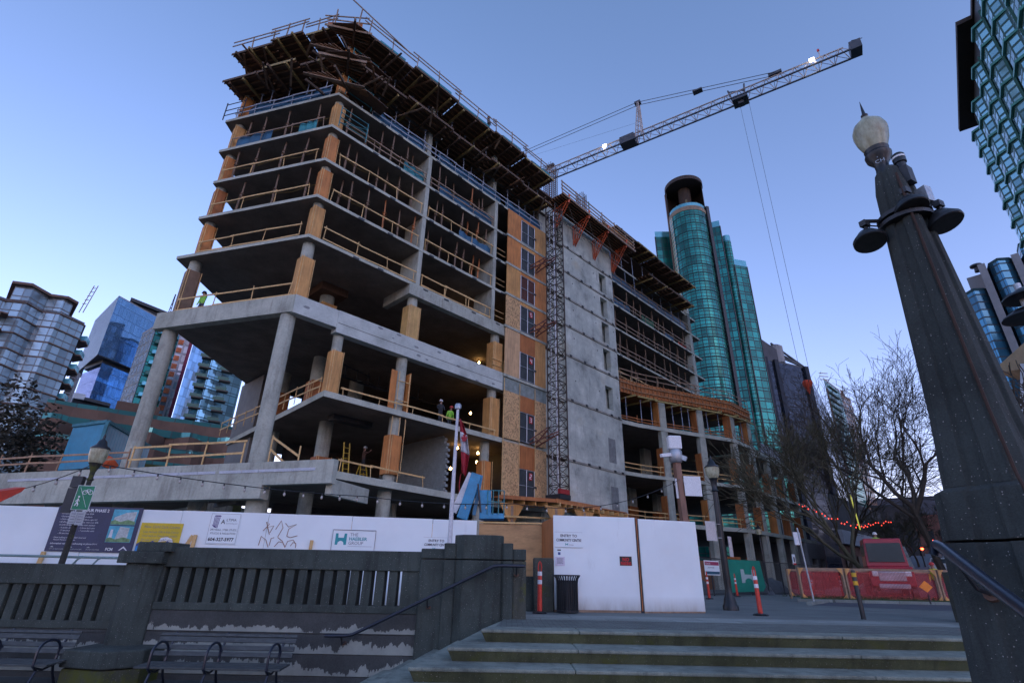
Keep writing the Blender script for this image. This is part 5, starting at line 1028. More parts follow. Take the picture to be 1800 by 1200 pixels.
for z, lab in ((28.8, 'lower'), (31.8, 'middle'), (34.8, 'upper')):   # teal edge frames round the corner columns
    t = thing('edge_frame', '%s teal pipe guard frame beside the corner column' % lab, 'guard frame', FA(1, z, .1)); 
    for u in (.4, 2.5): MB().bar(FA(u, z, .1), FA(u, z + 1.75, .1), .06).build('upright', TEALST, t)
    for h in (.35, .8, 1.25, 1.7): MB().bar(FA(.4, z + h, .1), FA(2.5, z + h, .1), .045).build('rail', TEALST, t)
    MB().bar(FA(.4, z + .3, .1), FA(2.5, z + 1.2, .1), .03).build('brace', TEALST, t)
t = thing('edge_frame', 'dark pipe guard frame at the far left corner column', 'guard frame', FB(9.6, 31.7, .1))
for u in (8.2, 9.9): MB().bar(FB(u, 31.7, .1), FB(u, 33.4, .1), .06).build('upright', DARK, t)
for h in (.4, .9, 1.5): MB().bar(FB(8.2, 31.7 + h, .1), FB(9.9, 31.7 + h, .1), .045).build('rail', DARK, t)
# right block and core tiers
for k, (a, b, o) in enumerate(((33.6, 38.1, 1.4), (38.14, 42.7, 1.5), (42.74, 47.3, 1.4), (47.34, 53.2, 1.6))): form_table(FA, a, b, 37.75, o, 4.5, 'top formwork table on the right block, %s' % ['beside the orange brackets', 'second past the orange brackets', 'third past the orange brackets', 'at the far right end'][k], 'formwork tables on the right block', 0)
for k, (a, b, o) in enumerate(((40.2, 44.8, 1.5), (45.0, 51.8, 1.6))): form_table(FA, a, b, 34.2, o, 4.5, 'lower formwork table on the right block, %s' % ['nearer the bracket platform', 'toward the far right end'][k], 'lower formwork tables on the right block', 0)
form_table(lambda t_, z, o: FA(56.2 + o, z, -t_), 2, 6, 31.2, .8, 1.5, 'small formwork table sticking out past the right end column', 'formwork past the right end', 0, mat=PLY3)
# soffit slab above the tables so the tiers read as floors
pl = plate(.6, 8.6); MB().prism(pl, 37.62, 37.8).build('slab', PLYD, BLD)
# bracketed platform round the core, orange brackets
t = thing('bracket_platform', 'timber work platform on the core wall carried by orange brackets', 'platform', FA(29, 35.3, 1))
m = MB(); m.prism([p2(FA(22.4, 0, 2.3)), p2(FA(35.8, 0, 2.3)), p2(FA(35.8, 0, .2)), p2(FA(22.4, 0, .2))], 35.36, 35.42); m.build('deck', PLYD, t)
for k in range(7): MB().bar(FA(22.4, 35.25, .3 + k * .31), FA(35.8, 35.25, .3 + k * .31), .07, .18).build('joist', JST, t)
MB().bar(FA(22.4, 35.4, 2.36), FA(35.8, 35.2, 2.36), .05, .26).build('edge_board', LUMG, t)
for z in (35.8, 36.25, 36.7): MB().bar(FA(22.3, z + .2, 2.25), FA(35.9, z, 2.25), .05, .14).build('rail', LUMG, t)
for u in (22.5, 24.8, 27.0, 29.4, 31.8, 34, 35.7): MB().bar(FA(u, 35.3, 2.2), FA(u, 37.1, 2.2), .1, .07).build('rail_post', LUMG if u != 27.0 else weathered("green_post", (.04, .15, .08), .2), t)
m = MB(); m.obox(FA(29.5, 35.5, 2.15), AV * 6.0, -NA * .03, ZV * .75); m.build('edge_sheet', PLY2, t)
for a, b in (((24.0, 34.2), (35.6, 33.9)), ((24.0, 33.0), (27.2, 32.9)), ((27.4, 33.0), (34.4, 32.9))): MB().bar(FA(a[0], a[1], 1.4), FA(b[0], b[1], 1.4), .05).build('tie_tube', weathered("tie_pipe", (.22, .19, .16), .2), t)
for a, b in (((27.5, 35.1), (30.4, 33.0)), ((30.8, 35.1), (34.0, 33.0)), ((24, 35.1), (27.2, 33))): MB().bar(FA(a[0], a[1], 1.8), FA(b[0], b[1], .8), .04).build('cross_tie', MATS["tie_pipe"], t)
for k, u in enumerate((23.5, 26.9, 30.4, 34.0)):
    b = thing('bracket', 'orange triangular steel bracket on the core wall, %s' % ['leftmost, above the hoist mast', 'second from the mast', 'third from the mast', 'rightmost, by the open floors'][k], 'bracket', FA(u, 32.5, .2), 'orange brackets under the core platform')
    for d in (-.15, .15):
        MB().bar(FA(u + d, 32.4, .25), FA(u + d, 34.7, .25), .08).build('leg', ORANGE, b); MB().bar(FA(u + d, 34.7, .2), FA(u + d, 35.2, 2.25), .09).build('arm', ORANGE, b); MB().bar(FA(u + d, 32.5, .25), FA(u + d, 35.1, 2.1), .08).build('diagonal', ORANGE, b); MB().bar(FA(u + d, 32.5, .25), FA(u + d, 34.9, 1.1), .06).build('strut', ORANGE, b)
    MB().bar(FA(u, 34.9, 2.2), FA(u, 35.9, 2.3), .16).build('head', ORANGE, b)
# ---- shores
SHC = {}
def shore(p, h, lab, grp, mat=STEEL):
    m = MB(); r = .05; m.tube(p, p + ZV * (h * .55), r, n=8); m.tube(p + ZV * (h * .5), p + ZV * h, r * .75, n=8); m.box(p + ZV * .01, (.16, .16, .02)); m.box(p + ZV * (h - .01), (.2, .16, .03)); m.tube(p + ZV * (h * .53), p + ZV * (h * .57), r * 1.5, n=8)
    SHC[lab] = SHC.get(lab, 0) + 1; o = m.build('steel_prop', mat); tag(o, '%s, %s from left' % (lab, ORD[SHC[lab] - 1]), 'steel prop', grp); return o
SHM = weathered("shore_steel", (.30, .34, .42), .3, 5, rough=.45, metal=.3)
for z, zt, lab in ((31.7, 34.1, 'lower'), (34.7, 37.1, 'top')):
    for k, u in enumerate((1.6, 3.1, 4.8, 6.3, 7.6)): shore(FB(u + RND.uniform(-.3, .3), z, RND.uniform(-.5, -.3)), zt - z, 'slim steel prop, %s formwork tier, left face' % lab, 'steel props, %s tier, left face' % lab, SHM)
    for k in range(15): shore(FA(1.8 + k * 1.42 + RND.uniform(-.35, .35), z, RND.uniform(-.7, -.25)), zt - z, 'slim steel prop, %s formwork tier, front face' % lab, 'steel props, %s tier, front face' % lab, SHM)
    for k in range(8): shore(FA(35.2 + k * 2.3 + RND.uniform(-.5, .5), z, RND.uniform(-.9, -.25)), zt - z + .25, 'slim steel prop, %s formwork tier, right block' % lab, 'steel props, %s tier, right block' % lab, SHM)
for t_ in (35.4, 37.4, 38.7, 41.4, 42.6, 43.5, 46.0, 47.6, 50.8, 52.6): shore(podp(t_, 15.4, -.45), 2.7, 'slim steel prop under the curved orange edge formwork', 'steel props under the curved podium roof', SHM)
def reshore(p, h, lab, grp, mat):
    m = MB(); tl = Vector((RND.uniform(-.05, .05), RND.uniform(-.05, .05), 0)); s = RND.uniform(.42, .6)
    m.bar(p + tl, p + ZV * (h * (s + .16)), .13, .12); m.bar(p + ZV * (h * s) + NA * .09, p + ZV * h + NA * .09 - tl, .09, .09)
    for q in (.03, .12): m.box(p + ZV * (h * (s + q)) + NA * .045, (.24, .24, .035), rad(46))
    SHC[lab] = SHC.get(lab, 0) + 1; o = m.build('timber_post', mat); tag(o, '%s, %s from %s' % (lab, ORD[SHC[lab] - 1], 'corner' if 'left face' in lab else 'left'), 'timber post', grp); return o
OR_ = {22.75: 'second', 25.75: 'third', 28.7: 'fourth', 19.7: 'first'}
for z, zt in ((22.75, 25.53), (25.75, 28.48), (28.7, 31.48)):
    nB = [1.5, 4.0, 6.6] if z < 25 else [1.9, 4.1, 6.1, 7.8]
    for u in nB: reshore(FB(u + RND.uniform(-.3, .3), z, -.45), zt - z, 'brown timber post, left face, %s floor above deep beam' % OR_[z], 'timber posts, left face, %s floor' % OR_[z], RES)
    for u in (1.6, 2.7, 4.0, 5.2, 6.4, 7.4, 9.4, 10.6, 11.8, 12.9, 14.0, 14.8): reshore(FA(u + RND.uniform(-.4, .4), z, RND.uniform(-1.1, -.35)), zt - z, 'brown timber post, front face, %s floor above deep beam' % OR_[z], 'timber posts, front face, %s floor' % OR_[z], RES if RND.random() < .8 else PLY3)
for z, zt in ((19.7, 22.53), (22.75, 25.53), (25.75, 28.48), (28.7, 31.48)):
    for k in range(9): reshore(FA(35.3 + k * 2.0 + RND.uniform(-.4, .4), z, RND.uniform(-.9, -.3)), zt - z, 'brown timber post, right block, %s floor above orange edge formwork' % OR_[z], 'timber posts, right block, %s floor' % OR_[z], RES)
YROPE = plain("yellow_rope", (.26, .18, .05))
for z in (22.75, 25.75, 28.7):
    for P, a, b in ((FB, .6, 8.6), (FA, .9, 7.8), (FA, 8.6, 15.2)): MB().path([P(a + (b - a) * k / 8, z + 1.35 - .25 * math.sin(k * math.pi / 8 * 2) ** 2, -.5) for k in range(9)], .018, 4).build('safety_line', YROPE, BLD)
# ---- hoist mast beside the core with its ties, base and timber deck
t = thing('hoist_mast', 'tall brown lattice hoist mast standing against the concrete core', 'mast', FA(21.5, 6.2, 1.8)); mc = (21.0, 22.1, 1.3, 2.4)
MR = weathered("mast_steel", (.055, .038, .03), .35, 3, rough=.6, metal=.3)
for u in (mc[0], mc[1]):
    for o in (mc[2], mc[3]): MB().bar(FA(u, 6.2, o), FA(u, 33.2, o), .085).build('chord', MR, t)
lat = MB(); lad = MB(); z = 6.4; k = 0
cs = [(mc[0], mc[2]), (mc[1], mc[2]), (mc[1], mc[3]), (mc[0], mc[3])]
while z < 32.8:
    for i in range(4):
        a, b = cs[i], cs[(i + 1) % 4]
        lat.bar(FA(a[0], z, a[1]), FA(b[0], z, b[1]), .05); lat.bar(FA(a[0], z, a[1]), FA(b[0], z + .75, b[1]), .04) if k % 2 else lat.bar(FA(b[0], z, b[1]), FA(a[0], z + .75, a[1]), .04)
    z += .75; k += 1
lat.build('lacing', MR, t)
MB().bar(FA(21.35, 6.2, 1.4), FA(21.35, 33, 1.4), .16, .05).build('inner_mast', STEEL, t); MB().bar(FA(21.75, 6.2, 1.6), FA(21.75, 33, 1.6), .12, .10).build('inner_mast', STEEL, t)
z = 6.5
while z < 33: MB().bar(FA(21.25, z, 1.4), FA(21.9, z, 1.4), .035).build('rung', MR, t); z += .45
for z in (26.6, 20.2, 10.6):
    b = MB(); 
    for (u, o, h) in ((19.9, .3, 0), (20.7, .3, -.35)): b.bar(FA(mc[0], z + 1.1 + h * .5, mc[2]), FA(u, z + h * .3, o), .085); b.bar(FA(mc[0], z + .6 + h * .5, mc[3]), FA(u, z - .3 + h * .3, o), .085)
    for f in (.25, .5, .75): p = FA(mc[0], z + 1.1, mc[2]).lerp(FA(19.9, z, .3), f); q = FA(mc[0], z + .6, mc[3]).lerp(FA(20.7, z - .4, .3), f); b.bar(p, q, .05)
    b.build('wall_tie', weathered("rust_tie", (.17, .06, .04), .3), t)
MB().obox(FA(20.85, 6.12, 2.5), AV * 1.3, -NA * 1.4, ZV * .35).build('base_motor', DARK, t); MB().obox(FA(20.9, 6.5, 2.52), AV * 1.1, -NA * .25, ZV * .35).build('base_clamp', weathered("red_clamp", (.38, .03, .03), .2), t)
t = thing('timber_deck', 'timber loading deck on triangular plywood supports under the hoist mast', 'deck', FA(24, 5.9, 1.5))
q = [p2(FA(20.7, 0, 2.3)), p2(FA(30.4, 0, 2.2)), p2(FA(30.4, 0, .25)), p2(FA(20.7, 0, .25))]; MB().prism(q, 5.92, 6.0).build('deck', PLY3, t)
q = [p2(FA(20.7, 0, 2.25)), p2(FA(16.2, 0, .7)), p2(FA(16.2, 0, .25)), p2(FA(20.7, 0, .25))]; MB().prism(q, 5.86, 5.95).build('deck', PLY3, t)
MB().bar(FA(20.6, 5.95, 2.36), FA(26.2, 5.95, 2.36), .06, .32).build('edge_board', m_ply("edge_orange", (.50, .20, .07)), t); MB().bar(FA(20.65, 5.95, 2.3), FA(16.2, 5.9, .75), .06, .25).build('edge_board', PLY3, t)
for k in range(14): u = 21.0 + k * .7; MB().bar(FA(u, 5.72, 2.4), FA(u, 5.72, .3), .11, .28).build('joist', PLY2 if k % 2 else LUM, t)
for k in range(5): u = 16.6 + k * .85; MB().bar(FA(u, 5.68, .6 + k * .34), FA(u, 5.68, .3), .11, .28).build('joist', PLY2, t)
for u, o in ((17.5, .8), (20.7, 2.2), (24.2, 2.2), (27.6, 2.1), (30.2, 2.0)):
    MB().bar(FA(u, 0, o - .05), FA(u, 5.4, o - .05), .25).build('post', LUMG, t); m = MB(); w_ = 1.3
    m.hexa([FA(u - .12, 4.1, o + .02), FA(u + .12, 4.1, o + .02), FA(u + .12, 4.1, o - .05), FA(u - .12, 4.1, o - .05), FA(u - w_, 5.55, o + .02), FA(u + w_, 5.55, o + .02), FA(u + w_, 5.55, o - .05), FA(u - w_, 5.55, o - .05)]); m.build('gusset', PLY2, t)
MB().bar(FA(16.4, 4.6, .9), FA(30, 5.2, 2.2), .1, .12).build('brace', LUM, t)
# ---- tower crane behind the building
CR = Vector((-2.2, 71.5, 60)); CT = Vector((41.9, 43.3, 60)); CD = (CT - CR).normalized(); CS = Vector((-CD.y, CD.x, 0))
CRM = weathered("crane_warm_tint", (.42, .36, .33), .2, 1, rough=.5, metal=.2); CRD = weathered("crane_dark", (.07, .075, .09), .25, 1, rough=.5)  # pinkish tone puts warm light on the chords into the colour
t = thing('tower_crane', 'tower crane reaching its long lattice jib over the building', 'crane', (CR.x, CR.y, 0))
L = (CT - CR).length - 1.2
for s_ in (-.75, .75): MB().bar(CR + CS * s_, CR + CD * L + CS * s_, .17).build('bottom_chord', CRD, t)
MB().tube(CR + ZV * 1.75 + CD * 1, CR + CD * (L - .5) + ZV * 1.5, .095, n=8).build('top_chord', CRM, t)
lac = MB(); n = 30
for k in range(n):
    a, b, c = L * k / n, L * (k + .5) / n, L * (k + 1) / n
    for s_ in (-.75, .75): lac.bar(CR + CD * a + CS * s_, CR + CD * b + ZV * 1.65, .07); lac.bar(CR + CD * b + ZV * 1.65, CR + CD * c + CS * s_, .07)
    lac.bar(CR + CD * a - CS * .75, CR + CD * a + CS * .75, .06); lac.bar(CR + CD * a - CS * .75, CR + CD * c + CS * .75, .05)
lac.build('lacing', CRM, t)
MB().obox(CR + CD * L - CS * .9 - ZV * .2, CD * 1.2, CS * 1.6, ZV * 1.3).build('tip_frame', CRD, t); MB().bar(CR + CD * (L - 3) + ZV * 1.6, CR + CD * (L - 3) + ZV * 2.7, .08).build('tip_mast', CRM, t); MB().tube(CR + CD * (L - 3) + ZV * 2.6, CR + CD * (L - 3) + ZV * 2.9, .14, n=8).build('beacon', plain("beacon_red", (.5, .04, .05)), t); MB().bar(CR + CD * (L + .5) + ZV * 2.1, CR + CD * (L + 1.6) + ZV * 1.8, .06).build('tip_arm', CRD, t)
AFp = CR + CD * ((at_z(1125, 247, 60) - CR).dot(CD)); aft = AFp + ZV * 7.2 + CD * .3
m = MB()
for s_ in (-.5, .5): m.bar(AFp + CS * s_ - CD * .5, aft + CS * s_ * .6, .13); m.bar(AFp + CS * s_ + CD * .5, aft + CS * s_ * .6 + CD * .15, .13)
for k in range(1, 8): f = k / 8; p = AFp.lerp(aft, f); m.bar(p - CS * .4 - CD * .5 * (1 - f), p + CS * .4 + CD * .5 * (1 - f), .06); m.bar(p - CS * .4, p - CS * .4 + ZV * .8 + CD * .2, .05)
m.build('king_post', CRM, t); MB().box(aft + ZV * .1, (.9, .7, .4), math.atan2(CD.y, CD.x)).build('post_head', CRD, t)
p = AFp - CD * 2.8; MB().obox(p - CS * .85 + ZV * -.1, CD * 2.2, CS * 1.7, ZV * 1.3).build('winch_box', CRD, t)
end = CR + CD * (L * .84) + ZV * 1.9; top = CR - CD * 2 + ZV * 7.6
pn = MB()
for s_ in (-.3, .3): pn.path([top + CS * s_, aft + CS * s_, end + CS * s_], .045, 5)
for s_ in (-.25, .25): pn.path([top - ZV * 2.5 + CS * s_, CR + CD * 9.5 + ZV * 2.1 + CS * s_], .04, 5)
pn.path([top - ZV * .5, AFp + ZV * 3.5], .018, 4)
pn.build('pendant_line', CRD, t)
MB().box(end, (1.6, .5, .4), math.atan2(CD.y, CD.x)).build('pendant_anchor', CRD, t); q = (aft + end) / 2 - CD * .5; MB().box(q, (1.3, .8, .22), math.atan2(CD.y, CD.x)).build('pendant_link', CRD, t); MB().box(CR + CD * 9.5 + ZV * 2.1, (1.2, .5, .4), math.atan2(CD.y, CD.x)).build('pendant_anchor', CRD, t)
m = MB()
for sx_ in (-1, 1):
    for sy_ in (-1, 1): m.bar((CR.x + sx_, CR.y + sy_, 0), (CR.x + sx_, CR.y + sy_, 61), .22)
z = 1
while z < 60:
    for a, b in (((-1, -1), (1, -1)), ((1, -1), (1, 1)), ((1, 1), (-1, 1)), ((-1, 1), (-1, -1))): m.bar((CR.x + a[0], CR.y + a[1], z), (CR.x + b[0], CR.y + b[1], z + 1.9), .09)
    z += 2
m.build('tower', CRM, t); MB().obox(CR + Vector((-1.2, -1.2, -1)), Vector((2.4, 0, 0)), Vector((0, 2.4, 0)), ZV * 2).build('slewing_unit', CRD, t); MB().bar(CR, top, .3).build('apex', CRM, t); MB().bar(CR - CD * 1, CR - CD * 14, 1.2, .8).build('counter_jib', CRM, t); MB().obox(CR - CD * 14 - CS * .9 - ZV * 2, CD * 2.5, CS * 1.8, ZV * 2.4).build('counterweight', CONC, t)
TR = CR + CD * ((at_z(1305, 187, 60) - CR).dot(CD)); m = MB(); m.obox(TR - CD * .95 - CS * .85 - ZV * .55, CD * 1.9, CS * 1.7, ZV * .3); m.obox(TR - CD * .35 - CS * .4 - ZV * 1.05, CD * .7, CS * .8, ZV * .55); m.build('trolley', CRD, t)
m = MB(); m.bar(TR - CD * .9 + ZV * -.3, TR - CD * 1.3 + ZV * 2.3, .16); m.bar(TR + CD * .5 + ZV * -.3, TR + CD * .8 + ZV * 2.4, .16); m.bar(TR - CD * 1.3 + ZV * 2.0, TR + CD * .8 + ZV * 1.2, .12); m.build('trolley_frame', CRD, t)
HK = Vector((TR.x, TR.y, 19.4)) + CD * .35; m = MB()
for s_ in (-.55, .55): m.path([TR + CD * (.35 + s_) - ZV * .8, HK + CD * s_ * .75 + ZV * .4], .022, 4)
m.build('hoist_rope', CRD, t)
for u in (1430, 1068): p = CR + CD * ((at_z(u, 126 if u > 1400 else 268, 60.4) - CR).dot(CD)) + ZV * .7; MB().box(p - CS * .9, (.55, .2, .4), math.atan2(CD.y, CD.x)).build('work_light', emit("work_light", (1, .93, .82), 6), t)
t = thing('hook_block', 'orange red crane hook block hanging on two ropes', 'hook block', HK); MB().lathe((HK.x, HK.y, HK.z - 1.1), [(.06, 0), (.12, .15), (.2, .45), (.46, .95), (.50, 1.2), (.40, 1.42), (.12, 1.5)], 8).build('block', weathered("hook_orange", (.58, .07, .03), .2), t); MB().path([(HK.x, HK.y, HK.z - 1.1), (HK.x + .1, HK.y, HK.z - 1.4), (HK.x, HK.y, HK.z - 1.7), (HK.x + .05, HK.y, HK.z - 4.5)], .06, 6).build('chain', CRD, t)
# ---- blue boom lift behind the hoarding
BL_ = 25.5; LFT = weathered("lift_blue", (.015, .26, .48), .25, 1.5, rough=.4)
t = thing('boom_lift', 'bright blue articulated boom lift folded behind the hoarding', 'boom lift', at_dist(830, 930, BL_)); fx = polar(87, 1); fy = polar(-3, 1)
P0, P1 = at_dist(812, 912, BL_), at_dist(838, 834, BL_); MB().bar(P0, P1, .5, .62, up=fy).build('riser_arm', LFT, t, bevel=.02); MB().bar(at_dist(797, 900, BL_ + .5), at_dist(829, 832, BL_ + .5), .30, .22, up=fy).build('upper_arm', STEEL, t); MB().bar(at_dist(846, 836, BL_ + .2), at_dist(833, 905, BL_ + .2), .16, .3, up=fy).build('link_arm', LFT, t)
MB().bar(at_dist(853, 912, BL_), at_dist(853, 862, BL_), .55, .5, up=fy).build('turret', LFT, t, bevel=.02); MB().bar(at_dist(845, 900, BL_ - .4), at_dist(840, 850, BL_ - .3), .07).build('hydraulic_hose', BLACK, t); MB().bar(at_dist(845, 908, BL_ - .3), at_dist(886, 908, BL_ - .3), .9, .22).build('basket_floor', LFT, t)
B0 = at_dist(856, 905, BL_ - .4)
for z in (.55, 1.05): MB().path([B0 + ZV * z + fy * .35, B0 + ZV * z - fy * .4, B0 + ZV * z + fx * .75 - fy * .4, B0 + ZV * z + fx * .8 + fy * .35], .025, 6).build('basket_rail', TEALST, t)
for u in (0, .25, .5, .75): MB().bar(B0 + fx * u - fy * .4, B0 + fx * u - fy * .4 + ZV * 1.05, .04).build('basket_post', TEALST, t)
MB().obox(P0 + Vector((-1.2, -.8, -3.2)), Vector((3.4, 0, 0)), Vector((0, 1.8, 0)), ZV * .9).build('chassis', LFT, t)
for sx_ in (-.8, 1.7):
    for sy_ in (-.8, .9): c = P0 + Vector((sx_, sy_, -3.2)); c.z = .48; MB().tube(c - Vector((0, .15, 0)), c + Vector((0, .15, 0)), .48, n=20).build('wheel', BLACK, t)
# ---- camera post
t = thing('camera_post', 'timber post with white site camera head and blank white board', 'camera post', at_z(1206, 1010, 1.0)); cb, ct = polar(17.9, 25), polar(17.9, 25); base = Vector((cb.x, cb.y, 0)); 
MB().bar(base, base + ZV * 6.2 - Vector((.15, 0, 0)), .26).build('post', m_ply("brown_post", (.24, .13, .09)), t)
tp = base + ZV * 6.2 - Vector((.15, 0, 0)); MB().obox(tp + Vector((-.30, -.2, .05)), Vector((.6, 0, 0)), Vector((0, .4, 0)), ZV * .62).build('camera_head', WHITE, t, bevel=.06); MB().lathe((tp.x, tp.y, tp.z - .55), [(.22, 0), (.30, .1), (.30, .5), (.24, .6)], 14).build('mount', STEEL, t, smooth=True)
MB().bar(tp + Vector((-.25, -.1, -.2)), tp + Vector((-.75, -.3, -.3)), .16).build('side_camera', WHITE, t, bevel=.02); MB().bar(tp + Vector((.2, -.1, -.3)), tp + Vector((.42, -.2, -.42)), .2).build('side_camera', STEEL, t)
c = base + ZV * 4.2 + Vector((.05, -.17, 0)); MB().obox(c, Vector((.78, .1, 0)), Vector((0, .03, 0)), ZV * .85).build('board', WHITE, t); MB().obox(c + Vector((-.36, .1, -.1)), Vector((.3, .0, 0)), Vector((0, .03, 0)), ZV * .85).build('board', WHITE, t)
# ---- people
SKIN = plain("skin", (.36, .20, .14)); CLD = weathered("dark_clothes", (.03, .033, .04), .3); HIV = plain("hi_vis_green", (.25, .62, .05)); HATW = plain("hard_hat_white", (.7, .7, .7)); HIO = plain("hi_vis_orange", (.75, .20, .03)); HATR = plain("hard_hat_red", (.55, .05, .04)); JEAN = plain("work_trousers", (.05, .06, .09))
def person(label, foot, face, top=HIV, legs=JEAN, hat=HATW, arms=0.0, lean=0.0, step=.12):
    """one skinned figure about 1.75 m tall; face = heading in degrees; arms: 0 hanging, 1 raised"""
    a = rad(face); X = Vector((math.cos(a), -math.sin(a), 0)); Fd = Vector((math.sin(a), math.cos(a), 0))
    def P(x, f, z): return X * x + Fd * (f + lean * max(0, z - .9)) + ZV * z
    V = [P(0, 0, .98), P(0, .0, 1.2), P(0, 0, 1.42), P(0, 0, 1.52), P(0, .02, 1.64), P(0, .015, 1.75)]; R = [.15, .145, .15, .06, .095, .075]; E = [(0, 1), (1, 2), (2, 3), (3, 4), (4, 5)]
    for s_ in (-1, 1):
        n = len(V); V += [P(s_ * .09, 0, .90), P(s_ * .10, .03 + s_ * step * .5, .50), P(s_ * .10, s_ * step, .09), P(s_ * .10, s_ * step + .14, .04)]; R += [.095, .065, .045, .04]; E += [(0, n), (n, n + 1), (n + 1, n + 2), (n + 2, n + 3)]
        n = len(V); V += [P(s_ * .19, 0, 1.42), P(s_ * (.25 + .05 * arms), .02 + .12 * arms, 1.15 + .18 * arms), P(s_ * (.24 - .06 * arms), .10 + .25 * arms, .92 + .65 * arms), P(s_ * (.23 - .07 * arms), .13 + .28 * arms, .82 + .80 * arms)]; R += [.075, .05, .038, .035]; E += [(2, n), (n, n + 1), (n + 1, n + 2), (n + 2, n + 3)]
    me = bpy.data.meshes.new('body'); me.from_pydata([tuple(v) for v in V], E, []); o = bpy.data.objects.new('tmp', me); COL.objects.link(o)
    sk = o.modifiers.new('Skin', 'SKIN'); sk.use_smooth_shade = True
    for k, r in enumerate(R): me.skin_vertices[0].data[k].radius = (r, r * (.72 if k in (0, 1, 2) else 1)); 
    me.skin_vertices[0].data[0].use_root = True
    ss = o.modifiers.new('Sub', 'SUBSURF'); ss.levels = 1; ss.render_levels = 1
    bpy.context.view_layer.update(); nm = bpy.data.meshes.new_from_object(o.evaluated_get(bpy.context.evaluated_depsgraph_get())); bpy.data.objects.remove(o); nm.name = 'body'
    for mt in (legs, top, SKIN, BLACK): nm.materials.append(mt)
    for p in nm.polygons:
        c = p.center; hz = c.z; side = abs(c.dot(X)); fr = c.dot(Fd)
        p.material_index = 3 if hz < .10 else 0 if hz < .95 and side < .17 else 2 if (hz > 1.5 and side < .13) else 1
        if side > .17 and ((arms == 0 and hz < .90) or (arms > 0 and hz > 1.5 and fr > .3)): p.material_index = 2
        p.use_smooth = True
    r = thing('person', label, 'person', foot); b = bpy.data.objects.new('body', nm); COL.objects.link(b); b.parent = r
    h = Vector(V[5]); m = MB(); m.lathe((h.x, h.y, h.z - .06), [(.165, 0), (.135, .02), (.13, .08), (.09, .14), (.02, .165)], 14); k = m.build('hard_hat', hat, None, smooth=True); k.parent = r
    m = MB(); 
    for z in (1.12, 1.3): m.lathe(tuple(P(0, 0, z)), [(.165, 0), (.165, .035)], 14)
    return r
person('person in dark work clothes standing at the roof edge railing', FA(13.35, 37.5, 1.0), 120, CLD, CLD, BLACK)
person('person in green hi-vis vest at the far left of the deep beam level', FB(7.9, 15.4, -.9), 200, HIV, JEAN, CLD)
person('person in dark jacket with white helmet on the third floor edge', FA(11.7, 10.3, -.75), 150, CLD, CLD, HATW, .3)
person('person in green vest with red helmet crouching by the third floor rail', FA(12.5, 9.95, -.7), 150, HIV, CLD, HATR, 0, .3)
lp = FA(8.05, 5.85, -3.9); person('person with white helmet on a yellow ladder reaching to the ceiling', lp + ZV * .95, 60, weathered("brown_jacket", (.10, .05, .035), .2), CLD, HATW, 1.0)
t = thing('step_ladder', 'yellow step ladder under the person working at the ceiling', 'ladder', lp); YL = plain("ladder_yellow", (.50, .33, .02))
for sx_ in (-.35, .35):
    for sy_ in (-.45, .45): MB().bar(lp + AV * sx_ + NA * sy_, lp + AV * sx_ * .55 + NA * sy_ * .15 + ZV * 1.5, .06).build('rail', YL, t)
for k in range(1, 5): f = k / 5; MB().bar(lp - AV * (.35 - .15 * f) + NA * (.45 - .3 * f) + ZV * 1.5 * f, lp + AV * (.35 - .15 * f) + NA * (.45 - .3 * f) + ZV * 1.5 * f, .07, .04).build('step', YL, t)
lp = FA(6.3, 5.85, -3.2); t = thing('step_ladder', 'tall folded yellow ladder beside the orange column cladding', 'ladder', lp)
for sx_ in (-.2, .2): MB().bar(lp + AV * (sx_ + .25), lp + AV * sx_ + ZV * 2.6, .07).build('rail', YL, t)
for k in range(1, 8): MB().bar(lp + AV * (.25 * (1 - k / 8) - .2) + ZV * (2.6 * k / 8), lp + AV * (.25 * (1 - k / 8) + .2) + ZV * (2.6 * k / 8), .04).build('step', YL, t)

# loose boards and bracing left lying out over the top tiers
for k in range(26):
    z = RND.choice((34.25, 37.25)); P, u = (FA, RND.uniform(1, 21)) if k % 3 else (FB, RND.uniform(1, 9)); a = P(u, z - RND.uniform(0, .3), RND.uniform(1.2, 2.1)); b = P(u + RND.uniform(-1.5, 1.5), z - RND.uniform(.0, .8), RND.uniform(-1, .6))
    m = MB(); m.bar(a, b, .14, .05); tag(m.build('loose_board', RND.choice((LUMG, JST, RES))), 'loose board poking out under the %s formwork tier, %s face, number %s' % ('lower' if z < 36 else 'top', 'front' if k % 3 else 'left', ORD[k] if k < 24 else ['next to last', 'last'][k - 24]), 'board', 'loose boards under the formwork tiers')
# ================================================================== towers, low buildings, trees, street fences and vehicles
def pl2(az, d): p = polar(az, d); return (p.x, p.y)
def back(pts, k):   # plan closed by pushing the first and last points away from the camera
    out = list(pts)
    for p in (pts[-1], pts[0]): 
        L = math.hypot(*p); out.append((p[0] * (1 + k / L), p[1] * (1 + k / L)))
    return out
def off2(pts, d):
    c = Vector((sum(p[0] for p in pts) / len(pts), sum(p[1] for p in pts) / len(pts))); r = []
    for p in pts: v = Vector(p) - c; r.append(tuple(Vector(p) + v.normalized() * d))
    return r
def skin(pts, z0, z1, name, mat, parent, closed=True): return MB().wallquads(pts, z0, z1, closed).build(name, mat, parent)
def lid(pts, z0, z1, name, mat, parent): return MB().prism(pts, z0, z1).build(name, mat, parent)
G_TEAL = m_glass("teal_curtain_glass", 1.5, 3.05, (.022, .19, .155), (.003, .022, .022), .20, .26, .45, .10, .55, sub=(.30, .72))
G_TEAL2 = m_glass("teal_wide_glass", 1.9, 3.05, (.020, .175, .145), (.003, .02, .02), .22, .30, .45, .08, .55, sub=(.32,))
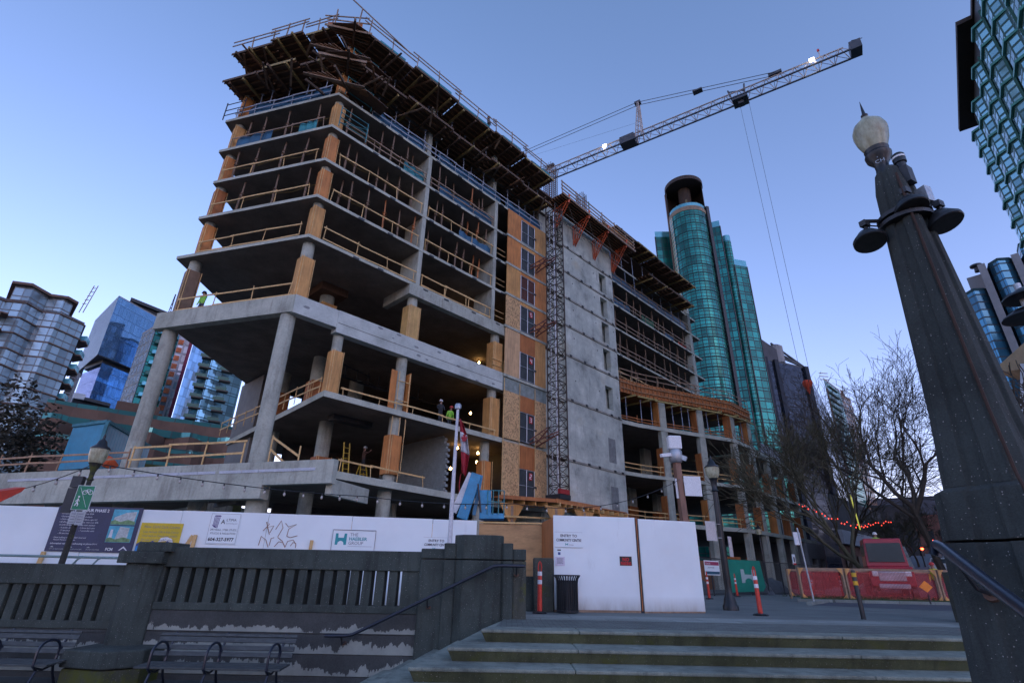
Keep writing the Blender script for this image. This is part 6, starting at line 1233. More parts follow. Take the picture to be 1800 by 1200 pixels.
G_GREY = m_glass("grey_blue_glass", 1.6, 3.05, (.27, .36, .41), (.13, .13, .13), .14, .24, .35, .22, .40, sub=(.45,))
G_BLUE = m_glass("sky_blue_glass", 1.5, 3.9, (.30, .55, .80), (.09, .17, .30), .05, .12, .10, .05, .75, tilt=.012)
G_BLUE2 = m_glass("pale_blue_glass", 1.5, 3.2, (.30, .50, .74), (.10, .2, .33), .06, .14, .28, .06, .7)
G_DARK = m_glass("dark_grid_glass", 1.9, 1.75, (.075, .085, .115), (.006, .008, .012), .12, .13, .35, .09, .6, tilt=.03)
G_DARKR = m_glass("mirror_grid_glass", 2.6, 3.5, (.50, .55, .72), (.012, .014, .02), .55, .32, .12, .05, .85)
G_WIN = m_glass("white_framed_windows", 2.6, 3.1, (.13, .16, .18), (.36, .37, .36), .8, .8, .4, .15, .3)
G_GRN = m_glass("green_balcony_glass", 1.9, 3.0, (.25, .45, .55), (.02, .06, .07), .14, .28, .5, .07, .6, sub=(.3,))
G_GREYW = m_glass("grey_panel_windows", 2.0, 3.2, (.20, .24, .30), (.24, .25, .28), .55, .8, .5, .12, .35, bright=.35)
G_T8 = m_glass("deep_blue_glass", 2.2, 3.1, (.045, .16, .24), (.012, .03, .04), .12, .28, .4, .08, .55, sub=(.55,))
G_BRN = m_glass("brown_tower_windows", 3.4, 3.0, (.10, .11, .14), (.23, .14, .10), 1.4, 1.1, .4, .15, .3)
BAND = weathered("brown_band", (.16, .10, .075), .2, .5); CREAM = weathered("cream_frame", (.45, .38, .27), .2, .6); TEALB = weathered("pale_teal_glass", (.14, .42, .48), .15, 1, rough=.1, metal=.4); GCONC = weathered("grey_tower_concrete", (.26, .26, .27), .15, .4); GREENP = weathered("green_panel", (.016, .11, .085), .25, 1, rough=.35); BRSOF = weathered("dark_soffit", (.035, .02, .012), .3, 1)
# ---- teal round tower
t = thing('glass_tower', 'tall round teal glass tower with open rooftop crown behind the site', 'tower', polar(22.1, 152))
tc = polar(22.12, 152); R_ = 5.75; N_ = 40
cir = lambda r, n=N_: [(tc.x + r * math.cos(2 * math.pi * k / n), tc.y + r * math.sin(2 * math.pi * k / n)) for k in range(n)]
skin(cir(R_)[::1], 0, 109, 'glass_drum', G_TEAL, t)
for k in range(36):
    z = 3.05 * (k + 1)
    if z < 108.5: m = MB(); m.lathe((tc.x, tc.y, 0), [(R_, z - .16), (R_ + .09, z - .16), (R_ + .09, z + .0), (R_, z)], 40); m.build('floor_band', weathered("teal_band", (.008, .06, .06), .2), t)
lid(cir(R_ + .12), 108.7, 110.3, 'parapet_band', weathered('tan_band', (.26, .20, .14), .2, .5), t); m = MB(); m.wallquads(cir(R_ - .05), 110.3, 111.6, True); m.build('terrace_glass', TEALB, t)
lid(cir(2.0, 20), 110, 120.8, 'inner_drum', BRSOF, t); lid(cir(R_ + .25), 121.2, 122.3, 'roof_disc', BRSOF, t); m = MB(); m.lathe((tc.x, tc.y, 0), [(R_ + .2, 121.1), (R_ + .38, 121.1), (R_ + .38, 122.5), (R_ + .2, 122.5)], 40); m.build('roof_rim', weathered('dark_rim', (.05, .035, .03), .2), t)
bk = [(tc.x + (R_ + .1) * math.cos(a), tc.y + (R_ + .1) * math.sin(a)) for a in [rad(68 - 105) + rad(210) * k / 20 for k in range(21)]]; m = MB(); m.wallquads(bk, 110, 121.3); m.build('crown_shell', BRSOF, t)
for k in range(14): a = rad(180 + 22 * k - 60); p = (tc.x + 4.4 * math.cos(a), tc.y + 4.4 * math.sin(a)); MB().bar((*p, 110.3), (*p, 112 + RND.uniform(0, 1.8)), .4).build('planter', weathered("terrace_planter", (.14, .12, .06), .4), t)
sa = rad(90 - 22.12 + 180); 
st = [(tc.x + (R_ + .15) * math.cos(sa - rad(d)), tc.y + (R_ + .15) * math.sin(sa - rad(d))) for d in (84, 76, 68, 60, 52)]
m = MB(); m.wallquads(st, 0, 108.7); m.build('cream_strip', m_glass("cream_framed_strip", 1.15, 3.05, (.08, .22, .18), (.42, .34, .22), .35, .45, .3, .2, .2, sub=(.5,)), t)  # cream frames; their colour stands in for sunlight, none reaches here
a = sa - rad(90); MB().bar((tc.x + (R_ + .3) * math.cos(a), tc.y + (R_ + .3) * math.sin(a), 0), (tc.x + (R_ + .3) * math.cos(a), tc.y + (R_ + .3) * math.sin(a), 121), .5).build('edge_fin', BAND, t)
a = sa + rad(84); MB().bar((tc.x + (R_ + .5) * math.cos(a), tc.y + (R_ + .5) * math.sin(a), 0), (tc.x + (R_ + .5) * math.cos(a), tc.y + (R_ + .5) * math.sin(a), 112), 1.0).build('dark_recess', DARK, t)
for nm, a0, a1, d0, d1, zt in (('left wing', 18.0, 20.4, 154, 156, 106), ('right wing', 24.25, 25.6, 152, 152, 104.0), ('round bay', 25.55, 26.45, 151, 153, 98.5), ('end wing', 26.4, 27.65, 153, 156, 89.5), ('low left bay', 16.9, 18.0, 152, 155, 95)):
    if 'bay' in nm:
        c = polar((a0 + a1) / 2, d1 + 1); r = d0 * math.tan(rad((a1 - a0) / 2)) * 1.1; pts = [(c.x + r * math.cos(q), c.y + r * math.sin(q)) for q in [2 * math.pi * k / 20 for k in range(20)]]
    else: pts = back([pl2(a0, d0), pl2(a1, d1)], 14)
    skin(pts, 0, zt, 'glass_wing', G_TEAL if 'bay' in nm else G_TEAL2, t); lid(off2(pts, -.1), zt - .4, zt, 'wing_roof', GCONC, t); skin(off2(pts, -.05), zt, zt + 2.2, 'glass_parapet', TEALB, t)
    if not 'bay' in nm:
        for p in pts[:2]: MB().bar((*p, 0), (*p, zt), .28).build('corner_mullion', DARK, t)
lid(back([pl2(20.2, 158), pl2(24.6, 158)], 12), 0, 108, 'core_block', GREENP, t)
# ---- dark office building by the street
t = thing('office_building', 'dark glass office block with slanted crown beside the street', 'office building', polar(30, 160))
f0, f1, f2 = pl2(27.55, 158), pl2(31.15, 172), pl2(32.55, 255); bk_ = pl2(29.0, 240)
skin([f0, f1], 0, 59.5, 'front_glass', G_DARK, t); skin([f1, f2], 0, 59.5, 'street_glass', G_DARKR, t); skin([f2, bk_, f0], 0, 59.5, 'rear_wall', G_DARK, t); lid([f0, f1, f2, bk_], 59.4, 60.0, 'roof', DARK, t)
for az, d in ((28.55, 162), (27.6, 158.2), (31.12, 172)): p = polar(az, d - .4); MB().bar((p.x, p.y, 0), (p.x, p.y, 60), 1.3).build('pier', weathered("dark_pier", (.018, .025, .04), .2), t)
m = MB(); q = [polar(27.6, 159), polar(29.35, 165), polar(29.4, 176), polar(27.8, 172)]; m.hexa([v + ZV * 60 for v in q] + [v + ZV * z for v, z in zip(q, (66.5, 63.0, 63.5, 67))]); m.build('crown_block', weathered("crown_grey", (.07, .072, .085), .25, .4), t)
for z0, z1 in ((66, 60.3), (64, 60.2), (62.5, 60.2)): MB().bar(polar(28.5, 163, z0), polar(31.0, 172, z1), .45).build('crown_strut', DARK, t)
m = MB(); m.lathe(tuple(polar(28.75, 165.5, 0)), [(2.2, 60), (2.2, 65.4), (1.4, 66)], 14); m.build('vent_drum', GCONC, t)
t = thing('apartment_tower', 'narrow teal balcony tower beyond the dark office block', 'tower', polar(33, 270)); pts = back([pl2(32.45, 262), pl2(33.55, 285)], 15); skin(pts, 0, 84, 'glass_wall', G_TEAL2, t); lid(pts, 84, 85, 'roof', GCONC, t)
m_ = [pl2(32.5, 256), pl2(32.62, 256), pl2(32.62, 262), pl2(32.5, 262)]; lid(m_, 0, 78, 'edge_pier', BAND, t)
for k in range(26): z = 3.1 * (k + 1); MB().bar(polar(32.75, 262, z), polar(33.35, 274, z), 1.2, .5).build('balcony', GREENP, t)
for k in range(3): MB().bar(polar(32.2, 258, 83 + k * 1.5), polar(32.9, 262, 83.5 + k * 1.5), .3).build('roof_trellis', CREAM, t)
t = thing('apartment_tower', 'slim brown tower with square windows at the end of the row', 'tower', polar(33.9, 320)); pts = back([pl2(33.45, 312), pl2(34.25, 330)], 18); skin(pts, 0, 91, 'facade', G_BRN, t); lid(pts, 91, 92, 'roof', BAND, t); lid(back([pl2(33.6, 316), pl2(33.85, 320)], 8), 92, 94.5, 'roof_house', BAND, t)
# ---- left city
t = thing('apartment_tower', 'grey blue apartment tower with zigzag facade and brown floor bands, far left', 'tower', polar(-45, 130))
zz = [pl2(-54, 133), pl2(-49.0, 127), pl2(-47.45, 128), pl2(-46.2, 126), pl2(-45.1, 128.5), pl2(-43.9, 127), pl2(-42.05, 130)]
pts = back(zz, 20); skin(pts, 0, 46.2, 'glass_wall', G_GREY, t); lid(pts, 45.9, 46.3, 'roof', BAND, t)
up = back([pl2(-47.3, 127.8), pl2(-46.2, 126.3), pl2(-45.0, 129), pl2(-44.0, 127.6), pl2(-43.3, 129)], 16); skin(up, 46.3, 49.2, 'penthouse_glass', G_GREY, t); lid(off2(up, .9), 49.2, 49.7, 'roof_edge', BAND, t)
pass
for k in range(15): lid(off2(pts, .3), 3.05 * (k + 1) - .10, 3.05 * (k + 1) + .08, 'floor_band', BAND, t)
for k in range(14):
    z = 3.05 * (k + 1); q = [pl2(-42.1, 131), pl2(-41.55, 130), pl2(-41.25, 133), pl2(-41.9, 136)]; lid(q, z - .25, z, 'balcony_slab', BAND, t); skin(q[:3], z, z + 1.0, 'balcony_glass', TEALB, t)
    p = polar(-47.9, 126.3); m = MB(); m.box((p.x, p.y, z - .1), (4.2, 2.4, .25), rad(45)); m.build('balcony_slab', BAND, t); m = MB(); m.box((p.x - .3, p.y - .8, z + .55), (4.2, .1, .9), rad(-40)); m.build('balcony_glass', TEALB, t)
p = polar(-47.6, 125.2); MB().bar((p.x, p.y, 0), (p.x, p.y, 42.5), .55).build('balcony_column', CREAM, t)
p = polar(-41.35, 134); MB().bar((p.x, p.y, 0), (p.x, p.y, 37), 1.2).build('edge_column', GCONC, t)
for k in range(22): MB().bar(polar(-41.7, 133, 2 + 1.6 * k), polar(-41.1, 133.5, 2 + 1.6 * k), .25).build('edge_louvre', GCONC, t)
m = MB(); p = polar(-42.6, 128, 49.5); 
for s_ in (-.4, .4): m.bar(p + Vector((s_, 0, -2)), p + Vector((s_ + 1.0, 0, 4.2)), .12)
for k in range(5): m.bar(p + Vector((-.4 + k * .2, 0, k * .9)), p + Vector((.4 + k * .2, 0, k * .9)), .1)
m.build('roof_ladder', LUMG, t)
t = thing('office_tower', 'blue glass office tower with an overhanging upper box', 'tower', polar(-39, 220))
u0, u1, u2 = pl2(-41.45, 246), pl2(-40.42, 215), pl2(-36.9, 226); ub = pl2(-38, 262)
skin([u1, u2], 66.5, 88.5, 'upper_glass', G_BLUE, t); skin([u0, u1], 66.5, 88.5, 'upper_side', weathered("pale_side_glass", (.34, .38, .40), .06, .2, rough=.25, metal=.3), t); skin([u2, ub, u0], 66.5, 88.5, 'upper_rear', G_BLUE, t); lid([u0, u1, u2, ub], 66.2, 66.5, 'soffit', DARK, t); lid([u0, u1, u2, ub], 88.5, 88.9, 'roof', GCONC, t)
l0, l1, l2 = pl2(-40.95, 232), pl2(-39.9, 219), pl2(-36.9, 229); lb = pl2(-38.3, 258)
skin([l1, l2], 0, 65.2, 'lower_glass', G_BLUE, t); skin([l0, l1], 0, 63.5, 'lower_side', m_glass("lavender_glass", 8, 3.9, (.52, .55, .80), (.35, .38, .6), .1, .12, .04, .06, .6), t); skin([l2, lb, l0], 0, 65, 'lower_rear', G_BLUE, t); lid([l0, l1, l2, lb], 65.0, 66.2, 'neck', DARK, t)
lid(back([pl2(-39.2, 226), pl2(-36.6, 230)], 14), 88.9, 92.0, 'plant_room', G_DARK, t); lid(back([pl2(-39.5, 224), pl2(-36.4, 229)], 18), 92.0, 93.2, 'plant_roof', DARK, t)
t = thing('dark_building', 'dark slab roofed block at the foot of the blue office tower', 'building', polar(-39.7, 150)); lid(back([pl2(-40.9, 148), pl2(-38.4, 150)], 10), 0, 35.0, 'wall', weathered("navy_wall", (.02, .024, .035), .2), t); lid(back([pl2(-41.0, 147.5), pl2(-40.2, 147.5)], 10), 35, 36.2, 'roof_edge', WHITE, t); lid(back([pl2(-40.2, 147.4), pl2(-38.3, 149.4)], 11), 34.9, 35.6, 'roof_edge', DARK, t)
t = thing('apartment_tower', 'apartment tower with white window grid and teal curved balconies left of the tall column', 'tower', polar(-37, 170))
pts = back([pl2(-37.75, 178), pl2(-36.85, 168), pl2(-34.8, 172)], 14); skin(pts[:2], 0, 63.5, 'window_grid', G_WIN, t); skin([pts[1], pts[2], pts[3], pts[4], pts[0]], 0, 63.5, 'glass_wall', G_TEAL2, t); lid(pts, 63.5, 64.3, 'roof', GCONC, t)
for k in range(20):
    z = 3.1 * (k + 1); c = polar(-35.9, 171); m = MB(); m.lathe((c.x, c.y, z), [(2.6, -.2), (3.3, -.1), (3.3, .9), (3.2, .9), (3.1, .1)], 16); m.build('balcony', TEALB if k % 3 else GREENP, t)
t = thing('grey_tower', 'grey panelled tower with a maroon corner stripe seen past the tall column', 'tower', polar(-34.5, 200)); pts = back([pl2(-36.0, 200), pl2(-33.75, 199)], 16); skin(pts, 0, 84, 'facade', G_GREYW, t); lid(pts, 84, 85, 'roof', GCONC, t)
lid([pl2(-33.85, 197.5), pl2(-33.55, 197.5), pl2(-33.55, 202), pl2(-33.85, 202)], 0, 85, 'corner_stripe', weathered("maroon_stripe", (.16, .02, .05), .15), t)
for k in range(14): MB().obox(polar(-34.75, 199.2, 33 + k * 2.9), Vector((1.2, .9, 0)), Vector((.1, -.15, 0)), ZV * 1.7).build('orange_panel', weathered("orange_panel", (.45, .13, .05), .5, 1.5), t)
t = thing('glass_tower', 'sky blue flat glass tower right of the maroon stripe', 'tower', polar(-32.9, 205)); pts = back([pl2(-33.5, 203), pl2(-31.9, 208)], 16); skin(pts, 0, 82, 'glass_wall', G_BLUE2, t); lid(pts, 82, 83, 'roof', GCONC, t)
t = thing('apartment_tower', 'glass apartment tower with stacked dark balconies below the slab corner', 'tower', polar(-31, 170)); pts = back([pl2(-32.35, 172), pl2(-31.6, 167), pl2(-28.5, 172)], 16); skin(pts, 0, 66, 'glass_wall', G_GRN, t); lid(pts, 66, 67, 'roof', GCONC, t)
for k in range(21):
    z = 3.0 * (k + 1)
    for az in (-31.95, -30.0): p = polar(az, 167.3); MB().box((p.x, p.y, z), (3.0, 2.2, .35), rad(30)).build('balcony', weathered("brown_balcony", (.07, .06, .05), .4), t); MB().box((p.x, p.y - 1.0, z + .6), (2.9, .1, 1.0), rad(30)).build('balcony_glass', GREENP, t)
t = thing('roof_mast', 'thin dark lattice mast above the far left towers', 'mast', polar(-36.2, 160)); m = MB(); p = polar(-36.25, 160, 60)
for s_ in (-.5, .5): m.bar(p + Vector((s_, 0, 0)), p + Vector((s_ * .1 + .3, 0, 11)), .16)
for k in range(9): f = k / 9; m.bar(p + Vector((-.5 * (1 - f) + .3 * f, 0, 11 * f)), p + Vector((.5 * (1 - f) + .3 * f, 0, 11 * f + 1)), .1)
m.build('lattice', DARK, t)
# ---- brown stepped terrace building
t = thing('terrace_building', 'low brown building of wavy stepped bands with teal windows behind the terrace', 'building', polar(-36, 92)); BRB = weathered("brown_band_wall", (.17, .10, .07), .15, .6)
for k, (z0, z1, d, w_) in enumerate(((11.2, 13.2, 84, .0), (13.9, 15.5, 86, 1.0), (16.3, 18.2, 89, 1.6), (19.4, 21.2, 93, .2))):
    e = [pl2(az, d + w_ * math.sin(az * 1.9 + k)) for az in [-42.5 + .6 * i for i in range(27)]]; lid(back(e, 6), z0, z1, 'band', BRB, t); e2 = [pl2(az, d + 1.2 + w_ * .6 * math.sin(az * 1.9 + k)) for az in [-42.5 + .6 * i for i in range(27)]]; skin(e2, z1, z1 + (.7 if k != 2 else 1.0), 'window_row', m_glass("row_glass%d" % k, 2.4, 2.0, (.07, .24, .23), (.03, .07, .07), .15, .15, .3, .1, .4), t)
lid(back([pl2(-42.5, 96), pl2(-27, 96)], 20), 0, 20.5, 'core', BRB, t); lid([pl2(-37.9, 96), pl2(-34.6, 96), pl2(-34.6, 102), pl2(-37.9, 102)], 20.9, 23.8, 'roof_house', weathered("roof_house_brown", (.13, .075, .05), .15), t); lid([pl2(-33.9, 96), pl2(-33.0, 96), pl2(-33.0, 102), pl2(-33.9, 102)], 20.9, 22.5, 'roof_house', BRB, t)
t = thing('grass_bank', 'mossy green bank behind the terrace railing', 'bank', polar(-34, 58)); e = [pl2(az, 56) for az in (-37.5, -34, -30, -26)]; lid(back(e, 8), 0, 9.2, 'slope', m_ground("bank_moss", (.06, .065, .015), .45, .8, 1.0), t)
t = thing('site_container', 'bright blue corrugated site container on the terrace', 'container', polar(-39.6, 46)); BLC = weathered("container_blue", (.004, .25, .42), .2, 1.2, rough=.45)
ca, cb, cc = at_dist(100, 829, 44), at_dist(160, 829, 41), at_dist(250, 832, 48); z0, z1 = 6.4, 9.25
m = MB(); m.prism([p2(ca), p2(cb), p2(cc), p2(ca + cc - cb)], z0, z1); m.build('box', BLC, t)
m = MB(); U_ = (cc - cb); U_.z = 0; n = 18
for k in range(n): a = cb + U_ * (k / n); a.z = z0; m.obox(a + Vector((.0, -.06, 0)), U_ * (.5 / n), Vector((0, .1, 0)), ZV * (z1 - z0 - .1))
m.build('corrugation', BLC, t); m = MB()
for a, b in ((ca, cb), (cb, cc)): m.bar(Vector((a.x, a.y, z1)), Vector((b.x, b.y, z1)), .2)
m.bar(Vector((cb.x, cb.y, z0)), Vector((cb.x, cb.y, z1)), .18); m.build('frame', weathered("container_frame", (.06, .22, .27), .2), t)
t = thing('site_machine', 'orange machine arm in front of the blue container', 'machine', at_dist(190, 815, 38)); MB().path([at_dist(178, 803, 38), at_dist(190, 812, 38), at_dist(204, 822, 38)], [.25, .35, .2], 6).build('arm', ORANGE, t)
lid([p2(FT(24, 0, -16)), p2(FT(24, 0, -40)), p2(FA(2, 0, -60)), p2(FA(1, 0, -16))], -.2, 6.2, 'terrace_ground', CONC, BLD)
# unseen mountains behind the viewer, added and shaped to block the low sun
m = MB(); R = random.Random(9); az = 62; rows = []
while az <= 250:
    h = 170 + 60 * math.sin(az * .21) + 40 * math.sin(az * .53 + 1) + R.uniform(-20, 20) + 800 * math.exp(-max(0, abs(az - 147) - 5.5) ** 2 / 22.0); f = min(1, (az - 60) / 20, (252 - az) / 20)
    rows.append([polar(az, 1500, -2), polar(az, 2000, h * .45 * f), polar(az, 2500, h * f), polar(az, 3200, -2)]); az += 1.5
for a, b in zip(rows, rows[1:]):
    for k in range(3): m.add([a[k], b[k], b[k + 1], a[k + 1]], [(0, 1, 2, 3)])
struct(m.build('mountains', weathered("sun_block_ridge", (.035, .05, .06), .3, .01)))
struct(MB().quad((-3000, -2900, -1.6), (3000, -2900, -1.6), (3000, -190, -1.6), (-3000, -190, -1.6)).build('water', plain("harbour_water", (.05, .08, .10), .12)))
# ---- right edge
t = thing('glass_tower', 'tall green glass tower with bay balconies and dark roof overhang, top right corner', 'tower', polar(52, 80))
a0, a1 = polar(49.75, 87), Vector((41.2, 25.1, 0)); FV = (a1 - a0); Lf = FV.length; FV.normalize(); FNv = Vector((FV.y, -FV.x, 0)); FNv = FNv if FNv.dot(-a0) > 0 else -FNv
pts = [p2(a0), p2(a1), p2(a1 - FNv * 22), p2(a0 - FNv * 22)]; skin(pts, 0, 59, 'glass_wall', m_glass("green_bay_glass", 1.1, 3.0, (.30, .52, .58), (.012, .05, .045), .16, .26, .35, .08, .55, sub=(.33, .66)), t)
ov = [p2(a0 + FNv * 1.6 + FV * .5), p2(a0 + FNv * 1.6 + FV * 21), p2(a0 + FNv * .2 + FV * 21), p2(a1 + FNv * .2), p2(a1 - FNv * 10), p2(a0 - FNv * 10)]; lid(ov, 61.2, 61.8, 'roof_overhang', BRSOF, t); m = MB(); m.prism([p2(a0 + FV * 3), p2(a1), p2(a1 - FNv * 10), p2(a0 - FNv * 10)], 59, 61.2); m.build('attic', DARK, t)
GBG = m_glass("green_bay_front", .95, 3.0, (.26, .50, .55), (.015, .07, .06), .16, .3, .4, .08, .5, sub=(.36, .7)); RIM = weathered("green_rim", (.05, .24, .19), .2, 1, rough=.35)
def bay(q, d, w_): return [p2(q), p2(q + FV * .8 + FNv * d), p2(q + FV * (w_ - .8) + FNv * d), p2(q + FV * w_)]
for j in range(6):
    q = a0 + FV * (.6 + j * 6.4); skin(bay(q + FV * .12, .75, 3.36), 0, 58.5, 'bay_glass', GBG, t)
    for k in range(20): lid(bay(q - FNv * .05, 1.05, 3.6), 1.2 + 3.0 * k, 1.5 + 3.0 * k, 'bay_slab', RIM, t)
for j in range(15): q = a0 + FV * (j * 2.4); MB().bar(q + FNv * .15, q + FNv * .15 + ZV * 59, .22).build('mullion', weathered("green_mullion", (.02, .10, .08), .2), t)
MB().bar(a0, a0 + ZV * 59, .4).build('corner_mullion', GREENP, t)
t = thing('apartment_tower', 'blue glass apartment tower with pale concrete stripes behind the lamp pillar', 'tower', polar(46.5, 122))
for (az0, az1, d, zt) in ((44.6, 46.35, 121, 50.5), (46.75, 48.6, 121, 55), (49.0, 51.5, 121, 57)):
    am = (az0 + az1) / 2; e = [pl2(az0, d + 3), pl2(az0 + .25, d), pl2(am, d - 1.2), pl2(az1 - .2, d), pl2(az1, d + 1)]; q = back(e, 12); skin(q, 0, zt, 'glass_bay', G_T8, t); lid(q, zt, zt + .6, 'bay_roof', weathered("dark_teal_cap", (.01, .05, .06), .2), t)
lid(back([pl2(45.3, 123.5), pl2(51.5, 123.5)], 14), 0, 55, 'core', GCONC, t)
for az in (46.55, 48.8): p = polar(az, 120.3); lid([p2(p + polar(az + 90, .55)), p2(p - polar(az + 90, .55)), p2(p - polar(az + 90, .55) + polar(az, 5)), p2(p + polar(az + 90, .55) + polar(az, 5))], 0, 55.6, 'concrete_stripe', GCONC, t)
for k in range(15): MB().box(tuple(polar(44.5, 122.5, 4 + 3.1 * k)), (1.4, 1.4, .8)).build('balcony', GCONC, t)
p = polar(46.2, 122); m = MB(); m.lathe((p.x, p.y, 55), [(.5, 0), (.4, .9), (.95, 1.1), (.95, 1.4), (.2, 1.5)], 12); m.build('roof_vent', DARK, t)
t = thing('entrance_canopy', 'glass canopy coloured amber for sunset light at the far right behind the pillar', 'canopy', at_dist(1790, 650, 55)); q = [at_dist(x, y, d) for x, y, d in ((1752, 655, 60), (1830, 588, 50), (1850, 640, 50), (1790, 668, 58))]; m = MB(); m.add(q + [v + ZV * .4 for v in q], [(0, 1, 2, 3), (7, 6, 5, 4), (0, 4, 5, 1), (1, 5, 6, 2), (2, 6, 7, 3), (3, 7, 4, 0)]); m.build('roof', weathered("canopy_sunset_amber", (.60, .33, .12), .25, .6, rough=.25), t); MB().bar(at_dist(1800, 640, 54), at_dist(1800, 1000, 54), .4).build('post', STEEL, t)  # amber of the roof stands in for sunset light on glass
t = thing('twin_floodlight', 'two dark saucer lights at the right edge on a mast', 'floodlight', at_dist(1812, 560, 14))
for y in (515, 550): p = at_dist(1806, y, 14); MB().lathe((p.x, p.y, p.z - .1), [(.02, .22), (.16, .2), (.42, .03), (.43, 0), (.38, -.01)], 20).build('shade', BLACK, t, smooth=True)
p = at_dist(1813, 560, 14); MB().tube(p + ZV * .8, (p.x, p.y, -1.2), .06).build('mast', STEEL, t)
# ---- low street buildings
BRICK = m_ground("brick_wall", (.17, .075, .055), .25, .2, .8, bricks=(.5, .16))
t = thing('brick_building', 'low red brick building with pale fascia behind the bare street tree', 'building', polar(33, 82)); c0, c1 = polar(30.6, 74), polar(34.3, 100); lid([p2(c0), p2(c1), p2(c1 * 1.2), p2(c0 * 1.25)], 0, 5.0, 'wall', BRICK, t); m = MB(); m.obox(Vector((c0.x + .1, c0.y - .1, 4.9)), (c1 - c0), Vector((.4, -.4, 0)), ZV * 1.5); m.build('fascia', weathered("pale_fascia", (.36, .38, .42), .15), t); lid([p2(c0), p2(c1), p2(c1 * 1.2), p2(c0 * 1.25)], 6.4, 10.5, 'upper_wall', weathered("dark_upper", (.045, .045, .05), .3), t)
for k in range(5): q = c0.lerp(c1, (k + .3) / 5); m = MB(); m.obox(Vector((q.x + .05, q.y - .08, 1.0)), (c1 - c0) * .11, Vector((.05, -.05, 0)), ZV * 2.8); m.build('window', G_DARK, t)
for k, (az, d, h, w_) in enumerate(((35.1, 190, 13, 9), (37.9, 230, 12, 20), (39.9, 150, 10, 9), (36.4, 330, 24, 26))):
    c = polar(az, d); X = polar(az + 90, w_ / 2); Y = polar(az, 8); t = thing('street_building', ['dark low building on the left of the street end', 'brown building on the right of the street end', 'brown low building right of the street behind the pillar', 'distant grey block closing the street'][k], 'building', c); q = [p2(c - X), p2(c + X), p2(c + X + Y), p2(c - X + Y)]; zb = max(0, .052 * (d - 38)); lid(q, 0, zb + h, 'wall', [weathered("street_dark", (.05, .045, .045), .3, .5), BRICK, BRICK, weathered("street_grey", (.10, .10, .12), .3, .4)][k], t); lid(off2(q, .3), zb + h, zb + h + .5, 'roof', DARK, t)
    m = MB()
    for i in range(4): p = c - X * .8 + X * (.42 * i) - Y * .012; m.obox(Vector((p.x, p.y, zb + 1)), X * .25, -Y * .01, ZV * (h * .5))
    m.build('window', G_DARK, t)
# ---- trees
def bare_tree(name, label, base, h, spread, seed, mat, lean=(0, 0), depth=6, r0=.3, fork=.28, twist=.55, clumps=None):
    R = random.Random(seed); t = thing(name, label, 'tree', base); TM = MB(); CM = MB()
    def grow(p, d, L, r, lev):
        n = 3 if lev < 4 else 2; pts = [p]; q = Vector(p); dd = Vector(d)
        for i in range(n):
            dd = (dd + Vector((R.gauss(0, .13), R.gauss(0, .13), R.gauss(.04, .10)))).normalized(); q = q + dd * (L / n); pts.append(Vector(q))
        rs = [max(.015, r * (1 - .38 * i / n)) for i in range(n + 1)]
        (TM if lev <= 1 else CM).path(pts, rs, 8 if lev < 2 else 5 if lev < 4 else 3)
        if lev >= depth: return
        nb = R.choice((3, 3, 4)) if lev else 5
        for k in range(nb if lev < 5 else 2):
            f = R.uniform(.45, 1.0) if k else 1.0; i = min(n - 1, int(f * n)); o = pts[i].lerp(pts[i + 1], f * n - i) if f < 1 else pts[-1]
            a = R.uniform(0, 6.283); ax = dd.cross(Vector((math.cos(a), math.sin(a), .3))).normalized(); s_ = twist * R.uniform(.6, 1.35) * spread
            nd = (dd * math.cos(s_) + ax * math.sin(s_)).normalized(); grow(o, nd, L * R.uniform(.62, .86), r * R.uniform(.45, .66), lev + 1)
    grow(Vector(base), Vector((lean[0], lean[1], 1)).normalized(), h * fork, r0, 0)
    TM.build('trunk', mat, t, smooth=True); CM.build('crown', mat, t); return t
BARK = weathered("bark", (.055, .042, .03), .35, 4); BARK2 = weathered("brown_bark", (.075, .05, .032), .3, 4); BARKM = weathered("mossy_bark", (.07, .065, .035), .35, 3)
b = polar(37.75, 58); bare_tree('bare_tree', 'large leafless tree spreading dark branches against the pale sky by the pillar', (b.x, b.y, .2), 19.0, .95, 11, BARK, (-.10, -.04), 7, .32, .36)
b = polar(32.9, 46); bare_tree('bare_tree', 'leaning leafless street tree with brown twigs in front of the dark office block', (b.x, b.y, 0), 13.0, .75, 5, BARKM, (-.36, .05), 7, .22, .34)
b = polar(30.6, 74); bare_tree('bare_tree', 'tall dense brown leafless tree before the right end of the site', (b.x, b.y, 0), 21, .62, 23, BARK2, (0, 0), 7, .22, .30)
b = polar(35.0, 70); bare_tree('bare_tree', 'small leafless tree along the street behind the red truck', (b.x, b.y, 1.6), 8.5, 1.1, 31, BARKM, (.05, 0), 6, .14, .28)
b = polar(36.0, 95); bare_tree('bare_tree', 'distant leafless tree farther up the street', (b.x, b.y, 2.9), 9.5, 1.1, 37, BARK2, (-.05, 0), 6, .14, .28)
b = polar(46.4, 21); bare_tree('bare_shrub', 'dark leafless shrub poking out at the right edge of the photo', (b.x, b.y, 0), 8.0, 1.1, 41, BARK, (0, 0), 6, .09, .3)
t = thing('evergreen_tree', 'dark leafy evergreen tree at the left edge below the grey tower', 'tree', polar(-44.6, 50)); b = polar(-44.6, 50)
MB().path([(b.x, b.y, 0), (b.x + .3, b.y, 5), (b.x - .2, b.y, 9.5)], [.35, .28, .12], 8).build('trunk', BARK, t)
m = MB(); R = random.Random(3); cl = [(Vector((R.gauss(0, 3.0), R.gauss(0, 2), 8.0 + R.gauss(0, 1.15))), R.uniform(.7, 1.5)) for _ in range(42)]
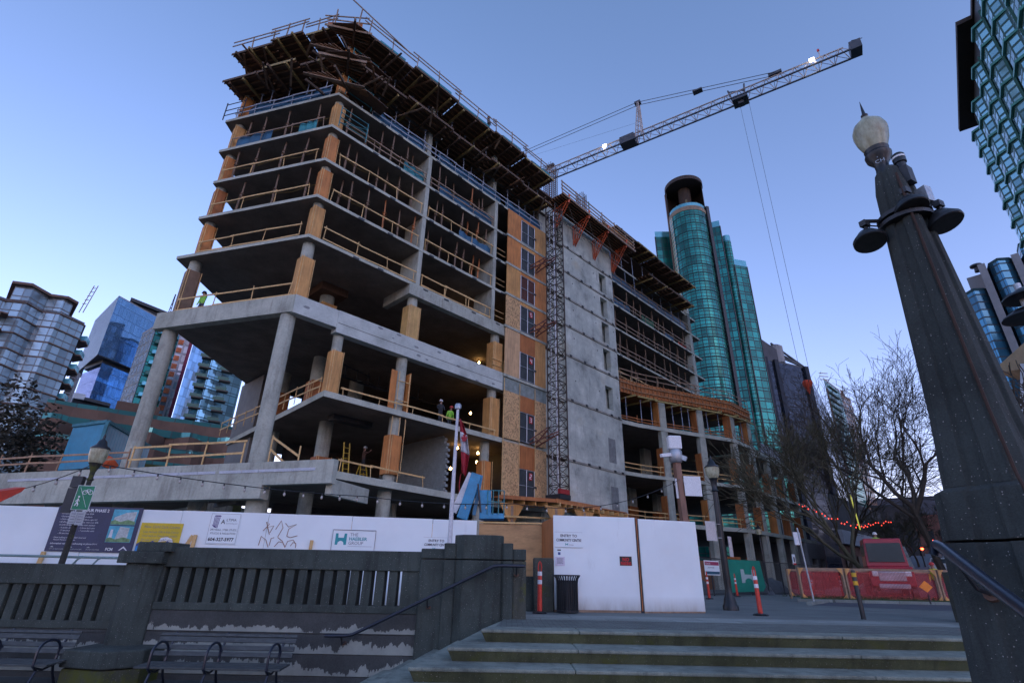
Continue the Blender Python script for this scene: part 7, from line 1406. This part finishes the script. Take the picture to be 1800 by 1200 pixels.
for c, r in cl:
    for _ in range(95):
        v = Vector((R.gauss(0, 1), R.gauss(0, 1), R.gauss(0, .8))).normalized() * r * R.uniform(.5, 1.05); p = c + v + Vector((b.x, b.y, .6)); a = Vector((R.uniform(-1, 1), R.uniform(-1, 1), R.uniform(-.6, .6))).normalized(); e = a.cross(Vector((R.uniform(-1, 1), R.uniform(-1, 1), R.uniform(-1, 1)))).normalized(); s_ = R.uniform(.12, .24); m.add([p - a * s_, p + e * s_ * .5, p + a * s_, p - e * s_ * .5], [(0, 1, 2, 3)])
m.build('crown', weathered("evergreen_leaf", (.028, .026, .014), .5, .7), t)
# ---- fences and site edge
ORM = NT("orange_mesh"); v = ORM.coord('UV', (1, 1, 1)); sp = ORM.n("ShaderNodeSeparateXYZ"); ORM.l(v, sp.inputs[0]); ORM.col((.40, .035, .035)); ORM.set(.6)
a_ = ORM.math('LESS_THAN', ORM.math('FRACT', ORM.math('MULTIPLY', sp.outputs[0], 16)), .48); b_ = ORM.math('LESS_THAN', ORM.math('FRACT', ORM.math('MULTIPLY', sp.outputs[1], 16)), .48); ORM.l(ORM.math('MULTIPLY', ORM.math('MAXIMUM', a_, b_), .62), ORM.b.inputs['Alpha']); ORM = ORM.m
def mesh_fence(label, pts, h=1.32):
    t = thing('mesh_fence', label, 'fence', (*pts[0], 0), 'timber fences with orange mesh')
    for p, q in zip(pts, pts[1:]):
        u = Vector((q[0] - p[0], q[1] - p[1], 0)); L = u.length; u.normalize(); nn = Vector((u.y, -u.x, 0)); nn = nn if nn.y < 0 else -nn; a = Vector((*p, .12))
        m = MB(); n = 6
        for k in range(n):
            f0, f1 = L * k / n, L * (k + 1) / n; s0, s1 = .04 * math.sin(k * 1.7), .04 * math.sin((k + 1) * 1.7); m.quad(a + u * f0 + nn * s0 + ZV * .05, a + u * f1 + nn * s1 + ZV * .05, a + u * f1 + nn * s1 + ZV * (h - .08), a + u * f0 + nn * s0 + ZV * (h - .08), uv=((f0, 0), (f1, 0), (f1, h), (f0, h)))
        m.build('mesh', ORM, t); MB().bar(a + ZV * h, a + u * L + ZV * h, .05, .1).build('top_rail', LUMG, t)
        for f in (0.02, L - .02):
            s_ = a + u * f + nn * .05; MB().bar(s_ - ZV * .1, s_ + ZV * (h + .06), .1).build('post', LUMG, t); sg = 1 if f < 1 else -1
            for (z0, dz) in ((h + .04, -.34), (.02, .22)): m = MB(); m.add([s_ + nn * .06 + ZV * z0, s_ + nn * .06 + u * sg * .24 + ZV * z0, s_ + nn * .06 + ZV * (z0 + dz), s_ + nn * .075 + ZV * z0, s_ + nn * .075 + u * sg * .24 + ZV * z0, s_ + nn * .075 + ZV * (z0 + dz)], [(0, 1, 2), (5, 4, 3), (0, 3, 4, 1), (1, 4, 5, 2), (2, 5, 3, 0)]); m.build('gusset', PLY2, t)
mesh_fence('timber fence with orange mesh, left short panel by the sign pole', [(14.2, 27.9), (16.2, 27.6)]); mesh_fence('timber fence with orange mesh, long panel right of the sign pole', [(16.3, 27.6), (20.4, 27.2)]); mesh_fence('timber fence with orange mesh, right panel ending at the pillar', [(20.5, 27.2), (25.4, 26.9)]); mesh_fence('timber fence with orange mesh at the back of the island', [(15.4, 31.5), (20, 33.0), (26.5, 31.5)])
p = at_dist(1430, 1052, 27.3); t = thing('sign_pole', 'slim grey pole with blank white plate before the orange fence', 'sign pole', (p.x, p.y, .15)); MB().tube((p.x, p.y, .1), (p.x - .12, p.y, 3.0), .035, n=8).build('pole', STEEL, t); MB().obox((p.x - .38, p.y - .06, 2.3), Vector((.34, .12, 0)), Vector((.01, -.02, 0)), ZV * .52).build('plate', WHITE, t)
# chain fence with green banner and warning board
t = thing('site_fence', 'dark wire site fence along the right podium', 'fence', (14, 36, 0)); fa, fb = Vector((8.6, 31.0, 0)), Vector((25, 45.5, 0)); m = MB(); n = 9
for k in range(n + 1): q = fa.lerp(fb, k / n); m.bar(q, q + ZV * 2.1, .06)
m.bar(fa + ZV * 2.05, fb + ZV * 2.05, .05); m.bar(fa + ZV * .1, fb + ZV * .1, .05); m.build('frame', DARK, t)
WM = NT("wire_mesh"); v = WM.coord('UV'); sp = WM.n("ShaderNodeSeparateXYZ"); WM.l(v, sp.inputs[0]); WM.col((.04, .05, .05)); a_ = WM.math('LESS_THAN', WM.math('FRACT', WM.math('MULTIPLY', WM.math('ADD', sp.outputs[0], sp.outputs[1]), 9)), .2); b_ = WM.math('LESS_THAN', WM.math('FRACT', WM.math('MULTIPLY', WM.math('SUBTRACT', sp.outputs[0], sp.outputs[1]), 9)), .2); WM.l(WM.math('MAXIMUM', a_, b_), WM.b.inputs['Alpha'])
L = (fb - fa).length; m = MB(); m.quad(fa + ZV * .1, fb + ZV * .1, fb + ZV * 2.05, fa + ZV * 2.05, uv=((0, 0), (L, 0), (L, 2), (0, 2))); m.build('mesh', WM.m, t)
fu = (fb - fa).normalized(); fn = Vector((fu.y, -fu.x, 0)); FBd = Board(fa, fu, fn)
def f_of(px): 
    q = ray(px, 1015); s_ = (fa.x * q.y - fa.y * q.x) / (q.x * fu.y - q.y * fu.x); return s_
ua, ub = f_of(1281), f_of(1338); t = thing('fence_banner', 'green banner with pale H logo tied to the site fence', 'banner', FBd.at((ua + ub) / 2, .3, .05)); m = MB(); m.add([FBd.at(ua, 2.05, .06), FBd.at(ua + .1, .18, .06), FBd.at(ub - .1, .22, .06), FBd.at(ub + .35, .5, .06), FBd.at(ub, 2.1, .06)], [(0, 1, 2, 3, 4)]); m.build('cloth', weathered("banner_green", (.01, .25, .17), .15, 1.2, rough=.6), t); hw = (ub - ua); hlogo(FBd, ua + hw * .34, .72, .075, hw * .44, .80, weathered("banner_pale", (.40, .52, .50), .1), t)
ua, ub = f_of(1239), f_of(1265); t = thing('warning_board', 'white site warning board with red heading on the fence', 'sign', FBd.at(ua, 1.2, .05)); FBd.panel(ua, ub, 1.12, 1.92, .07, .02, 'board', HOARDM, t); FBd.panel(ua + .05, ub - .05, 1.66, 1.86, .075, .005, 'red_heading', plain("heading_red", (.40, .05, .12)), t); FBd.panel(ua + .05, ub - .05, 1.16, 1.32, .075, .005, 'blue_footer', plain("footer_blue", (.02, .10, .16)), t); FBd.text('DANGER', ua + .12, 1.70, .08, .14, WHITE, t, maxw=.6); FBd.text('CONSTRUCTION AREA', ua + .3, 1.5, .075, .09, INKB, t, maxw=.8)
p = at_dist(1395, 992, 40); t = thing('notice', 'small white notice with red edge on the fence near the right columns', 'notice', p); MB().obox(p, fu * .45, -fn * .02, ZV * .62).build('board', HOARDM, t); MB().obox(p + fu * .14 + fn * .01 + ZV * .16, fu * .18, -fn * .01, ZV * .3).build('symbol', INKB, t); MB().obox(p + fn * .008, fu * .45, -fn * .01, ZV * .1).build('red_edge', REDI, t)
for k, (u, w_) in enumerate(((f_of(1350), 2.5), (f_of(1380), 2.2), (f_of(1255), 1.5))): 
    t = thing('covered_pile', ['grey sheeted pile right of the green banner', 'second grey sheeted pile nearer the small notice', 'dark sheeted pile under the warning board'][k], 'pile', FBd.at(u, 0, -1)); c = FBd.at(u, 0, -1.2); m = MB(); m.lathe(tuple(c), [(w_ * .55, 0), (w_ * .5, .35), (w_ * .35, .75), (w_ * .12, 1.05), (.02, 1.1)], 11); o = m.build('sheet', weathered("grey_sheet", (.11, .125, .14), .35, 2, rough=.5), t, smooth=True)
    d_ = o.modifiers.new('D', 'DISPLACE'); tx = bpy.data.textures.new('n%d' % k, 'CLOUDS'); tx.noise_scale = .6; d_.texture = tx; d_.strength = .5
t = thing('orange_hoarding', 'low rust orange plywood hoarding under the right podium', 'hoarding', FA(42, 0, 2)); m = MB()
for a, b in ((40, 46), (46.3, 49.5), (51, 53)): m.obox(podp(a, 0, -1.5), podp(b, 0, -1.5) - podp(a, 0, -1.5), NA * .05, ZV * (2.6 if a < 46 else 3.1)); 
m.build('sheet', PLY3, t)
t = thing('grey_end_building', 'grey ground floor block at the right end of the site', 'building', FA(70, 0, 5)); m = MB(); abox(m, 66.5, 74, 5.6, -4, 3.6, 5.4); abox(m, 66.5, 67.7, 5.6, -4, 0, 3.6); abox(m, 70, 71, 5.6, -4, 0, 3.6); abox(m, 73, 74, 5.6, -4, 0, 3.6); m.build('frame', GCONC, t); m = MB(); abox(m, 66.6, 73.9, 2, 1.8, 0, 3.6); m.build('inner_wall', DARK, t)
# ---- red truck, white car, street signs
t = thing('pickup_truck', 'bright red truck parked behind the orange mesh fence', 'truck', at_z(1535, 1030, 0)); p = polar(33.6, 41); X = polar(33.35 + 84, 1) * .92; Y = Vector((-X.y, X.x, 0)); TRD = weathered("truck_red", (.34, .012, .03), .15, 1, rough=.3)
TS = 1.28
def tb(x0, x1, y0, y1, z0, z1, nm, mt, par=None, tx=0, bv=.05):
    q = [p + X * x + Y * y + ZV * z for z, k in ((z0 * TS, 0), (z1 * TS, tx)) for x, y in ((x0 + k, y0 + k), (x1 - k, y0 + k), (x1 - k, y1 - k), (x0 + k, y1 - k))]; return MB().hexa(q).build(nm, mt, par or t, bevel=bv)
tb(-1.15, 1.15, -2.7, 2.9, .55, 1.35, 'body', TRD); cab = tb(-1.12, 1.12, -1.9, .6, 1.35, 2.55, 'cab', TRD, tx=.12); tb(-.95, .95, -1.97, -1.80, 1.55, 2.35, 'windscreen', plain("screen_glass", (.02, .035, .04), .25), cab, .03, .01); tb(-1.08, 1.08, -1.7, .4, 1.6, 2.3, 'side_window', MATS["screen_glass"], cab, .02, .01); tb(-.7, .7, -2.76, -2.66, .75, 1.15, 'grille', STEEL); tb(-.8, .8, -2.85, -2.7, .45, .65, 'bumper', STEEL)
for x in (-.85, .85): tb(x - .16, x + .16, -2.76, -2.68, .95, 1.15, 'headlight', WHITE)
for x in (-1.05, 1.05):
    for y in (-1.8, 1.9): c = p + X * x + Y * y + ZV * .42; MB().tube(c - X * .14, c + X * .14, .42, n=18).build('wheel', BLACK, t)
tb(.9, 1.75, .8, 2.6, 1.3, 2.3, 'rubble_load', weathered("rubble", (.16, .19, .19), .5, 5), tx=.2)
t = thing('parked_car', 'small white car on the street beyond the red truck', 'car', street(72, 1.0)); TS = 1.0; p = street(72, 1.2); X = SN; Y = SV; cb_ = tb(-.88, .88, -2.1, 2.1, .35, .95, 'body', WHITE, bv=.1); k_ = tb(-.8, .8, -1.5, 1.2, .95, 1.5, 'cabin', WHITE, tx=.2, bv=.06); tb(-.62, .62, -1.52, -1.3, 1.0, 1.38, 'windscreen', MATS["screen_glass"], k_, .08, .01)
for x in (-.8, .8):
    for y in (-1.3, 1.35): c = p + X * x + Y * y + ZV * .32; MB().tube(c - X * .1, c + X * .1, .32, n=14).build('wheel', BLACK, t)
    tb(x - .12, x + .12, -2.14, -2.06, .65, .78, 'headlight', STEEL)
TLR = emit("signal_red", (1, .06, .02), 6)
for k, (px, py, d) in enumerate(((1618, 964, 95), (1637, 951, 110))):
    q = at_dist(px, py, d); t = thing('traffic_signal', ['lower red traffic light over the street', 'upper red traffic light over the street'][k], 'traffic light', (q.x, q.y, 0)); MB().tube((q.x, q.y, 0), (q.x, q.y, q.z + 1), .09, n=8).build('pole', DARK, t); MB().box((q.x, q.y - .1, q.z - .3), (.45, .3, 1.3)).build('housing', BLACK, t); MB().lathe((q.x, q.y - .28, q.z), [(.02, -.2), (.18, -.08), (.2, 0), (.18, .08), (.02, .2)], 10).build('red_lamp', TLR, t)
q = at_dist(1628, 1031, 32); t = thing('work_sign', 'orange diamond roadwork sign seen through the mesh', 'sign', (q.x, q.y, .1)); m = MB(); m.add([q + Vector((0, 0, .25)), q + Vector((.3, 0, 0)), q + Vector((0, 0, -.22)), q + Vector((-.3, 0, 0)), q + Vector((0, .03, .25)), q + Vector((.3, .03, 0)), q + Vector((0, .03, -.22)), q + Vector((-.3, .03, 0))], [(0, 3, 2, 1), (4, 5, 6, 7), (0, 1, 5, 4), (1, 2, 6, 5), (2, 3, 7, 6), (3, 0, 4, 7)]); m.build('board', plain("work_orange", (.85, .25, .02)), t); MB().bar(q - ZV * .3, (q.x, q.y, .05), .05).build('leg', DARK, t)
q = at_dist(1541, 953, 44); person('person in green hi-vis jacket standing above the red truck bed', (q.x, q.y, q.z - 1.2), 200, HIV, CLD, HATW)
q = at_dist(1640, 1000, 40); person('person in yellow vest beside the street right of the truck', (q.x, q.y, .15), 230, weathered("vest_yellow", (.6, .6, .05), .1), CLD, HATR)
t = thing('festoon_string', 'red string lights wrapped across the street trees', 'string lights', at_dist(1430, 900, 50)); RDL = emit("red_fairy", (1, .07, .04), .9); pts = [at_dist(1405, 885, 50), at_dist(1450, 905, 52), at_dist(1500, 922, 55), at_dist(1530, 921, 60), at_dist(1570, 915, 66)]; MB().path(pts, .02, 4).build('cable', BLACK, t)
for a, b in zip(pts, pts[1:]):
    for k in range(9): v = a.lerp(b, k / 9) + Vector((0, 0, RND.uniform(-.25, .1))); m = MB(); m.lathe(tuple(v), [(.01, -.05), (.05, 0), (.01, .06)], 6); m.build('bulb', RDL, t)
t = thing('festoon_string', 'yellow green string lights running down a street tree', 'string lights', at_dist(1500, 880, 50)); pts = [at_dist(1495, 870, 56), at_dist(1505, 905, 55), at_dist(1512, 930, 54)]; MB().path(pts, .05, 5).build('cable', emit("lime_light", (.5, .5, .08), .2), t)

# unseen tan tower added behind the site to reflect in the blue glass
t = thing('apartment_tower', 'hidden tan tower added for its reflection in the blue glass tower', 'tower', (-8, 240, 0)); q = [(-22, 222), (10, 228), (6, 258), (-26, 252)]; skin(q, 0, 104, 'facade', m_glass("tan_tower_windows", 3.0, 3.2, (.12, .16, .14), (.62, .34, .12), 1.5, 1.2, .5, .3, .1), t); lid(q, 104, 105, 'roof', BAND, t)
